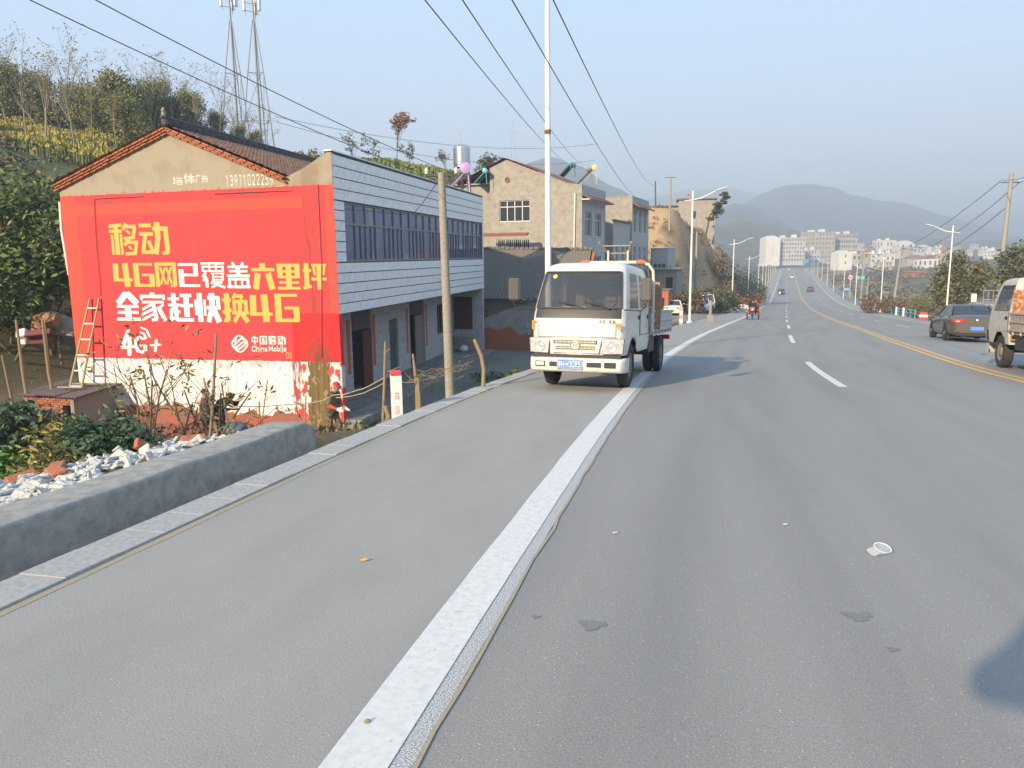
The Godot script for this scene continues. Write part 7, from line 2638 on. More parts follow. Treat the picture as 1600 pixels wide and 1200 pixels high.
	var tint := Image.create(64, 320, false, Image.FORMAT_RGB8)
	tint.fill(lin(0.72, 0.71, 0.69))
	var P := Painter.new()
	P.img = tint
	P.glyphs = GLYPHS
	var rd := lin(0.6, 0.06, 0.08)
	for k in 4:
		P.glyph(["六", "国", "中", "里"][k], Vector2(20, 70 + k * 62), Vector2(26, 0), Vector2(0, 34), rd, false, 0.8)
	var pm2 := StandardMaterial3D.new()
	pm2.albedo_texture = tex_of(tint)
	pm2.roughness = 0.7
	b2 = MB.new()
	b2.box(Vector3(0, 0.47, 0), Vector3(0.135, 0.95, 0.135))
	put(b2, "post", pm2, cm)
	b2 = MB.new()
	b2.cbox(Vector3(0, 0.975, 0), Vector3(0.14, 0.06, 0.14), 0.01)
	put(b2, "red_top", plain(0.55, 0.06, 0.07, 0.7), cm)

func wire_between(parent: Node3D, a: Vector3, b: Vector3, sag: float, r: float) -> void:
	var m := MB.new()
	var pts := []
	for k in 25:
		var f := k / 24.0
		var p := a.lerp(b, f)
		p.y -= sag * 4.0 * f * (1.0 - f)
		pts.push_back(p)
	m.tube(pts, [r], 5)
	put(m, "wire", M.wire, parent)

func build_wires() -> void:
	var w := thing("power_lines", "two dark power lines running from the yard pole over the painted house", "wire")
	wire_between(w, at(664, 272, 20.0), at(-60, -52, 9.0), 0.12, 0.008)
	wire_between(w, at(706, 270, 20.0), at(60, -48, 9.0), 0.12, 0.008)
	w = thing("service_cable", "dark cable dropping from the yard pole to the tiled facade", "wire")
	wire_between(w, at(686, 280, 20.0), at(645, 335, 29.0), 0.05, 0.012)
	wire_between(w, at(640, 340, 29.2), at(545, 462, 23.9), 0.1, 0.013)
	w = thing("power_lines", "four dark power lines sweeping down to the black pole on the bank", "wire")
	wire_between(w, at(640, -30, 11.0), at(912, 262, 104.0), 1.0, 0.011)
	wire_between(w, at(703, -30, 11.0), at(922, 256, 104.0), 1.0, 0.011)
	wire_between(w, at(783, -30, 11.0), at(1006, 312, 108.0), 1.0, 0.011)
	wire_between(w, at(850, -30, 11.0), at(1024, 288, 108.0), 1.0, 0.011)
	w = thing("power_lines", "thin lines strung from the tall concrete pole across the valley", "wire")
	wire_between(w, at(1566, 281, 62.0), at(1351, 392, 210.0), 3.0, 0.03)
	wire_between(w, at(1595, 283, 62.0), at(1410, 388, 150.0), 2.0, 0.03)
	wire_between(w, at(1570, 326, 62.0), at(1410, 400, 150.0), 2.0, 0.03)
	wire_between(w, at(1566, 281, 62.0), at(1640, 258, 45.0), 0.3, 0.02)
	wire_between(w, at(1595, 283, 62.0), at(1660, 270, 45.0), 0.3, 0.02)
	w = thing("distant_lines", "faint lines crossing behind the tiled roofs", "wire")
	wire_between(w, at(430, 190, 90.0), at(930, 250, 150.0), 2.5, 0.03)
	wire_between(w, at(430, 182, 90.0), at(930, 225, 150.0), 2.0, 0.03)

func build_litter() -> void:
	# crushed clear plastic cup
	var q := ray(1371, 860)
	var p := on_level(1371, 866, road_y(3.5, -4.3))
	var rr := on_road(p.x, p.z)
	p = on_level(1371, 866, road_y(rr.x, rr.y))
	rr = on_road(p.x, p.z)
	p.y = road_y(rr.x, rr.y)
	var cup := thing("plastic_cup", "crushed clear plastic cup lying on the asphalt", "cup", turned(p, 0.6))
	var b := MB.new()
	var rows := []
	for k in 7:
		var f := k / 6.0
		var row := []
		for s in 19:
			var g := TAU * s / 18
			var r := lerpf(0.035, 0.05, f) * (1.0 + 0.12 * sin(g * 3.0 + f * 4.0))
			row.push_back(Vector3(f * 0.1 - 0.05, 0.022 + sin(g) * r * 0.5, cos(g) * r))
		rows.push_back(row)
	b.grid(rows, Vector2.ONE, Vector2.ONE, true)
	b.fan(rows[0], true)
	var pl := plain(0.8, 0.82, 0.84, 0.15)
	pl.albedo_color.a = 0.25
	pl.transparency = BaseMaterial3D.TRANSPARENCY_ALPHA
	put(b, "shell", pl, cup)
	b = MB.new()
	var rim := []
	for s in 19:
		var g := TAU * s / 18
		rim.push_back(Vector3(0.05, 0.025 + sin(g) * 0.026, cos(g) * 0.052))
	b.tube(rim, [0.003], 5, false)
	put(b, "rim", M.white_metal, cup)
	# stains and leaf on the ground, each flat on the surface
	for s in [[926, 976, 0.055, 0.03, "larger oval oil spot on the asphalt beside the tiny drip"], [1341, 962, 0.06, 0.03, "dark oil splash below the plastic cup"], [1396, 1014, 0.025, 0.012, "small dark oil drip with a tail"], [838, 963, 0.02, 0.01, "tiny dark oil drip near the white line"]]:
		var y := road_y(3.0, -5.0)
		var c := on_level(s[0], s[1], y)
		for it in 3:
			var r2 := on_road(c.x, c.z)
			c = on_level(s[0], s[1], road_y(r2.x, r2.y) + 0.003)
		b = MB.new()
		var n := 22
		var ring := []
		for k in n + 1:
			var g := TAU * (k % n) / n
			var e := 1.0 + 0.3 * sin(g * 3.0 + s[0]) + 0.15 * sin(g * 7.0)
			var pt := c + Vector3(cos(g) * s[2] * e, 0, sin(g) * s[3] * 1.6 * e)
			var r3 := on_road(pt.x, pt.z)
			pt.y = road_y(r3.x, r3.y) + 0.003
			ring.push_back(pt)
		ring.reverse()
		b.fan(ring, false)
		tag(put(b, "oil_stain", M.oil), s[4], "stain", "oil stains on the asphalt")
	for s in [[569, 875, "dry yellow leaf lying on the paved shoulder"], [574, 1127, "brown pebble lying on the white line"], [961, 832, "pale paper scrap on the asphalt beside the white line"], [1227, 819, "pale flattened scrap on the asphalt above the dark spot"]]:
		var c := on_level(s[0], s[1], -1.8)
		for it in 4:
			var r2 := on_road(c.x, c.z)
			c = on_level(s[0], s[1], road_y(r2.x, r2.y) + 0.012)
		b = MB.new()
		if s[0] == 574:
			b.cbox(c, Vector3(0.022, 0.016, 0.018), 0.006, Basis(Vector3.UP, 0.5))
			tag(put(b, "pebble", M.stick), s[2], "pebble")
		elif s[0] == 569:
			var lf := [Vector3(-0.03, 0.0, 0), Vector3(0, 0.0, 0.014), Vector3(0.03, 0.006, 0), Vector3(0, 0.008, -0.012)]
			b.quad(c + lf[0], c + lf[1], c + lf[2], c + lf[3])
			tag(put(b, "dry_leaf", plain(0.55, 0.32, 0.06, 0.8)), s[2], "leaf")
		else:
			b.cbox(c, Vector3(0.03, 0.004, 0.018), 0.001, Basis(Vector3.UP, 0.4))
			tag(put(b, "paper_scrap", M.cream), s[2], "scrap")

# ---------------------------------------------------------------- plants
# leaves spread through clumps inside an ellipsoid
func leaves(b: MB, c: Vector3, rad: Vector3, n: int, size: float, dark: Color, light: Color, clumps := 14, tight := 0.34, longish := 1.6) -> void:
	var cs := []
	for k in clumps:
		var v := Vector3(rng.randfn(), rng.randfn(), rng.randfn()).normalized() * pow(rng.randf(), 0.4) * 0.86
		cs.push_back(v)
	for k in n:
		var cl: Vector3 = cs[rng.randi() % clumps]
		var q: Vector3 = cl + Vector3(rng.randfn(), rng.randfn(), rng.randfn()) * tight * 0.5
		if q.length() > 1.15:
			q = q.normalized() * (1.0 + rng.randf() * 0.15)
		var p := c + q * rad
		var s := size * rng.randf_range(0.6, 1.35)
		var ax := Vector3(rng.randfn(), rng.randfn() * 0.7, rng.randfn()).normalized()
		var up := ax.cross(Vector3(rng.randfn(), rng.randfn(), rng.randfn())).normalized()
		b.col = dark.lerp(light, pow(rng.randf(), 1.4))
		var a := ax * s * 0.5 * longish
		var w := up * s * 0.32
		b.quad(p - a, p - w, p + a, p + w)
	b.col = Color.WHITE

func limb(b: MB, p: Vector3, dir: Vector3, len_: float, r: float, depth: int, tips: Array, bend := 0.25, kids := 3, wide := 0.75) -> void:
	var pts := [p]
	var rad := [r]
	var q := p
	var d := dir
	var n := 4
	for k in n:
		d = (d + Vector3(rng.randfn(), rng.randfn() * 0.6 + 0.25, rng.randfn()) * bend * 0.45).normalized()
		q += d * len_ / n
		pts.push_back(q)
		rad.push_back(lerpf(r, r * 0.5, (k + 1.0) / n))
	b.tube(pts, rad, 6 if depth > 1 else 4, false)
	if depth <= 0:
		tips.push_back(q)
		return
	for k in kids:
		var f := rng.randf_range(0.4, 1.0)
		var i := clampi(int(f * n), 1, n)
		var nd := (d + Vector3(rng.randfn(), rng.randf_range(-0.1, 0.7), rng.randfn()) * wide).normalized()
		limb(b, pts[i], nd, len_ * rng.randf_range(0.45, 0.7), rad[i] * 0.6, depth - 1, tips, bend, kids, wide)
	tips.push_back(q)

func tree(called: String, label: String, foot: Vector3, h: float, spread: float, n: int, size: float, dark: Color, light: Color, group: String, bark: Material, bare := false, lean := Vector3.ZERO, low := 0.3) -> Node3D:
	var o := thing(called, label, "tree", Transform3D(Basis.IDENTITY, foot), group)
	var b := MB.new()
	var tips := []
	limb(b, Vector3(0, -0.3, 0), (Vector3.UP + lean).normalized(), h * (0.76 if bare else 0.6), h * (0.008 if bare else 0.017) + 0.03, 3 if bare else 2, tips, 0.18 if bare else 0.3, 4 if bare else 3, 0.5 if bare else 0.75)
	put(b, "trunk", bark, o)
	b = MB.new()
	if bare:
		for t in tips:
			leaves(b, t, Vector3.ONE * spread * 0.22, maxi(1, int(n / maxf(1.0, tips.size()))), size, dark, light, 3, 0.5)
	else:
		leaves(b, Vector3(0, h * (low + (1.0 - low) * 0.5), 0) + lean * h * 0.5, Vector3(spread, h * (1.0 - low) * 0.52, spread), n, size, dark, light, 26)
	put(b, "crown", M.leaf, o)
	return o

func bush(called: String, label: String, foot: Vector3, rad: Vector3, n: int, size: float, dark: Color, light: Color, group := "", cat := "bush") -> Node3D:
	var o := thing(called, label, cat, Transform3D(Basis.IDENTITY, foot), group)
	var b := MB.new()
	var tips := []
	for k in 5:
		limb(b, Vector3(rng.randfn() * 0.1 * rad.x, -0.1, rng.randfn() * 0.1 * rad.z), Vector3(rng.randfn() * 0.5, 1, rng.randfn() * 0.5).normalized(), rad.y * 1.2, 0.012 + rad.y * 0.012, 1, tips, 0.4, 3)
	put(b, "stems", M.bark, o)
	b = MB.new()
	leaves(b, Vector3(0, rad.y * 0.95, 0), rad, n, size, dark, light, 22, 0.4)
	put(b, "foliage", M.leaf, o)
	return o

func build_hill_trees() -> void:
	var dk := Color(0.035, 0.045, 0.02)
	var md := Color(0.09, 0.105, 0.025)
	var yl := Color(0.20, 0.20, 0.05)
	# dark evergreens behind the field
	var grp := "dark evergreens on the hillside above the painted house"
	var src := tree("evergreen_tree", "dense dark evergreen on the hillside above the rape field", Vector3.ZERO, 9.0, 3.4, 4200, 0.34, Color(0.05, 0.058, 0.03), Color(0.16, 0.16, 0.075), grp, M.bark, false, Vector3.ZERO, 0.12)
	var ev := [[-60, 92, 0.9], [10, 90, 1.05], [55, 95, 0.85], [95, 98, 0.8], [140, 96, 0.75], [180, 100, 0.78], [-20, 84, 0.8], [225, 98, 0.7], [280, 100, 0.66], [330, 104, 0.6], [40, 110, 1.15], [120, 112, 1.0], [385, 106, 0.5]]
	for k in ev.size():
		var p := stand(ev[k][0], 250, ev[k][1])
		var t := turned(p, rng.randf() * TAU, ev[k][2])
		if k == 0:
			src.transform = t
		else:
			copy_of(src, t, "dense dark evergreen on the hillside above the rape field")
	# leafy olive trees
	var lab2 := "olive green leafy tree on the field edge behind the gable"
	var ol := tree("leafy_tree", lab2, Vector3.ZERO, 7.0, 2.4, 4200, 0.22, Color(0.10, 0.11, 0.03), Color(0.29, 0.285, 0.085), "leafy trees behind the painted house", M.bark, false, Vector3.ZERO, 0.18)
	var ops := [[190, 68, 0.95], [165, 70, 0.7], [225, 72, 0.75], [300, 78, 0.75], [275, 76, 0.6], [-40, 64, 1.0], [340, 80, 0.55], [20, 74, 0.9], [70, 78, 0.85], [118, 76, 0.8], [145, 74, 0.75], [250, 74, 0.8], [205, 64, 0.7], [372, 84, 0.5], [400, 88, 0.45]]
	for k in ops.size():
		var p := stand(ops[k][0], 230, ops[k][1])
		var t := turned(p, rng.randf() * TAU, ops[k][2])
		if k == 0:
			ol.transform = t
		else:
			copy_of(ol, t, lab2)
	# bare spindly trees
	var lab3 := "tall spindly tree with almost bare branches on the hillside"
	var variants := []
	for k in 3:
		variants.push_back(tree("bare_tree", lab3, Vector3.ZERO, 8.5, 2.2, 420, 0.13, Color(0.11, 0.10, 0.05), Color(0.24, 0.22, 0.09), "bare trees on the hillside", M.pale_bark, true))
	var bt := [[66, 60, 1.0], [118, 60, 0.9], [44, 64, 0.95], [96, 66, 0.85], [145, 64, 0.75], [184, 62, 0.7], [250, 70, 0.95], [232, 72, 0.8], [275, 74, 0.85], [320, 74, 0.75], [345, 76, 0.7], [368, 72, 0.62], [392, 80, 0.66], [420, 84, 0.55], [300, 82, 0.85], [210, 66, 0.6], [15, 70, 0.9], [-25, 62, 1.0]]
	for k in bt.size():
		var p := stand(bt[k][0], 235, bt[k][1])
		var t := turned(p, k * 2.4, bt[k][2])
		if k < 3:
			variants[k].transform = t
		else:
			copy_of(variants[k % 3], t, lab3)
	# rape field: green stalks with yellow tops
	var b := MB.new()
	for k in 14000:
		var px := rng.randf_range(-120, 225)
		var p := at(px, 225, rng.randf_range(58.0, 79.0))
		p.y = ground_y(p.x, p.z)
		var s := rng.randf_range(0.08, 0.2)
		var side := Vector3(rng.randfn(), 0, rng.randfn()).normalized() * s * 0.5
		b.col = Color(0.09, 0.12, 0.03).lerp(Color(0.14, 0.16, 0.04), rng.randf())
		b.quad(p - side, p + side, p + side * 0.4 + Vector3(0, 0.8, 0), p - side * 0.4 + Vector3(0, 0.8, 0))
		side *= 2.2
		if rng.randf() < 0.55:
			b.col = Color(0.36, 0.28, 0.03).lerp(Color(0.26, 0.24, 0.05), rng.randf())
			var c := p + Vector3(0, 0.85 + rng.randf() * 0.15, 0)
			b.quad(c - side * 0.5, c + Vector3(0, -0.12, 0), c + side * 0.5, c + Vector3(0, 0.14, 0))
	tag(put(b, "rape_field", M.leaf), "yellow flowering rape field on the hillside", "field", "", "stuff")
	# second field and green strip behind the tiled house and below the bank
	b = MB.new()
	for k in 5000:
		var near := k < 2600
		var p := at(rng.randf_range(1045, 1112), 430, rng.randf_range(86.0, 97.0)) if near else at(rng.randf_range(560, 770), 262, rng.randf_range(85.0, 108.0))
		p.y = ground_y(p.x, p.z)
		var s := rng.randf_range(0.25, 0.5)
		var side := Vector3(rng.randfn(), 0, rng.randfn()).normalized() * s * 0.5
		b.col = Color(0.11, 0.17, 0.03).lerp(Color(0.30, 0.32, 0.04) if near else Color(0.14, 0.17, 0.04), rng.randf())
		b.quad(p - side, p + side, p + side * 0.4 + Vector3(0, 0.7, 0), p - side * 0.4 + Vector3(0, 0.7, 0))
	tag(put(b, "crop_strip", M.leaf), "bright green crops below the earth bank and on the plateau", "field", "", "stuff")
	# scrub over the hillside and slopes
	b = MB.new()
	for k in 900:
		var d := rng.randf_range(16.0, 98.0)
		var o := -rng.randf_range(34.0, 60.0)
		if d > 50.0:
			o = -rng.randf_range(26.0, 70.0)
		var p := road_at(d, o)
		p.y = ground_do(d, o)
		leaves(b, p + Vector3(0, 0.3, 0), Vector3(0.8, 0.5, 0.8) * rng.randf_range(0.5, 1.3), 16, 0.28, Color(0.06, 0.06, 0.02), Color(0.20, 0.17, 0.06), 4, 0.6)
	tag(put(b, "hillside_scrub", M.leaf), "low scrub scattered over the hillside", "scrub", "", "stuff")
	# big dark bush left of the painted house
	for q in [[20, 330, 34.0, 2.6, "large glossy bush beside the red gable, highest of three"], [70, 400, 33.0, 2.1, "large glossy bush touching the white downpipe"], [5, 450, 32.0, 2.0, "large glossy bush over the scrap heap"]]:
		var c := at(q[0], q[1], q[2])
		var g := Vector3(c.x, minf(ground_y(c.x, c.z), c.y - q[3] * 0.9), c.z)
		var o := thing("glossy_bush", q[4], "bush", Transform3D(Basis.IDENTITY, g), "glossy bushes beside the painted house")
		b = MB.new()
		var tips := []
		for k in 4:
			limb(b, Vector3(rng.randfn() * 0.3, -0.2, rng.randfn() * 0.3), Vector3(rng.randfn() * 0.3, 1, rng.randfn() * 0.3).normalized(), (c.y - g.y) * 1.0, 0.07, 2, tips, 0.3, 3)
		put(b, "stems", M.bark, o)
		b = MB.new()
		leaves(b, c - g, Vector3(q[3], q[3] * 0.9, q[3]), 4600, 0.2, Color(0.022, 0.042, 0.013), Color(0.18, 0.235, 0.045), 40, 0.34)
		put(b, "foliage", M.leaf, o)
	# trees beyond the tiled house and on the bank
	var red := tree("russet_tree", "small tree with reddish young leaves above the tiled facade", stand(622, 262, 96.0), 5.4, 1.9, 700, 0.26, Color(0.16, 0.07, 0.035), Color(0.34, 0.17, 0.1), "small trees on the plateau", M.bark, true)
	for q in [[590, 98, 3.2], [640, 99, 3.4], [555, 95, 3.6], [695, 105, 3.8]]:
		tree("sapling_tree", "thin grey-green sapling on the plateau above the tiled facade", stand(q[0], 262, q[1]), q[2], 1.0, 260, 0.2, Color(0.07, 0.075, 0.04), Color(0.17, 0.16, 0.08), "small trees on the plateau", M.pale_bark, true)
	tree("round_tree", "dark green round tree behind the steel water tank", stand(765, 262, 104.0), 3.6, 2.6, 1500, 0.28, Color(0.03, 0.042, 0.02), Color(0.10, 0.11, 0.045), "", M.bark, false, Vector3.ZERO, 0.05)
	tree("pine_tree", "bushy dark pine on the slope behind the yellow capped heater", stand(922, 300, 92.0), 6.5, 3.0, 3000, 0.24, Color(0.03, 0.033, 0.02), Color(0.10, 0.095, 0.055), "", M.bark, false, Vector3.ZERO, 0.1)
	for q in [[890, 96, 3.0], [955, 96, 3.2], [985, 98, 2.4], [860, 98, 2.6]]:
		tree("slope_tree", "low grey-brown tree on the slope behind the grey houses", stand(q[0], 300, q[1]), q[2], q[2] * 0.8, 900, 0.22, Color(0.05, 0.045, 0.025), Color(0.15, 0.13, 0.07), "low trees on the slope", M.bark, false, Vector3.ZERO, 0.05)
	# leaning pine on the bank edge
	var lp := stand(1103, 350, 118.0)
	lp.y = at(1103, 358, 116.0).y
	var ln := thing("leaning_pine", "slender pine leaning out from the top of the bank", "tree", Transform3D(Basis.IDENTITY, lp))
	b = MB.new()
	var tip := at(1135, 298, 116.0) - lp
	b.tube([Vector3(0, -1.0, 0), tip * 0.3 + Vector3(-0.3, 0.4, 0), tip * 0.65, tip], [0.16, 0.12, 0.08, 0.03], 6)
	put(b, "trunk", M.bark, ln)
	b = MB.new()
	for k in 9:
		var f := 0.3 + k * 0.08
		leaves(b, tip * f + Vector3(rng.randfn() * 0.3, rng.randfn() * 0.2, 0), Vector3(0.95, 0.55, 0.9) * (1.15 - f * 0.5), 150, 0.24, Color(0.03, 0.032, 0.02), Color(0.09, 0.085, 0.05), 5, 0.5)
	put(b, "crown", M.leaf, ln)
	# bushes where the bank comes down to the pavement
	var grp2 := "roadside bushes below the earth bank"
	for q in [[1080, 468, 74.0, 1.7, 1.9, 0], [1100, 455, 80.0, 1.6, 2.2, 1], [1122, 455, 84.0, 2.0, 2.4, 1], [1135, 470, 88.0, 1.8, 2.0, 1], [1160, 470, 98.0, 1.3, 1.5, 2], [1150, 455, 108.0, 2.6, 3.2, 3], [1128, 420, 122.0, 3.0, 4.5, 3], [1142, 400, 132.0, 3.2, 4.5, 3], [1160, 420, 140.0, 3.4, 5.0, 3], [1175, 440, 150.0, 3.0, 4.0, 3], [1118, 400, 118.0, 2.4, 4.0, 4], [1135, 440, 116.0, 2.2, 3.4, 4], [1185, 455, 170.0, 3.0, 3.4, 1], [1108, 468, 86.0, 1.3, 1.5, 1], [1178, 462, 128.0, 1.8, 2.4, 2]]:
		var cols: Array = [[Color(0.07, 0.05, 0.02), Color(0.20, 0.14, 0.05)], [Color(0.03, 0.045, 0.015), Color(0.16, 0.16, 0.06)], [Color(0.14, 0.05, 0.025), Color(0.30, 0.13, 0.07)], [Color(0.022, 0.028, 0.018), Color(0.075, 0.075, 0.045)], [Color(0.12, 0.07, 0.04), Color(0.24, 0.15, 0.08)]][q[5]]
		var names := ["brown-green hedge bush behind the parked cream sedan", "dark green bush with pale blossom beside the parked van", "russet bush beside the far lamp posts", "dark evergreen scrub tree on the shaded end of the bank", "dry brown shrub clinging to the bank"]
		bush("roadside_bush", names[q[5]] if q[5] != 1 or q[2] < 100.0 else "dark green bush beside the far lamp posts", stand(q[0], q[1], q[2]), Vector3(q[3], q[4] * 0.6, q[3]), 1100, 0.24, cols[0], cols[1], grp2)
	# dry tufts clinging to the earth bank
	b = MB.new()
	for k in 700:
		var d := rng.randf_range(92.0, 124.0)
		var o := -rng.randf_range(13.2, 30.0)
		var p := road_at(d, o)
		p.y = ground_do(d, o)
		if fmod(p.y + 20.0, 4.2) > 1.1 and o > -20.0 and rng.randf() < 0.8:
			continue
		leaves(b, p + Vector3(0, 0.12, 0), Vector3(0.5, 0.25, 0.5), 9, 0.22, Color(0.13, 0.095, 0.04), Color(0.30, 0.22, 0.10), 3, 0.6)
	tag(put(b, "bank_tufts", M.leaf), "dry grass tufts on the ledges of the earth bank", "grass", "", "stuff")
	# telecom masts on the hill
	for q in [[370, 118, 88.0, "slim steel telecom mast on tripod legs with one wide white panel antenna"], [405, 110, 84.0, "slim steel telecom mast on tripod legs with narrow white panel antennas"]]:
		var foot := stand(q[0] + 4, 235, q[2])
		var topv := at(q[0] + (0 if q[0] < 400 else -2), -40, q[2])
		foot.y = minf(foot.y, at(q[0], 232, q[2]).y)
		var H := topv.y - foot.y
		var m := thing("telecom_mast", q[3], "mast", Transform3D(Basis.IDENTITY, foot), "telecom masts on the hill")
		b = MB.new()
		b.tube([Vector3(0, -0.5, 0), Vector3(0, H * 0.5, 0), Vector3(0, H, 0)], [0.14, 0.11, 0.08], 10)
		put(b, "pole", M.mast, m)
		for k in 3:
			var g := TAU * k / 3.0 + 0.5
			var f := Vector3(cos(g), 0, sin(g))
			b = MB.new()
			b.tube([f * 2.1 + Vector3(0, -0.5, 0), f * 1.05 + Vector3(0, H * 0.42, 0), f * 0.12 + Vector3(0, H * 0.72, 0)], [0.06, 0.055, 0.05], 6)
			put(b, "strut", M.mast, m)
			b = MB.new()
			var g2 := TAU * (k + 1) / 3.0 + 0.5
			var f2 := Vector3(cos(g2), 0, sin(g2))
			for y in [0.2, 0.45]:
				b.tube([f * lerpf(2.1, 1.0, y / 0.43) + Vector3(0, H * y, 0), f2 * lerpf(2.1, 1.0, y / 0.43) + Vector3(0, H * y, 0)], [0.03], 5)
			b.tube([f * 1.6 + Vector3(0, H * 0.2, 0), f2 * 1.0 + Vector3(0, H * 0.45, 0)], [0.025], 5)
			put(b, "brace", M.mast, m)
			b = MB.new()
			var top_y: float = at(q[0], 10 if q[0] < 400 else 16, q[2]).y - foot.y
			b.cbox(f * 0.95 + Vector3(0, top_y, 0), Vector3(0.5 if q[0] < 400 and k == 0 else 0.34, 1.9, 0.22), 0.05, Basis(Vector3.UP, -g + PI / 2))
			put(b, "antenna_panel", M.white_metal, m)
			b = MB.new()
			for y in [-0.9, -0.1, 0.7]:
				b.tube([Vector3(0, top_y + y, 0), f * 0.85 + Vector3(0, top_y + y, 0)], [0.03], 5)
			b.tube([f * 0.8 + Vector3(0, top_y - 1.4, 0), f * 0.8 + Vector3(0, top_y + 1.2, 0)], [0.03], 5)
			put(b, "bracket", M.mast, m)
	# faint lattice pylon on the skyline
	var py := thing("pylon", "faint lattice pylon on the skyline beyond the grey house", "pylon", Transform3D(Basis.IDENTITY, at(802, 265, 420.0)))
	b = MB.new()
	var ph := 26.0
	for sx in [-1.0, 1.0]:
		for sz in [-1.0, 1.0]:
			b.tube([Vector3(sx * 1.6, -8, sz * 1.6), Vector3(sx * 0.35, ph, sz * 0.35)], [0.12], 4)
	for k in 6:
		b.box(Vector3(0, 2.0 + k * 4.0, 0), Vector3(3.0 - k * 0.4, 0.15, 0.15))
	for k in 2:
		b.box(Vector3(0, ph - 2.0 - k * 4.0, 0), Vector3(5.5, 0.25, 0.3))
	put(b, "lattice", M.galv, py)

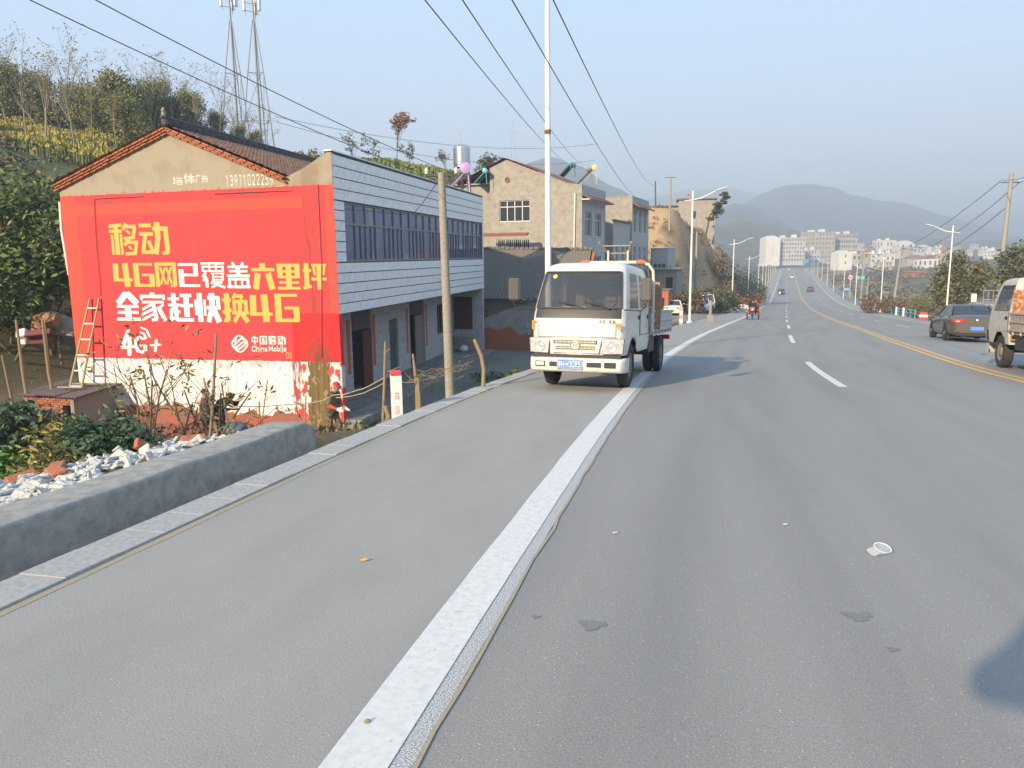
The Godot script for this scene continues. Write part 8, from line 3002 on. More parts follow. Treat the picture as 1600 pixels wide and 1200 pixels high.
# ---------------------------------------------------------------- garden, shed, fence
func build_garden() -> void:
	# brick shed against the gable
	var c := on_level(121, 690, -5.5)
	var l := on_level(44, 684, -5.5)
	var ang := atan2(-(c.z - l.z), c.x - l.x)
	var sh := thing("brick_shed", "small brick shed with a corrugated sheet roof below the ladder", "shed", Transform3D(Basis(Vector3.UP, ang).scaled(Vector3(1, 1.18, 1)), Vector3(c.x, -5.5, c.z)))
	var w := Vector2(c.x - l.x, c.z - l.z).length()
	var b := MB.new()
	var dw := Rect2(w - 0.48, 0.0, 0.34, 0.95)
	b.wall(w, 1.12, [dw], 0.2, Transform3D(Basis.IDENTITY, Vector3(-w, 0, -0.035)))
	put(b, "front_core", M.mortar, sh)
	b = MB.new()
	b.box(Vector3(-w * 0.5 - 0.2, 0.55, -1.2), Vector3(w * 1.0, 1.1, 0.05))
	b.box(Vector3(-w * 0.5, 0.02, -1.0), Vector3(w - 0.1, 0.04, 1.9))
	b.box(Vector3(-w + 0.06, 0.56, -1.5), Vector3(0.12, 1.12, 2.9))
	put(b, "inner_walls", M.mortar, sh)
	var bm := []
	for k in 3:
		var s := MB.new()
		s.cbox(Vector3.ZERO, Vector3(0.205 - 0.004 * k, 0.05, 0.06), 0.006)
		bm.push_back(s.mesh())
	for course in 19:
		for k in 12:
			var x := -w + 0.11 + k * 0.215 + (0.107 if course % 2 else 0.0)
			var y := 0.03 + course * 0.059
			if x > -0.05 or (x > -0.5 - 0.04 and x < -0.14 + 0.02 and y < 0.95):
				continue
			inst(bm[(k * 2 + course) % 3], "brick", M.brick if (k * 5 + course * 7) % 4 else M.brick_dark, sh, Transform3D(Basis(Vector3.UP, rng.randf_range(-0.02, 0.02)), Vector3(x, y, -0.03 + rng.randf_range(-0.006, 0.006))))
	b = MB.new()
	b.prism(PackedVector2Array([Vector2(-2.9, 0.0), Vector2(0.0, 0.0), Vector2(0.0, 1.12), Vector2(-2.9, 1.3)]), 0.14, Transform3D(Basis(Vector3(0, 0, 1), Vector3.UP, Vector3(-1, 0, 0)), Vector3(-0.13, 0, 0)))
	put(b, "side_wall", M.mortar, sh)
	for sheet in 3:
		b = MB.new()
		var rows := []
		var x0 := -w - 0.15 + sheet * (w + 0.35) / 3.0
		for r in 4:
			var row := []
			for k in 41:
				var f := k / 40.0
				row.push_back(Vector3(x0 + f * ((w + 0.35) / 3.0 + 0.08), 1.17 + 0.022 * cos(f * TAU * 8.0) + r * 0.075 + sheet * 0.012 + 0.02 * sin(sheet * 2.0 + r), 0.16 - r * 1.02))
			rows.push_back(row)
		b.grid(rows)
		put(b, "roof_sheet", M.asbestos, sh)
	b = MB.new()
	b.cbox(Vector3(-0.5, 1.37, -1.1), Vector3(1.1, 0.03, 0.16), 0.008, Basis(Vector3.UP, 0.25))
	b.cbox(Vector3(-0.7, 1.33, -0.6), Vector3(0.9, 0.03, 0.12), 0.008, Basis(Vector3.UP, 0.12))
	tag(put(b, "roof_boards", M.pole, sh), "", "")
	# ladder against the gable
	var gx := Transform3D(Basis(Vector3.UP, -HOUSE_TURN), Vector3(house_c.x, YARD, house_c.z))
	var lad := thing("bamboo_ladder", "paint-spattered bamboo ladder leaning on the red wall", "ladder", gx)
	var top := gable_pixel(150, 466)
	var bot := gable_pixel(133, 606)
	var tx := top.x / GPX - 9.3
	var ty := 9.1 - top.y / GPX
	var bx := bot.x / GPX - 9.3
	var lo := Vector3(bx, -0.3, 0.95)
	var hi := Vector3(tx, ty, 0.06)
	for sg in [-1.0, 1.0]:
		b = MB.new()
		b.tube([lo + Vector3(sg * 0.24, 0, 0), (lo + hi) * 0.5 + Vector3(sg * 0.21, 0.0, 0.02), hi + Vector3(sg * 0.17, 0, 0)], [0.042, 0.036, 0.032], 8)
		put(b, "rail", M.bamboo, lad)
	for k in 8:
		b = MB.new()
		var f := 0.1 + k * 0.118
		var m := lo.lerp(hi, f)
		b.cbox(m, Vector3(lerpf(0.5, 0.36, f), 0.05, 0.07), 0.012)
		put(b, "rung", M.white_frame, lad)
	# rubble of broken white tiles along the parapet
	b = MB.new()
	for k in 900:
		var d := rng.randf_range(-1.0, 5.3)
		var o := -10.2 - absf(rng.randfn()) * 0.55
		var p := road_at(d, o)
		p.y = ground_do(d, o) + rng.randf_range(0.0, 0.03)
		var s := rng.randf_range(0.03, 0.11)
		b.cbox(p, Vector3(s * 1.5, s * 0.3, s), s * 0.1, Basis(Vector3(rng.randfn() * 0.4, 1, rng.randfn() * 0.4).normalized(), rng.randf() * TAU))
	tag(put(b, "white_rubble", M.rubble), "heap of broken white plaster along the outside of the parapet", "rubble", "", "stuff")
	b = MB.new()
	for k in 16:
		var d := rng.randf_range(1.0, 4.9)
		var o := -10.4 - absf(rng.randfn()) * 0.6
		var p := road_at(d, o)
		p.y = ground_do(d, o) + 0.04
		b.cbox(p, Vector3(0.22, 0.055, 0.11), 0.008, Basis(Vector3(rng.randfn() * 0.3, 1, rng.randfn() * 0.3).normalized(), rng.randf() * TAU))
	tag(put(b, "broken_bricks", M.brick), "broken red bricks strewn among the white rubble", "bricks", "", "stuff")
	# low red brick rubble at the foot of the gable
	b = MB.new()
	for k in 170:
		var x := -rng.randf_range(0.0, 6.0)
		var p: Vector3 = gx * Vector3(x, 0, 0.25 + absf(rng.randfn()) * 0.7)
		p.y = ground_y(p.x, p.z) + rng.randf() * 0.14
		b.cbox(p, Vector3(0.23, 0.06, 0.11), 0.008, Basis(Vector3(rng.randfn() * 0.3, 1, rng.randfn() * 0.3).normalized(), rng.randf() * TAU))
	tag(put(b, "brick_heap", M.brick_dark), "loose red bricks heaped along the foot of the gable", "bricks", "", "stuff")
	# vegetables: low leafy rows
	for q in [[20, 700, 15.5, 0.9, 0.55, "broad-leaved vegetable bush below the brick shed front", 0], [60, 690, 17.0, 0.9, 0.5, "broad-leaved vegetable bush beside the shed door", 0], [165, 700, 15.5, 0.75, 0.5, "blue-green cabbage clump under the shed's plaster side", 0], [190, 712, 14.5, 0.7, 0.45, "blue-green cabbage clump beside the leafing sapling", 0], [10, 735, 13.0, 0.7, 0.4, "bright green lettuce clump in the garden corner", 1], [45, 748, 12.5, 0.6, 0.3, "bright green lettuce clump beside the bare soil", 1], [-30, 700, 14.0, 1.0, 0.6, "broad-leaved vegetable bush at the garden edge", 0], [110, 715, 14.5, 0.7, 0.5, "broad-leaved vegetable bush in front of the shed door", 0], [-10, 810, 9.0, 0.5, 0.25, "low green weeds beside the parapet", 0], [40, 805, 9.0, 0.45, 0.22, "low grey-green weeds beside the white rubble", 0]]:
		var cols: Array = [[Color(0.022, 0.05, 0.022), Color(0.10, 0.17, 0.08)], [Color(0.05, 0.12, 0.015), Color(0.17, 0.32, 0.04)]][q[6]]
		var p := ground_hit(q[0], q[1] + 22, 7.0, 30.0)
		bush("garden_plant", q[5], p, Vector3(q[3], q[4], q[3]) * p.length() / 17.0, 900, 0.1 * p.length() / 15.0, cols[0], cols[1], "vegetables in the garden", "plant")
	# shrubs and saplings growing between parapet and garden
	var lg := Color(0.10, 0.10, 0.02)
	var ly := Color(0.42, 0.34, 0.10)
	var grp := "leafing saplings behind the parapet"
	for q in [[85, 800, 8.6, 0.95, 0.38, 380, "dense olive shrub with yellow young leaves behind the parapet"], [228, 748, 8.8, 1.9, 0.6, 70, "forked sapling with few leaves rising in front of the shed"], [300, 722, 9.2, 2.0, 0.7, 110, "branching sapling in front of the two workers"], [345, 712, 9.8, 1.7, 0.6, 90, "thin sapling spreading across the white band of the wall"], [262, 735, 9.4, 1.5, 0.7, 70, "low crooked sapling on the white rubble"]]:
		var p := stand(q[0], q[1], q[2])
		var o := thing("sapling", q[6], "sapling", Transform3D(Basis.IDENTITY, p), grp)
		var tips := []
		b = MB.new()
		for k in 3:
			limb(b, Vector3(rng.randfn() * 0.06, -0.1, rng.randfn() * 0.06), Vector3(rng.randfn() * 0.35, 1, rng.randfn() * 0.3).normalized(), q[3] * 0.75, 0.017, 2, tips, 0.45, 3)
		put(b, "stems", M.bark, o)
		b = MB.new()
		if q[5] > 300:
			leaves(b, Vector3(0, q[3] * 0.62, 0), Vector3(q[4], q[3] * 0.45, q[4]), q[5] * 2, 0.05, Color(0.06, 0.07, 0.015), ly, 30, 0.4, 2.2)
		else:
			for t in tips:
				if rng.randf() < 0.6:
					leaves(b, t, Vector3.ONE * 0.1, 6, 0.04, Color(0.07, 0.09, 0.03), Color(0.26, 0.27, 0.10), 2, 0.6, 2.2)
		put(b, "leaves", M.leaf, o)
	# bare stakes: [foot px, py, top px, py, depth, label]
	var stakes := [[312, 697, 338, 522, 10.5, 0.022, "long knobbly branch leaning in front of the workers"], [352, 690, 318, 590, 11.0, 0.016, "thin branch crossing the long knobbly one"], [362, 640, 346, 598, 14.0, 0.02, "short stake beside the dark-jacketed worker"], [385, 690, 418, 594, 16.0, 0.016, "thin cane slanting against the white band"], [398, 672, 405, 627, 16.0, 0.02, "short cane beside the slanting one"], [476, 680, 478, 618, 15.5, 0.018, "upright stick at the stained corner of the wall"], [596, 640, 602, 534, 11.2, 0.022, "straight thin fence stick beside the white marker post"], [652, 641, 645, 553, 11.6, 0.026, "stout fence stick hung with dry twigs beside the white marker post"], [656, 645, 653, 590, 11.5, 0.024, "short fence stick tied to the stout one"], [601, 660, 602, 634, 10.4, 0.04, "pale sawn stump at the kerb edge"], [45, 622, 25, 500, 24.0, 0.05, "crooked bare stem standing by the scrap heap"], [88, 618, 66, 500, 24.5, 0.05, "crooked bare stem beside the brick shed"], [72, 560, 70, 505, 27.0, 0.04, "thin forked stem rising from the path edge"], [18, 590, 3, 555, 25.0, 0.04, "short pale stake beside the path"]]
	for s in stakes:
		b = MB.new()
		var a := at(s[0], s[1], s[4])
		var e := at(s[2], s[3], s[4])
		a.y = minf(a.y, ground_y(a.x, a.z))
		var mid: Vector3 = (a + e) * 0.5 + Vector3(rng.randfn(), 0, rng.randfn()) * s[5]
		b.tube([a - Vector3(0, 0.1, 0), mid, e], [s[5] * 1.1, s[5], s[5] * 0.75], 7)
		if s[5] < 0.024:
			for k in 3:
				var f := rng.randf_range(0.3, 0.9)
				var p := a.lerp(e, f)
				b.tube([p, p + Vector3(rng.randfn() * 0.12, 0.08, rng.randfn() * 0.08)], [s[5] * 0.6, s[5] * 0.3], 5)
		tag(put(b, "stick", M.stick), s[6], "stick", "sticks and stakes of the garden fence")
	b = MB.new()
	var b0 := at(755, 604, 12.6)
	b.tube([Vector3(b0.x, ground_y(b0.x, b0.z) - 0.1, b0.z), b0, at(756, 578, 12.6), at(752, 556, 12.6), at(741, 530, 12.6)], [0.04, 0.036, 0.034, 0.034, 0.03], 8)
	tag(put(b, "bent_pole", M.stick), "bent bare branch standing beside the kerb near the utility pole", "stick", "sticks and stakes of the garden fence")
	# twine along the fence
	var tw := thing("fence_twine", "pale twisted twine strung from the red wall along the fence sticks", "rope")
	for q in [[470, 628, 15.5, 520, 617, 13.5], [520, 617, 13.5, 600, 590, 11.2], [525, 621, 13.5, 600, 598, 11.2], [601, 582, 11.2, 648, 596, 11.6], [648, 594, 11.6, 694, 578, 15.0], [300, 628, 12.0, 470, 630, 15.5]]:
		b = MB.new()
		var pts := []
		for k in 9:
			var f := k / 8.0
			var p := at(q[0], q[1], q[2]).lerp(at(q[3], q[4], q[5]), f)
			p.y -= 0.12 * 4.0 * f * (1.0 - f) * 0.5 + rng.randf() * 0.012
			pts.push_back(p)
		b.tube(pts, [0.008], 5)
		put(b, "strand", M.rope, tw)
	# dry twigs hung on the fence
	b = MB.new()
	for k in 90:
		var p := at(rng.randf_range(646, 735), 0, 1.0)
		var px := rng.randf_range(640, 730)
		p = at(px, 596 - (px - 640) * 0.28 + rng.randfn() * 5.0, 13.0)
		b.tube([p, p + Vector3(rng.randfn() * 0.12, rng.randfn() * 0.05, rng.randfn() * 0.1)], [0.005, 0.003], 4, false)
	tag(put(b, "dry_twigs", M.stick), "tangle of dry vine twigs on the fence by the pole", "twigs", "", "stuff")
	# scrap heap left of the house
	for q in [[55, 500, 33.0, Vector3(1.7, 0.9, 0.06), 0.6, "leaning grey board on the scrap heap", 0], [80, 508, 32.0, Vector3(0.9, 0.5, 0.5), 0.3, "rusty orange tin drum on the scrap heap", 1], [98, 505, 32.5, Vector3(1.2, 0.7, 0.06), -0.4, "pale sheet leaning behind the orange drum", 0], [62, 522, 31.0, Vector3(1.1, 0.25, 0.4), 0.1, "dark red machine part on the scrap heap", 2], [36, 522, 31.0, Vector3(0.4, 0.35, 0.35), 0.2, "white tub beside the red machine part", 3]]:
		b = MB.new()
		var p := at(q[0], q[1], q[2])
		if q[6] == 1:
			b.tube([p + Vector3(-0.45, -0.25, 0), p + Vector3(-0.43, 0.2, 0), p + Vector3(0.0, 0.25, 0), p + Vector3(0.3, 0.2, 0)], [0.36, 0.36, 0.34, 0.3], 12)
		else:
			b.cbox(p, q[3], 0.03, Basis(Vector3.BACK, q[4]) * Basis(Vector3.RIGHT, -0.5))
			b.cbox(p + Vector3(0.1, -0.3, 0.1), q[3] * Vector3(0.7, 0.6, 1.0), 0.03, Basis(Vector3.BACK, q[4] * 0.3))
		tag(put(b, "scrap", [M.pole, M.rusty, M.red_door, M.white_frame][q[6]]), q[5], "scrap", "scrap heap by the bank")
	# concrete path strips
	for q in [[[-120, 640], [128, 590], [128, 580], [-120, 618]], [[-120, 610], [128, 577], [128, 570], [-120, 588]]]:
		b = MB.new()
		var pts := []
		for s in q:
			var p := on_level(s[0], s[1], -5.12)
			pts.push_back(p)
		b.quad(pts[0], pts[1], pts[2], pts[3])
		for k in 4:
			var a: Vector3 = pts[k]
			var e: Vector3 = pts[(k + 1) % 4]
			b.quad(a - Vector3(0, 0.5, 0), e - Vector3(0, 0.5, 0), e, a)
		struct(put(b, "path", M.slab), "pale concrete path strip behind the brick shed")
	# table with a bag on the porch end
	var tb := thing("porch_table", "small wooden table under the lattice window of the porch", "table", gx * turned(Vector3(-0.95, 0.15, -17.2)))
	b = MB.new()
	b.cbox(Vector3(0, 0.78, 0), Vector3(1.3, 0.05, 0.7), 0.01)
	put(b, "table_top", M.pole, tb)
	for sx in [-1.0, 1.0]:
		for sz in [-1.0, 1.0]:
			b = MB.new()
			b.cbox(Vector3(sx * 0.58, 0.38, sz * 0.28), Vector3(0.06, 0.76, 0.06), 0.008)
			put(b, "leg", M.pole, tb)
	b = MB.new()
	b.lathe([Vector2(0.001, 0.0), Vector2(0.2, 0.02), Vector2(0.26, 0.14), Vector2(0.2, 0.3), Vector2(0.08, 0.36), Vector2(0.001, 0.37)], 12, gx * Transform3D(Basis.IDENTITY, Vector3(-0.85, 0.15, -16.9)))
	tag(put(b, "sack", M.white_frame), "pale sack on the floor under the porch table", "sack")
	# weeds and grass in yard and along the kerb
	b = MB.new()
	for k in 2600:
		var d := rng.randf_range(-4.0, 44.0)
		var o := -rng.randf_range(9.5, 15.5) if k < 1600 else -rng.randf_range(15.0, 34.0)
		if d > 22.0 and rng.randf() < 0.72:
			continue
		if bump.get_noise_2d(d * 14.0, o * 14.0) < 0.02:
			continue
		var p := road_at(d, o)
		p.y = ground_do(d, o)
		for j in 3:
			var s := rng.randf_range(0.05, 0.16)
			var sd := Vector3(rng.randfn(), 0, rng.randfn()).normalized() * s * 0.22
			var lean := Vector3(rng.randfn(), 0, rng.randfn()) * s * 0.5
			b.col = Color(0.06, 0.09, 0.02).lerp(Color(0.24, 0.20, 0.09), pow(rng.randf(), 1.5))
			var q := p + Vector3(rng.randfn(), 0, rng.randfn()) * 0.08
			b.tri(q - sd, q + sd, q + lean + Vector3(0, s * 1.4, 0))
	tag(put(b, "weeds", M.leaf), "grass and weeds on the bank and in the yard", "grass", "", "stuff")
	for q in [[545, 640, 21.5, 0.6, 0.4, "dark green weed clump at the porch corner"], [800, 570, 30.0, 1.4, 0.16, "low grass patch in front of the old brick house"], [775, 565, 32.0, 1.2, 0.14, "low grass patch beside the porch slab"], [812, 592, 17.0, 0.22, 0.16, "small bright weed at the kerb beside the truck"]]:
		bush("weed_clump", q[5], stand(q[0], q[1], q[2]), Vector3(q[3], q[4], q[3]), 420, 0.09, Color(0.03, 0.06, 0.015), Color(0.14, 0.2, 0.05), "weeds in the yard", "weeds")

# ---------------------------------------------------------------- valley side
func build_right_side() -> void:
	var t := tree("olive_tree", "dense round olive-brown tree behind the grey-brown sedan", stand(1500, 480, 74.0), 5.9, 2.55, 9000, 0.22, Color(0.05, 0.055, 0.018), Color(0.21, 0.185, 0.06), "", M.bark, false, Vector3.ZERO, 0.02)
	for q in [[1592, 62.0, 5.6, 2.1, "dark tree with pale yellow buds beside the tall concrete pole"], [1640, 58.0, 6.4, 2.4, "tall dark conifer behind the dusty truck"]]:
		tree("dark_tree", q[4], stand(q[0], 440, q[1]), q[2], q[3], 5000, 0.22, Color(0.035, 0.045, 0.02), Color(0.16, 0.165, 0.06), "dark trees beside the tall pole", M.bark, false, Vector3.ZERO, 0.05)
	for q in [[1362, 475, 100.0, 1.6, 1.5, 0, "round russet shrub behind the blue railing, nearest the green sign"], [1405, 482, 98.0, 1.7, 1.1, 0, "spreading russet shrub behind the blue railing by the lamp"], [1385, 470, 106.0, 1.1, 1.4, 1, "small green shrub between the russet ones"], [1432, 480, 90.0, 1.9, 1.7, 2, "loose yellow-green shrub beside the railing end"], [1448, 470, 92.0, 1.4, 1.6, 2, "tall yellow-green shrub beside the dirt path"]]:
		var cols: Array = [[Color(0.10, 0.045, 0.022), Color(0.24, 0.12, 0.055)], [Color(0.05, 0.06, 0.02), Color(0.16, 0.16, 0.06)], [Color(0.09, 0.09, 0.03), Color(0.26, 0.24, 0.09)]][q[5]]
		var p := stand(q[0], q[1], q[2])
		bush("valley_shrub", q[6], p, Vector3(q[3], q[4] * 0.75, q[3]), 1000, 0.19 if q[5] != 2 else 0.15, cols[0], cols[1], "shrubs behind the right pavement")
	# scrub and small trees over the valley
	var b := MB.new()
	for k in 900:
		var d := rng.randf_range(105.0, 420.0)
		var o := rng.randf_range(13.0, 40.0 + d * 0.6)
		var p := road_at(d, o)
		p.y = ground_do(d, o)
		var s := rng.randf_range(1.2, 3.4)
		var c1 := Color(0.04, 0.045, 0.025)
		var c2 := Color(0.15, 0.14, 0.08)
		if rng.randf() < 0.25:
			c2 = Color(0.26, 0.2, 0.11)
		leaves(b, p + Vector3(0, s * 0.45, 0), Vector3(s, s * 0.7, s), 26, s * 0.34, c1, c2, 7, 0.5)
	tag(put(b, "valley_scrub", M.leaf), "grey-green scrub covering the valley below the road", "scrub", "", "stuff")
	b = MB.new()
	for k in 700:
		var d := rng.randf_range(150.0, 640.0)
		var o := -rng.randf_range(14.0, 150.0)
		var p := road_at(d, o)
		p.y = ground_do(d, o)
		var s := rng.randf_range(1.4, 4.0)
		leaves(b, p + Vector3(0, s * 0.45, 0), Vector3(s, s * 0.8, s), 22, s * 0.36, Color(0.035, 0.04, 0.025), Color(0.13, 0.12, 0.07), 7, 0.5)
	tag(put(b, "valley_wood", M.leaf), "brownish woods on the slope beside the far road", "scrub", "", "stuff")
	# far hill scrub
	b = MB.new()
	for k in 1400:
		var px := rng.randf_range(1040, 1420)
		var dep := rng.randf_range(640.0, 930.0)
		var f := clampf((dep - 620.0) / 330.0, 0.0, 1.0)
		var crest := 344.0 + absf(px - 1165.0) * 0.17
		var py := lerpf(416.0, crest, f * f * 0.95)
		var p := at(px, py, dep)
		var s := rng.randf_range(3.0, 8.0)
		leaves(b, p, Vector3(s, s * 0.5, s), 10, s * 0.5, Color(0.04, 0.045, 0.03), Color(0.16, 0.13, 0.085), 4, 0.6)
	tag(put(b, "hill_scrub", M.leaf), "patches of scrub on the terraced brown hill", "scrub", "", "stuff")
	# little houses scattered in the valley
	var n := 0
	for q in [[1352, 398, 620], [1362, 392, 700], [1385, 388, 820], [1412, 396, 690], [1428, 397, 640], [1462, 395, 760], [1478, 400, 700], [1340, 388, 760], [1322, 392, 720], [1492, 392, 880], [1510, 397, 840], [1535, 396, 800], [1350, 406, 470], [1362, 411, 430], [1440, 418, 440], [1456, 411, 480], [1520, 388, 900], [1545, 402, 600]]:
		var w := rng.randf_range(6.5, 9.5)
		var dep: float = q[2]
		town_block("%s %s farmhouse with %s roof in the hazy valley" % [["beige", "grey", "white"][n % 3], ["single-storey", "two-storey"][n % 2], "gabled" if n % 2 == 0 else "flat"], q[0], q[0] + w / dep * FOCAL, q[1] - 5.0 / dep * FOCAL, q[1], dep, rng.randf_range(-0.4, 0.3), rng.randf_range(6.0, 9.0), 1 + n % 2, 3, 2, [M.town_beige, M.town_grey, M.town_white][n % 3], 0.4, n % 2 == 0, "farmhouse")
		n += 1
	# concrete ramp wall with a gate fence near the dusty truck
	var r := thing("ramp_wall", "grey concrete ramp with a thin steel gate beside the olive tree", "wall", turned(stand(1545, 470, 60.0), -0.2))
	b = MB.new()
	b.prism(PackedVector2Array([Vector2(-1.6, -0.8), Vector2(2.6, -0.8), Vector2(2.6, 1.3), Vector2(-0.2, 1.15), Vector2(-1.6, 0.1)]), 3.0)
	put(b, "ramp", M.concrete, r)
	b = MB.new()
	for k in 8:
		b.box(Vector3(-0.3 + k * 0.35, 1.75, -0.3), Vector3(0.03, 1.0, 0.03))
	b.box(Vector3(0.9, 2.24, -0.3), Vector3(2.5, 0.04, 0.04))
	b.box(Vector3(0.9, 1.5, -0.3), Vector3(2.5, 0.04, 0.04))
	put(b, "gate_fence", M.galv, r)
	# dirt track
	b = MB.new()
	var rows := []
	for k in 12:
		var o := 9.85 + k * 1.6
		var d0 := 78.0 + k * 1.2
		var a := road_at(d0 - 3.5 + k * 0.15, o)
		var e := road_at(d0 + 3.5 - k * 0.1, o)
		a.y = ground_do(d0 - 3.5, o) + 0.06
		e.y = ground_do(d0 + 3.5, o) + 0.06
		rows.push_back([e, a])
	b.grid(rows)
	struct(put(b, "dirt_track", M.sand), "sandy dirt track leaving the right pavement")

# ---------------------------------------------------------------- people
# bones: [from, to, radius from, radius to, colour]; joined smoothly, meshed as surface nets, appended to b
func flesh(b: MB, bones: Array, cell: float, sharp := 26.0, camo := false) -> void:
	var lo := Vector3.ONE * 1e9
	var hi := -lo
	for q in bones:
		var r := maxf(q[2], q[3]) + cell * 3.0
		lo = lo.min((q[0] as Vector3).min(q[1]) - Vector3.ONE * r)
		hi = hi.max((q[0] as Vector3).max(q[1]) + Vector3.ONE * r)
	var nx := int((hi.x - lo.x) / cell) + 2
	var ny := int((hi.y - lo.y) / cell) + 2
	var nz := int((hi.z - lo.z) / cell) + 2
	var field := PackedFloat32Array()
	field.resize(nx * ny * nz)
	for q in bones:
		var a: Vector3 = q[0]
		var d: Vector3 = (q[1] as Vector3) - a
		var l2 := maxf(d.length_squared(), 1e-9)
		var ra: float = q[2]
		var rb: float = q[3]
		var m := maxf(ra, rb) + cell * 2.5
		var p0 := (a.min(q[1]) - Vector3.ONE * m - lo) / cell
		var p1 := (a.max(q[1]) + Vector3.ONE * m - lo) / cell
		for k in range(maxi(0, int(p0.z)), mini(nz - 1, int(p1.z) + 1) + 1):
			for j in range(maxi(0, int(p0.y)), mini(ny - 1, int(p1.y) + 1) + 1):
				var base := (k * ny + j) * nx
				for i in range(maxi(0, int(p0.x)), mini(nx - 1, int(p1.x) + 1) + 1):
					var v := lo + Vector3(i, j, k) * cell - a
					var t := clampf(v.dot(d) / l2, 0.0, 1.0)
					var dist := (v - d * t).length() - lerpf(ra, rb, t)
					if dist < m:
						field[base + i] += exp(-sharp * dist)
	var ids := {}
	var f := func(i: int, j: int, k: int) -> float:
		return 1.0 - field[(k * ny + j) * nx + i]
	var verts := []
	for k in nz - 1:
		for j in ny - 1:
			for i in nx - 1:
				var s0 := (k * ny + j) * nx + i
				var neg := 0
				var vals := [field[s0], field[s0 + 1], field[s0 + nx], field[s0 + nx + 1], field[s0 + nx * ny], field[s0 + nx * ny + 1], field[s0 + nx * ny + nx], field[s0 + nx * ny + nx + 1]]
				for c in 8:
					if vals[c] > 1.0:
						neg += 1
				if neg == 0 or neg == 8:
					continue
				var sum := Vector3.ZERO
				var cnt := 0
				for e in [[0, 1], [2, 3], [4, 5], [6, 7], [0, 2], [1, 3], [4, 6], [5, 7], [0, 4], [1, 5], [2, 6], [3, 7]]:
					var va: float = vals[e[0]]
					var vb: float = vals[e[1]]
					if (va > 1.0) != (vb > 1.0):
						var la := log(maxf(va, 1e-5))
						var lb := log(maxf(vb, 1e-5))
						var t := la / (la - lb)
						var pa := Vector3(e[0] & 1, (e[0] >> 1) & 1, e[0] >> 2)
						var pb := Vector3(e[1] & 1, (e[1] >> 1) & 1, e[1] >> 2)
						sum += pa.lerp(pb, t)
						cnt += 1
				ids[s0] = verts.size()
				verts.push_back(lo + (Vector3(i, j, k) + sum / cnt) * cell)
	var first := b.v.size()
	var nrm := []
	nrm.resize(verts.size())
	nrm.fill(Vector3.ZERO)
	var tris := PackedInt32Array()
	var strides := [1, nx, nx * ny]
	for s0 in ids:
		for ax in 3:
			var va: bool = field[s0] > 1.0
			var vb: bool = field[s0 + strides[ax]] > 1.0
			if va == vb:
				continue
			var u: int = strides[(ax + 1) % 3]
			var w: int = strides[(ax + 2) % 3]
			if not (ids.has(s0 - u) and ids.has(s0 - w) and ids.has(s0 - u - w)):
				continue
			var q0: int = ids[s0]
			var q1: int = ids[s0 - u]
			var q2: int = ids[s0 - u - w]
			var q3: int = ids[s0 - w]
			var order := [q0, q1, q2, q3] if va else [q3, q2, q1, q0]
			var n: Vector3 = ((verts[order[2]] as Vector3) - verts[order[0]]).cross((verts[order[3]] as Vector3) - verts[order[1]])
			for o in order:
				nrm[o] += n
			tris.append_array([first + order[0], first + order[2], first + order[1], first + order[0], first + order[3], first + order[2]])
	for k in verts.size():
		var best := 1e9
		var col := Color.WHITE
		for q in bones:
			var a: Vector3 = q[0]
			var d: Vector3 = (q[1] as Vector3) - a
			var t := clampf((verts[k] - a).dot(d) / maxf(d.length_squared(), 1e-9), 0.0, 1.0)
			var dist: float = ((verts[k] as Vector3) - a - d * t).length() - lerpf(q[2], q[3], t)
			if dist < best:
				best = dist
				col = q[4]
		if camo and col.b > 0.055 and col.b < 0.075:
			var g := bump.get_noise_3d(verts[k].x * 420.0, verts[k].y * 420.0, verts[k].z * 420.0)
			col = Color(0.05, 0.055, 0.035) if g > 0.12 else (Color(0.20, 0.15, 0.09) if g < -0.14 else Color(0.11, 0.11, 0.065))
		b.col = col
		b.vert(verts[k], (nrm[k] as Vector3).normalized() if nrm[k].length_squared() > 0.0 else Vector3.UP)
	b.ix.append_array(tris)
	b.col = Color.WHITE

func hand(b: MB, wrist: Vector3, dir: Vector3, palm_n: Vector3, col: Color, curl := 0.5) -> void:
	var side := dir.cross(palm_n).normalized()
	var bones := []
	bones.push_back([wrist, wrist + dir * 0.03, 0.026, 0.028, col])
	for k in 4:
		var o := (k - 1.5) * 0.019
		var root := wrist + dir * 0.085 + side * o
		bones.push_back([wrist + dir * 0.02 + side * o * 0.8, root, 0.017, 0.013, col])
		var l: float = [0.030, 0.036, 0.033, 0.025][k]
		var d1 := (dir + palm_n * curl * 0.7).normalized()
		var d2 := (dir + palm_n * curl * 2.0).normalized()
		var d3 := (dir * 0.4 + palm_n * curl * 2.6).normalized()
		bones.push_back([root, root + d1 * l, 0.0105, 0.0095, col])
		bones.push_back([root + d1 * l, root + d1 * l + d2 * l * 0.75, 0.0095, 0.009, col])
		bones.push_back([root + d1 * l + d2 * l * 0.75, root + d1 * l + d2 * l * 0.75 + d3 * l * 0.5, 0.009, 0.0075, col])
	var tb := wrist + dir * 0.025 - side * 0.03
	var td := (dir * 0.7 - side * 0.6 + palm_n * 0.5).normalized()
	bones.push_back([wrist + dir * 0.02, tb + td * 0.02, 0.016, 0.014, col])
	bones.push_back([tb + td * 0.02, tb + td * 0.055, 0.012, 0.0095, col])
	flesh(b, bones, 0.0085, 110.0)

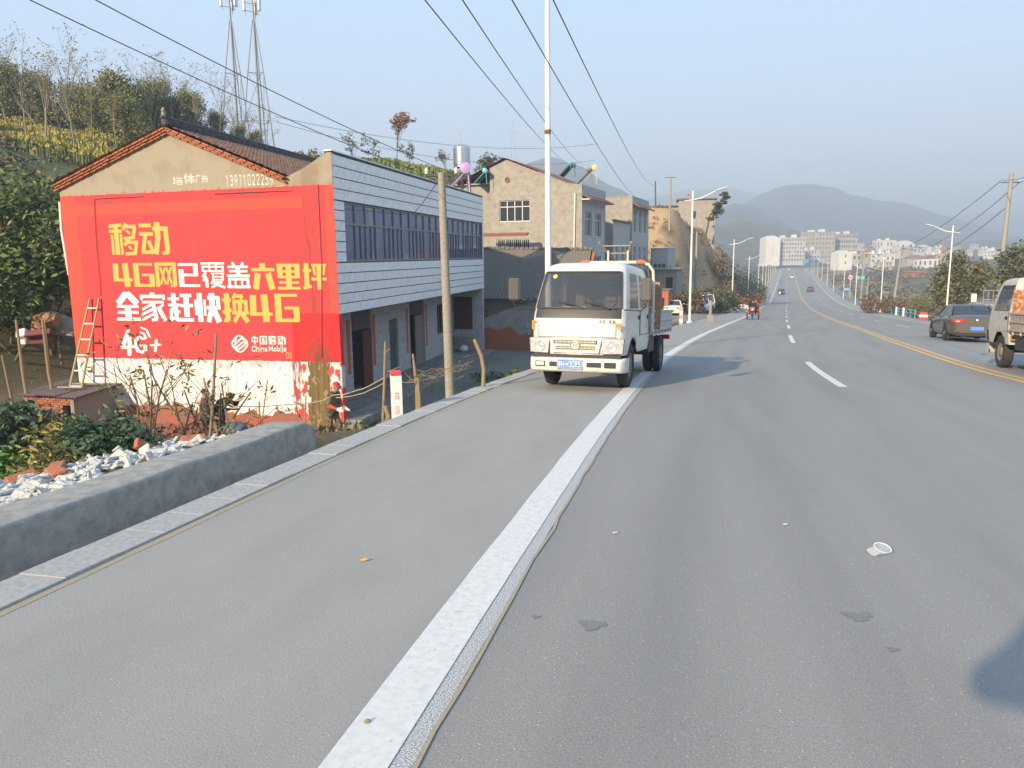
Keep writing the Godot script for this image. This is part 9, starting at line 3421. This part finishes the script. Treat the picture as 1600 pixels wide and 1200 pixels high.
# J: joints; C: colours skin, top, legs, shoes, hands; hair or cap as children
func person(label: String, t: Transform3D, J: Dictionary, C: Dictionary, cell := 0.022, camo := false, group := "", fine := true) -> Node3D:
	var o := thing("person", label, "person", t, group)
	var b := MB.new()
	var sk: Color = C.skin
	var tp: Color = C.top
	var lg: Color = C.legs
	var pel: Vector3 = J.pelvis
	var ch: Vector3 = J.chest
	var across: Vector3 = (J.sl - J.sr).normalized()
	var bones := []
	for s in [-1.0, 1.0]:
		bones.push_back([pel + across * 0.07 * s, ch + across * 0.08 * s - (ch - pel).normalized() * 0.05, 0.115, 0.115, tp])
	bones.push_back([J.sl - across * 0.05, J.sr + across * 0.05, 0.07, 0.07, tp])
	bones.push_back([ch, J.neck, 0.09, 0.055, tp])
	bones.push_back([J.neck, J.neck + (J.head - J.neck) * 0.5, 0.052, 0.05, sk])
	for s in ["l", "r"]:
		bones.push_back([J["s" + s], J["e" + s], 0.06, 0.047, tp])
		bones.push_back([J["e" + s], J["w" + s], 0.046, 0.034, C.get("sleeve", tp)])
		bones.push_back([J["h" + s], J["k" + s], 0.098, 0.066, lg])
		bones.push_back([J["k" + s], J["a" + s], 0.066, 0.046, lg])
		bones.push_back([J["a" + s] + Vector3(0, -0.02, 0), J["t" + s], 0.045, 0.034, C.shoes])
	bones.push_back([J.hl, J.hr, 0.11, 0.11, lg])
	flesh(b, bones, cell, 26.0, camo)
	# head
	var hc: Vector3 = J.head
	var fw: Vector3 = J.get("face", Vector3(0, 0, 1)).normalized()
	var up: Vector3 = (hc - J.neck).normalized()
	var rt := fw.cross(up).normalized()
	var hb := [[hc + up * 0.03 - fw * 0.015, hc + up * 0.035 + fw * 0.015, 0.088, 0.086, sk], [hc - up * 0.05 + fw * 0.03, hc - up * 0.075 + fw * 0.045, 0.06, 0.045, sk], [hc + up * 0.01 + fw * 0.095, hc - up * 0.025 + fw * 0.112, 0.011, 0.016, sk], [hc - up * 0.058 + fw * 0.085 - rt * 0.02, hc - up * 0.058 + fw * 0.085 + rt * 0.02, 0.009, 0.009, Color(0.3, 0.12, 0.1)], [hc - up * 0.06, J.neck, 0.055, 0.052, sk]]
	for s in [-1.0, 1.0]:
		hb.push_back([hc + up * 0.012 + fw * 0.086 + rt * 0.034 * s, hc + up * 0.012 + fw * 0.09 + rt * 0.034 * s, 0.0125, 0.011, Color(0.03, 0.025, 0.02)])
		hb.push_back([hc + rt * 0.088 * s - up * 0.02, hc + rt * 0.094 * s + up * 0.02, 0.014, 0.018, sk])
	flesh(b, hb, 0.013 if fine else 0.024, 60.0)
	if fine:
		hand(b, J.wl, (J.wl - J.el).normalized(), J.get("pl", Vector3(0, 0, 1)).normalized(), C.get("hands", sk), J.get("curl", 0.5))
		hand(b, J.wr, (J.wr - J.er).normalized(), J.get("pr", Vector3(0, 0, 1)).normalized(), C.get("hands", sk), J.get("curl", 0.5))
	else:
		flesh(b, [[J.wl, J.wl + (J.wl - J.el).normalized() * 0.1, 0.034, 0.03, C.get("hands", sk)], [J.wr, J.wr + (J.wr - J.er).normalized() * 0.1, 0.034, 0.03, C.get("hands", sk)]], 0.02, 60.0)
	put(b, "body", M.figure, o)
	# hair or cap: a shell over the crown
	b = MB.new()
	var rows := []
	var bs := Basis(rt, up, -rt.cross(up) * -1.0).orthonormalized()
	for k in 7:
		var a := deg_to_rad(lerpf(-12.0 if not C.get("cap", false) else 6.0, 90.0, k / 6.0))
		var row := []
		for s in 19:
			var g := -TAU * s / 18
			var dirv := rt * cos(g) + (rt.cross(up)) * -sin(g)
			var rr := 0.101 * cos(a) + 0.002
			var front := clampf(dirv.dot(fw), 0.0, 1.0)
			row.push_back(hc + up * (0.03 + sin(a) * 0.1 + (front * 0.05 * (1.0 - k / 6.0) if not C.get("cap", false) else 0.0)) + dirv * rr)
		rows.push_back(row)
	b.grid(rows, Vector2.ONE, Vector2.ONE, true)
	if C.get("cap", false):
		var br := []
		for k in 2:
			var row := []
			for s in 9:
				var g := lerpf(-1.1, 1.1, s / 8.0)
				var dirv := fw * cos(g) + rt * sin(g)
				row.push_back(hc + up * (0.042 - k * 0.015) + dirv * (0.098 + k * 0.065 * cos(g)))
			br.push_back(row)
		b.grid(br)
	put(b, "cap" if C.get("cap", false) else "hair", C.hair, o)
	return o

func stand_pose() -> Dictionary:
	return {"pelvis": Vector3(0, 0.95, 0), "chest": Vector3(0, 1.25, 0.0), "neck": Vector3(0, 1.45, 0), "head": Vector3(0, 1.6, 0.02), "sl": Vector3(0.19, 1.37, 0), "sr": Vector3(-0.19, 1.37, 0), "el": Vector3(0.25, 1.1, 0.0), "er": Vector3(-0.25, 1.1, 0.0), "wl": Vector3(0.26, 0.86, 0.1), "wr": Vector3(-0.26, 0.86, 0.1), "hl": Vector3(0.09, 0.9, 0), "hr": Vector3(-0.09, 0.9, 0), "kl": Vector3(0.1, 0.5, 0.03), "kr": Vector3(-0.1, 0.5, 0.03), "al": Vector3(0.1, 0.09, 0), "ar": Vector3(-0.1, 0.09, 0), "tl": Vector3(0.12, 0.04, 0.16), "tr": Vector3(-0.12, 0.04, 0.16), "face": Vector3(0, -0.1, 1)}
func sit_pose() -> Dictionary:
	var j := stand_pose()
	for k in ["pelvis", "chest", "neck", "head", "sl", "sr"]:
		j[k] = j[k] + Vector3(0, -0.02, -0.05)
	j.hl = Vector3(0.1, 0.93, -0.05)
	j.hr = Vector3(-0.1, 0.93, -0.05)
	j.kl = Vector3(0.22, 0.88, 0.36)
	j.kr = Vector3(-0.22, 0.88, 0.36)
	j.al = Vector3(0.24, 0.46, 0.3)
	j.ar = Vector3(-0.24, 0.46, 0.3)
	j.tl = Vector3(0.25, 0.42, 0.46)
	j.tr = Vector3(-0.25, 0.42, 0.46)
	j.el = Vector3(0.34, 1.14, 0.12)
	j.er = Vector3(-0.34, 1.14, 0.12)
	j.wl = Vector3(0.34, 1.12, 0.38)
	j.wr = Vector3(-0.34, 1.12, 0.38)
	return j

func build_people() -> void:
	var fm := plain(1, 1, 1, 0.9)
	fm.albedo_color = Color.WHITE
	fm.vertex_color_use_as_albedo = true
	M.figure = fm
	var skin := Color(0.42, 0.25, 0.17)
	var black_hair := plain(0.02, 0.018, 0.016, 0.7)
	# worker in camouflage with a red cap at the corner of the painted house, walking right
	var p := on_level(519, 690, -5.45)
	p = at(519, 640, 20.6)
	p.y = ground_y(p.x, p.z)
	var want: float = at(519, 694, 20.6).y
	p.y = maxf(p.y, want)
	var j := stand_pose()
	j.chest = Vector3(0, 1.22, 0.05)
	j.neck = Vector3(0, 1.41, 0.1)
	j.head = Vector3(0, 1.555, 0.15)
	j.sl = Vector3(0.18, 1.33, 0.08)
	j.sr = Vector3(-0.18, 1.33, 0.06)
	j.er = Vector3(-0.25, 1.07, 0.02)
	j.wr = Vector3(-0.2, 0.98, 0.27)
	j.el = Vector3(0.23, 1.07, 0.1)
	j.wl = Vector3(0.16, 0.95, 0.32)
	j.kl = Vector3(0.1, 0.5, 0.14)
	j.al = Vector3(0.1, 0.09, 0.12)
	j.tl = Vector3(0.1, 0.04, 0.28)
	j.kr = Vector3(-0.1, 0.5, -0.04)
	j.ar = Vector3(-0.1, 0.1, -0.2)
	j.tr = Vector3(-0.1, 0.03, -0.06)
	j.face = Vector3(0, -0.35, 1)
	j.pl = Vector3(0, -0.3, 1)
	j.pr = Vector3(0, -0.3, 1)
	var camo := Color(0.11, 0.11, 0.065)
	person("person in camouflage work clothes, red cap and white gloves at the house corner", turned(p, deg_to_rad(72)), j, {"skin": skin, "top": camo, "legs": camo, "shoes": Color(0.03, 0.03, 0.03), "sleeve": Color(0.52, 0.10, 0.05), "hands": Color(0.7, 0.7, 0.68), "hair": plain(0.52, 0.025, 0.06, 0.8), "cap": true}, 0.021, true)
	# two workers at the foot of the wall
	p = at(322, 660, 20.3)
	p.y = maxf(ground_y(p.x, p.z), at(322, 706, 20.3).y)
	j = stand_pose()
	j.face = Vector3(0.2, -0.3, 1)
	j.wl = Vector3(0.2, 0.98, 0.28)
	j.wr = Vector3(-0.22, 0.96, 0.22)
	person("person in a dull maroon jacket standing at the foot of the white band", turned(p, deg_to_rad(115), 0.97), j, {"skin": skin, "top": Color(0.10, 0.045, 0.045), "legs": Color(0.025, 0.022, 0.022), "shoes": Color(0.03, 0.03, 0.03), "hair": black_hair}, 0.024)
	p = at(343, 655, 20.9)
	p.y = maxf(ground_y(p.x, p.z), at(343, 700, 20.9).y)
	j = stand_pose()
	j.pelvis = Vector3(0, 0.93, -0.1)
	j.chest = Vector3(0, 1.2, 0.08)
	j.neck = Vector3(0, 1.34, 0.24)
	j.head = Vector3(0, 1.44, 0.36)
	j.sl = Vector3(0.19, 1.3, 0.16)
	j.sr = Vector3(-0.19, 1.3, 0.16)
	j.el = Vector3(0.27, 1.18, 0.36)
	j.wl = Vector3(0.2, 1.3, 0.54)
	j.er = Vector3(-0.27, 1.12, 0.34)
	j.wr = Vector3(-0.2, 1.14, 0.56)
	j.face = Vector3(0, -0.5, 1)
	j.curl = 0.8
	person("person in a dark blue jacket bending forward beside the maroon-jacketed person", turned(p, deg_to_rad(75), 0.98), j, {"skin": skin, "top": Color(0.014, 0.016, 0.022), "legs": Color(0.05, 0.045, 0.05), "shoes": Color(0.03, 0.03, 0.03), "hair": black_hair}, 0.024)
	# paint bags between them
	var b := MB.new()
	for q in [[370, 668, 0.3], [362, 664, 0.24]]:
		var c := at(q[0], q[1], 20.6)
		c.y = maxf(ground_y(c.x, c.z), at(q[0], 676, 20.6).y) + q[2] * 0.4
		b.lathe([Vector2(0.001, -0.5), Vector2(0.8, -0.45), Vector2(1.0, -0.1), Vector2(0.8, 0.35), Vector2(0.3, 0.55), Vector2(0.001, 0.56)], 12, Transform3D(Basis.IDENTITY.scaled(Vector3.ONE * q[2]), c))
	tag(put(b, "blue_bundle", plain(0.10, 0.15, 0.19, 0.8)), "grey-blue bundle on the ground beside the workers", "bundle")
	# riders
	person("person in black riding the red tricycle", trike_t * turned(Vector3(0, 0.02, -0.1)), sit_pose(), {"skin": skin, "top": Color(0.02, 0.02, 0.024), "legs": Color(0.03, 0.03, 0.04), "shoes": Color(0.03, 0.03, 0.03), "hair": black_hair}, 0.035, false, "", false)
	var jj := sit_pose()
	jj.wl = Vector3(0.2, 0.95, 0.3)
	jj.wr = Vector3(-0.2, 0.95, 0.3)
	person("person in a russet top sitting behind the tricycle rider", trike_t * turned(Vector3(0.2, 0.08, -0.75)), jj, {"skin": skin, "top": Color(0.20, 0.07, 0.03), "legs": Color(0.03, 0.03, 0.04), "shoes": Color(0.03, 0.03, 0.03), "hair": plain(0.2, 0.07, 0.03, 0.8)}, 0.035, false, "", false)
	for k in bike_ts.size():
		person(["person in dark clothes riding the white scooter", "person in reddish clothes riding the far motorcycle"][k], bike_ts[k] * turned(Vector3(0, -0.02, -0.15)), sit_pose(), {"skin": skin, "top": [Color(0.12, 0.05, 0.03), Color(0.3, 0.08, 0.08)][k], "legs": Color(0.03, 0.03, 0.04), "shoes": Color(0.03, 0.03, 0.03), "hair": black_hair}, 0.04, false, "", false)
	# the photographer, whose shadow falls on the asphalt
	j = stand_pose()
	j.el = Vector3(0.34, 1.36, 0.12)
	j.er = Vector3(-0.34, 1.36, 0.12)
	j.wl = Vector3(0.1, 1.56, 0.24)
	j.wr = Vector3(-0.1, 1.56, 0.24)
	j.pl = Vector3(-1, 0, 0)
	j.pr = Vector3(1, 0, 0)
	var g := on_road(0.1, 0.42)
	person("person holding up a small camera with both hands, shadow falling on the asphalt", turned(Vector3(0.02, road_y(g.x, g.y), 0.36), PI, 1.06), j, {"skin": skin, "top": Color(0.05, 0.05, 0.07), "legs": Color(0.03, 0.03, 0.04), "shoes": Color(0.03, 0.03, 0.03), "hair": black_hair}, 0.03)
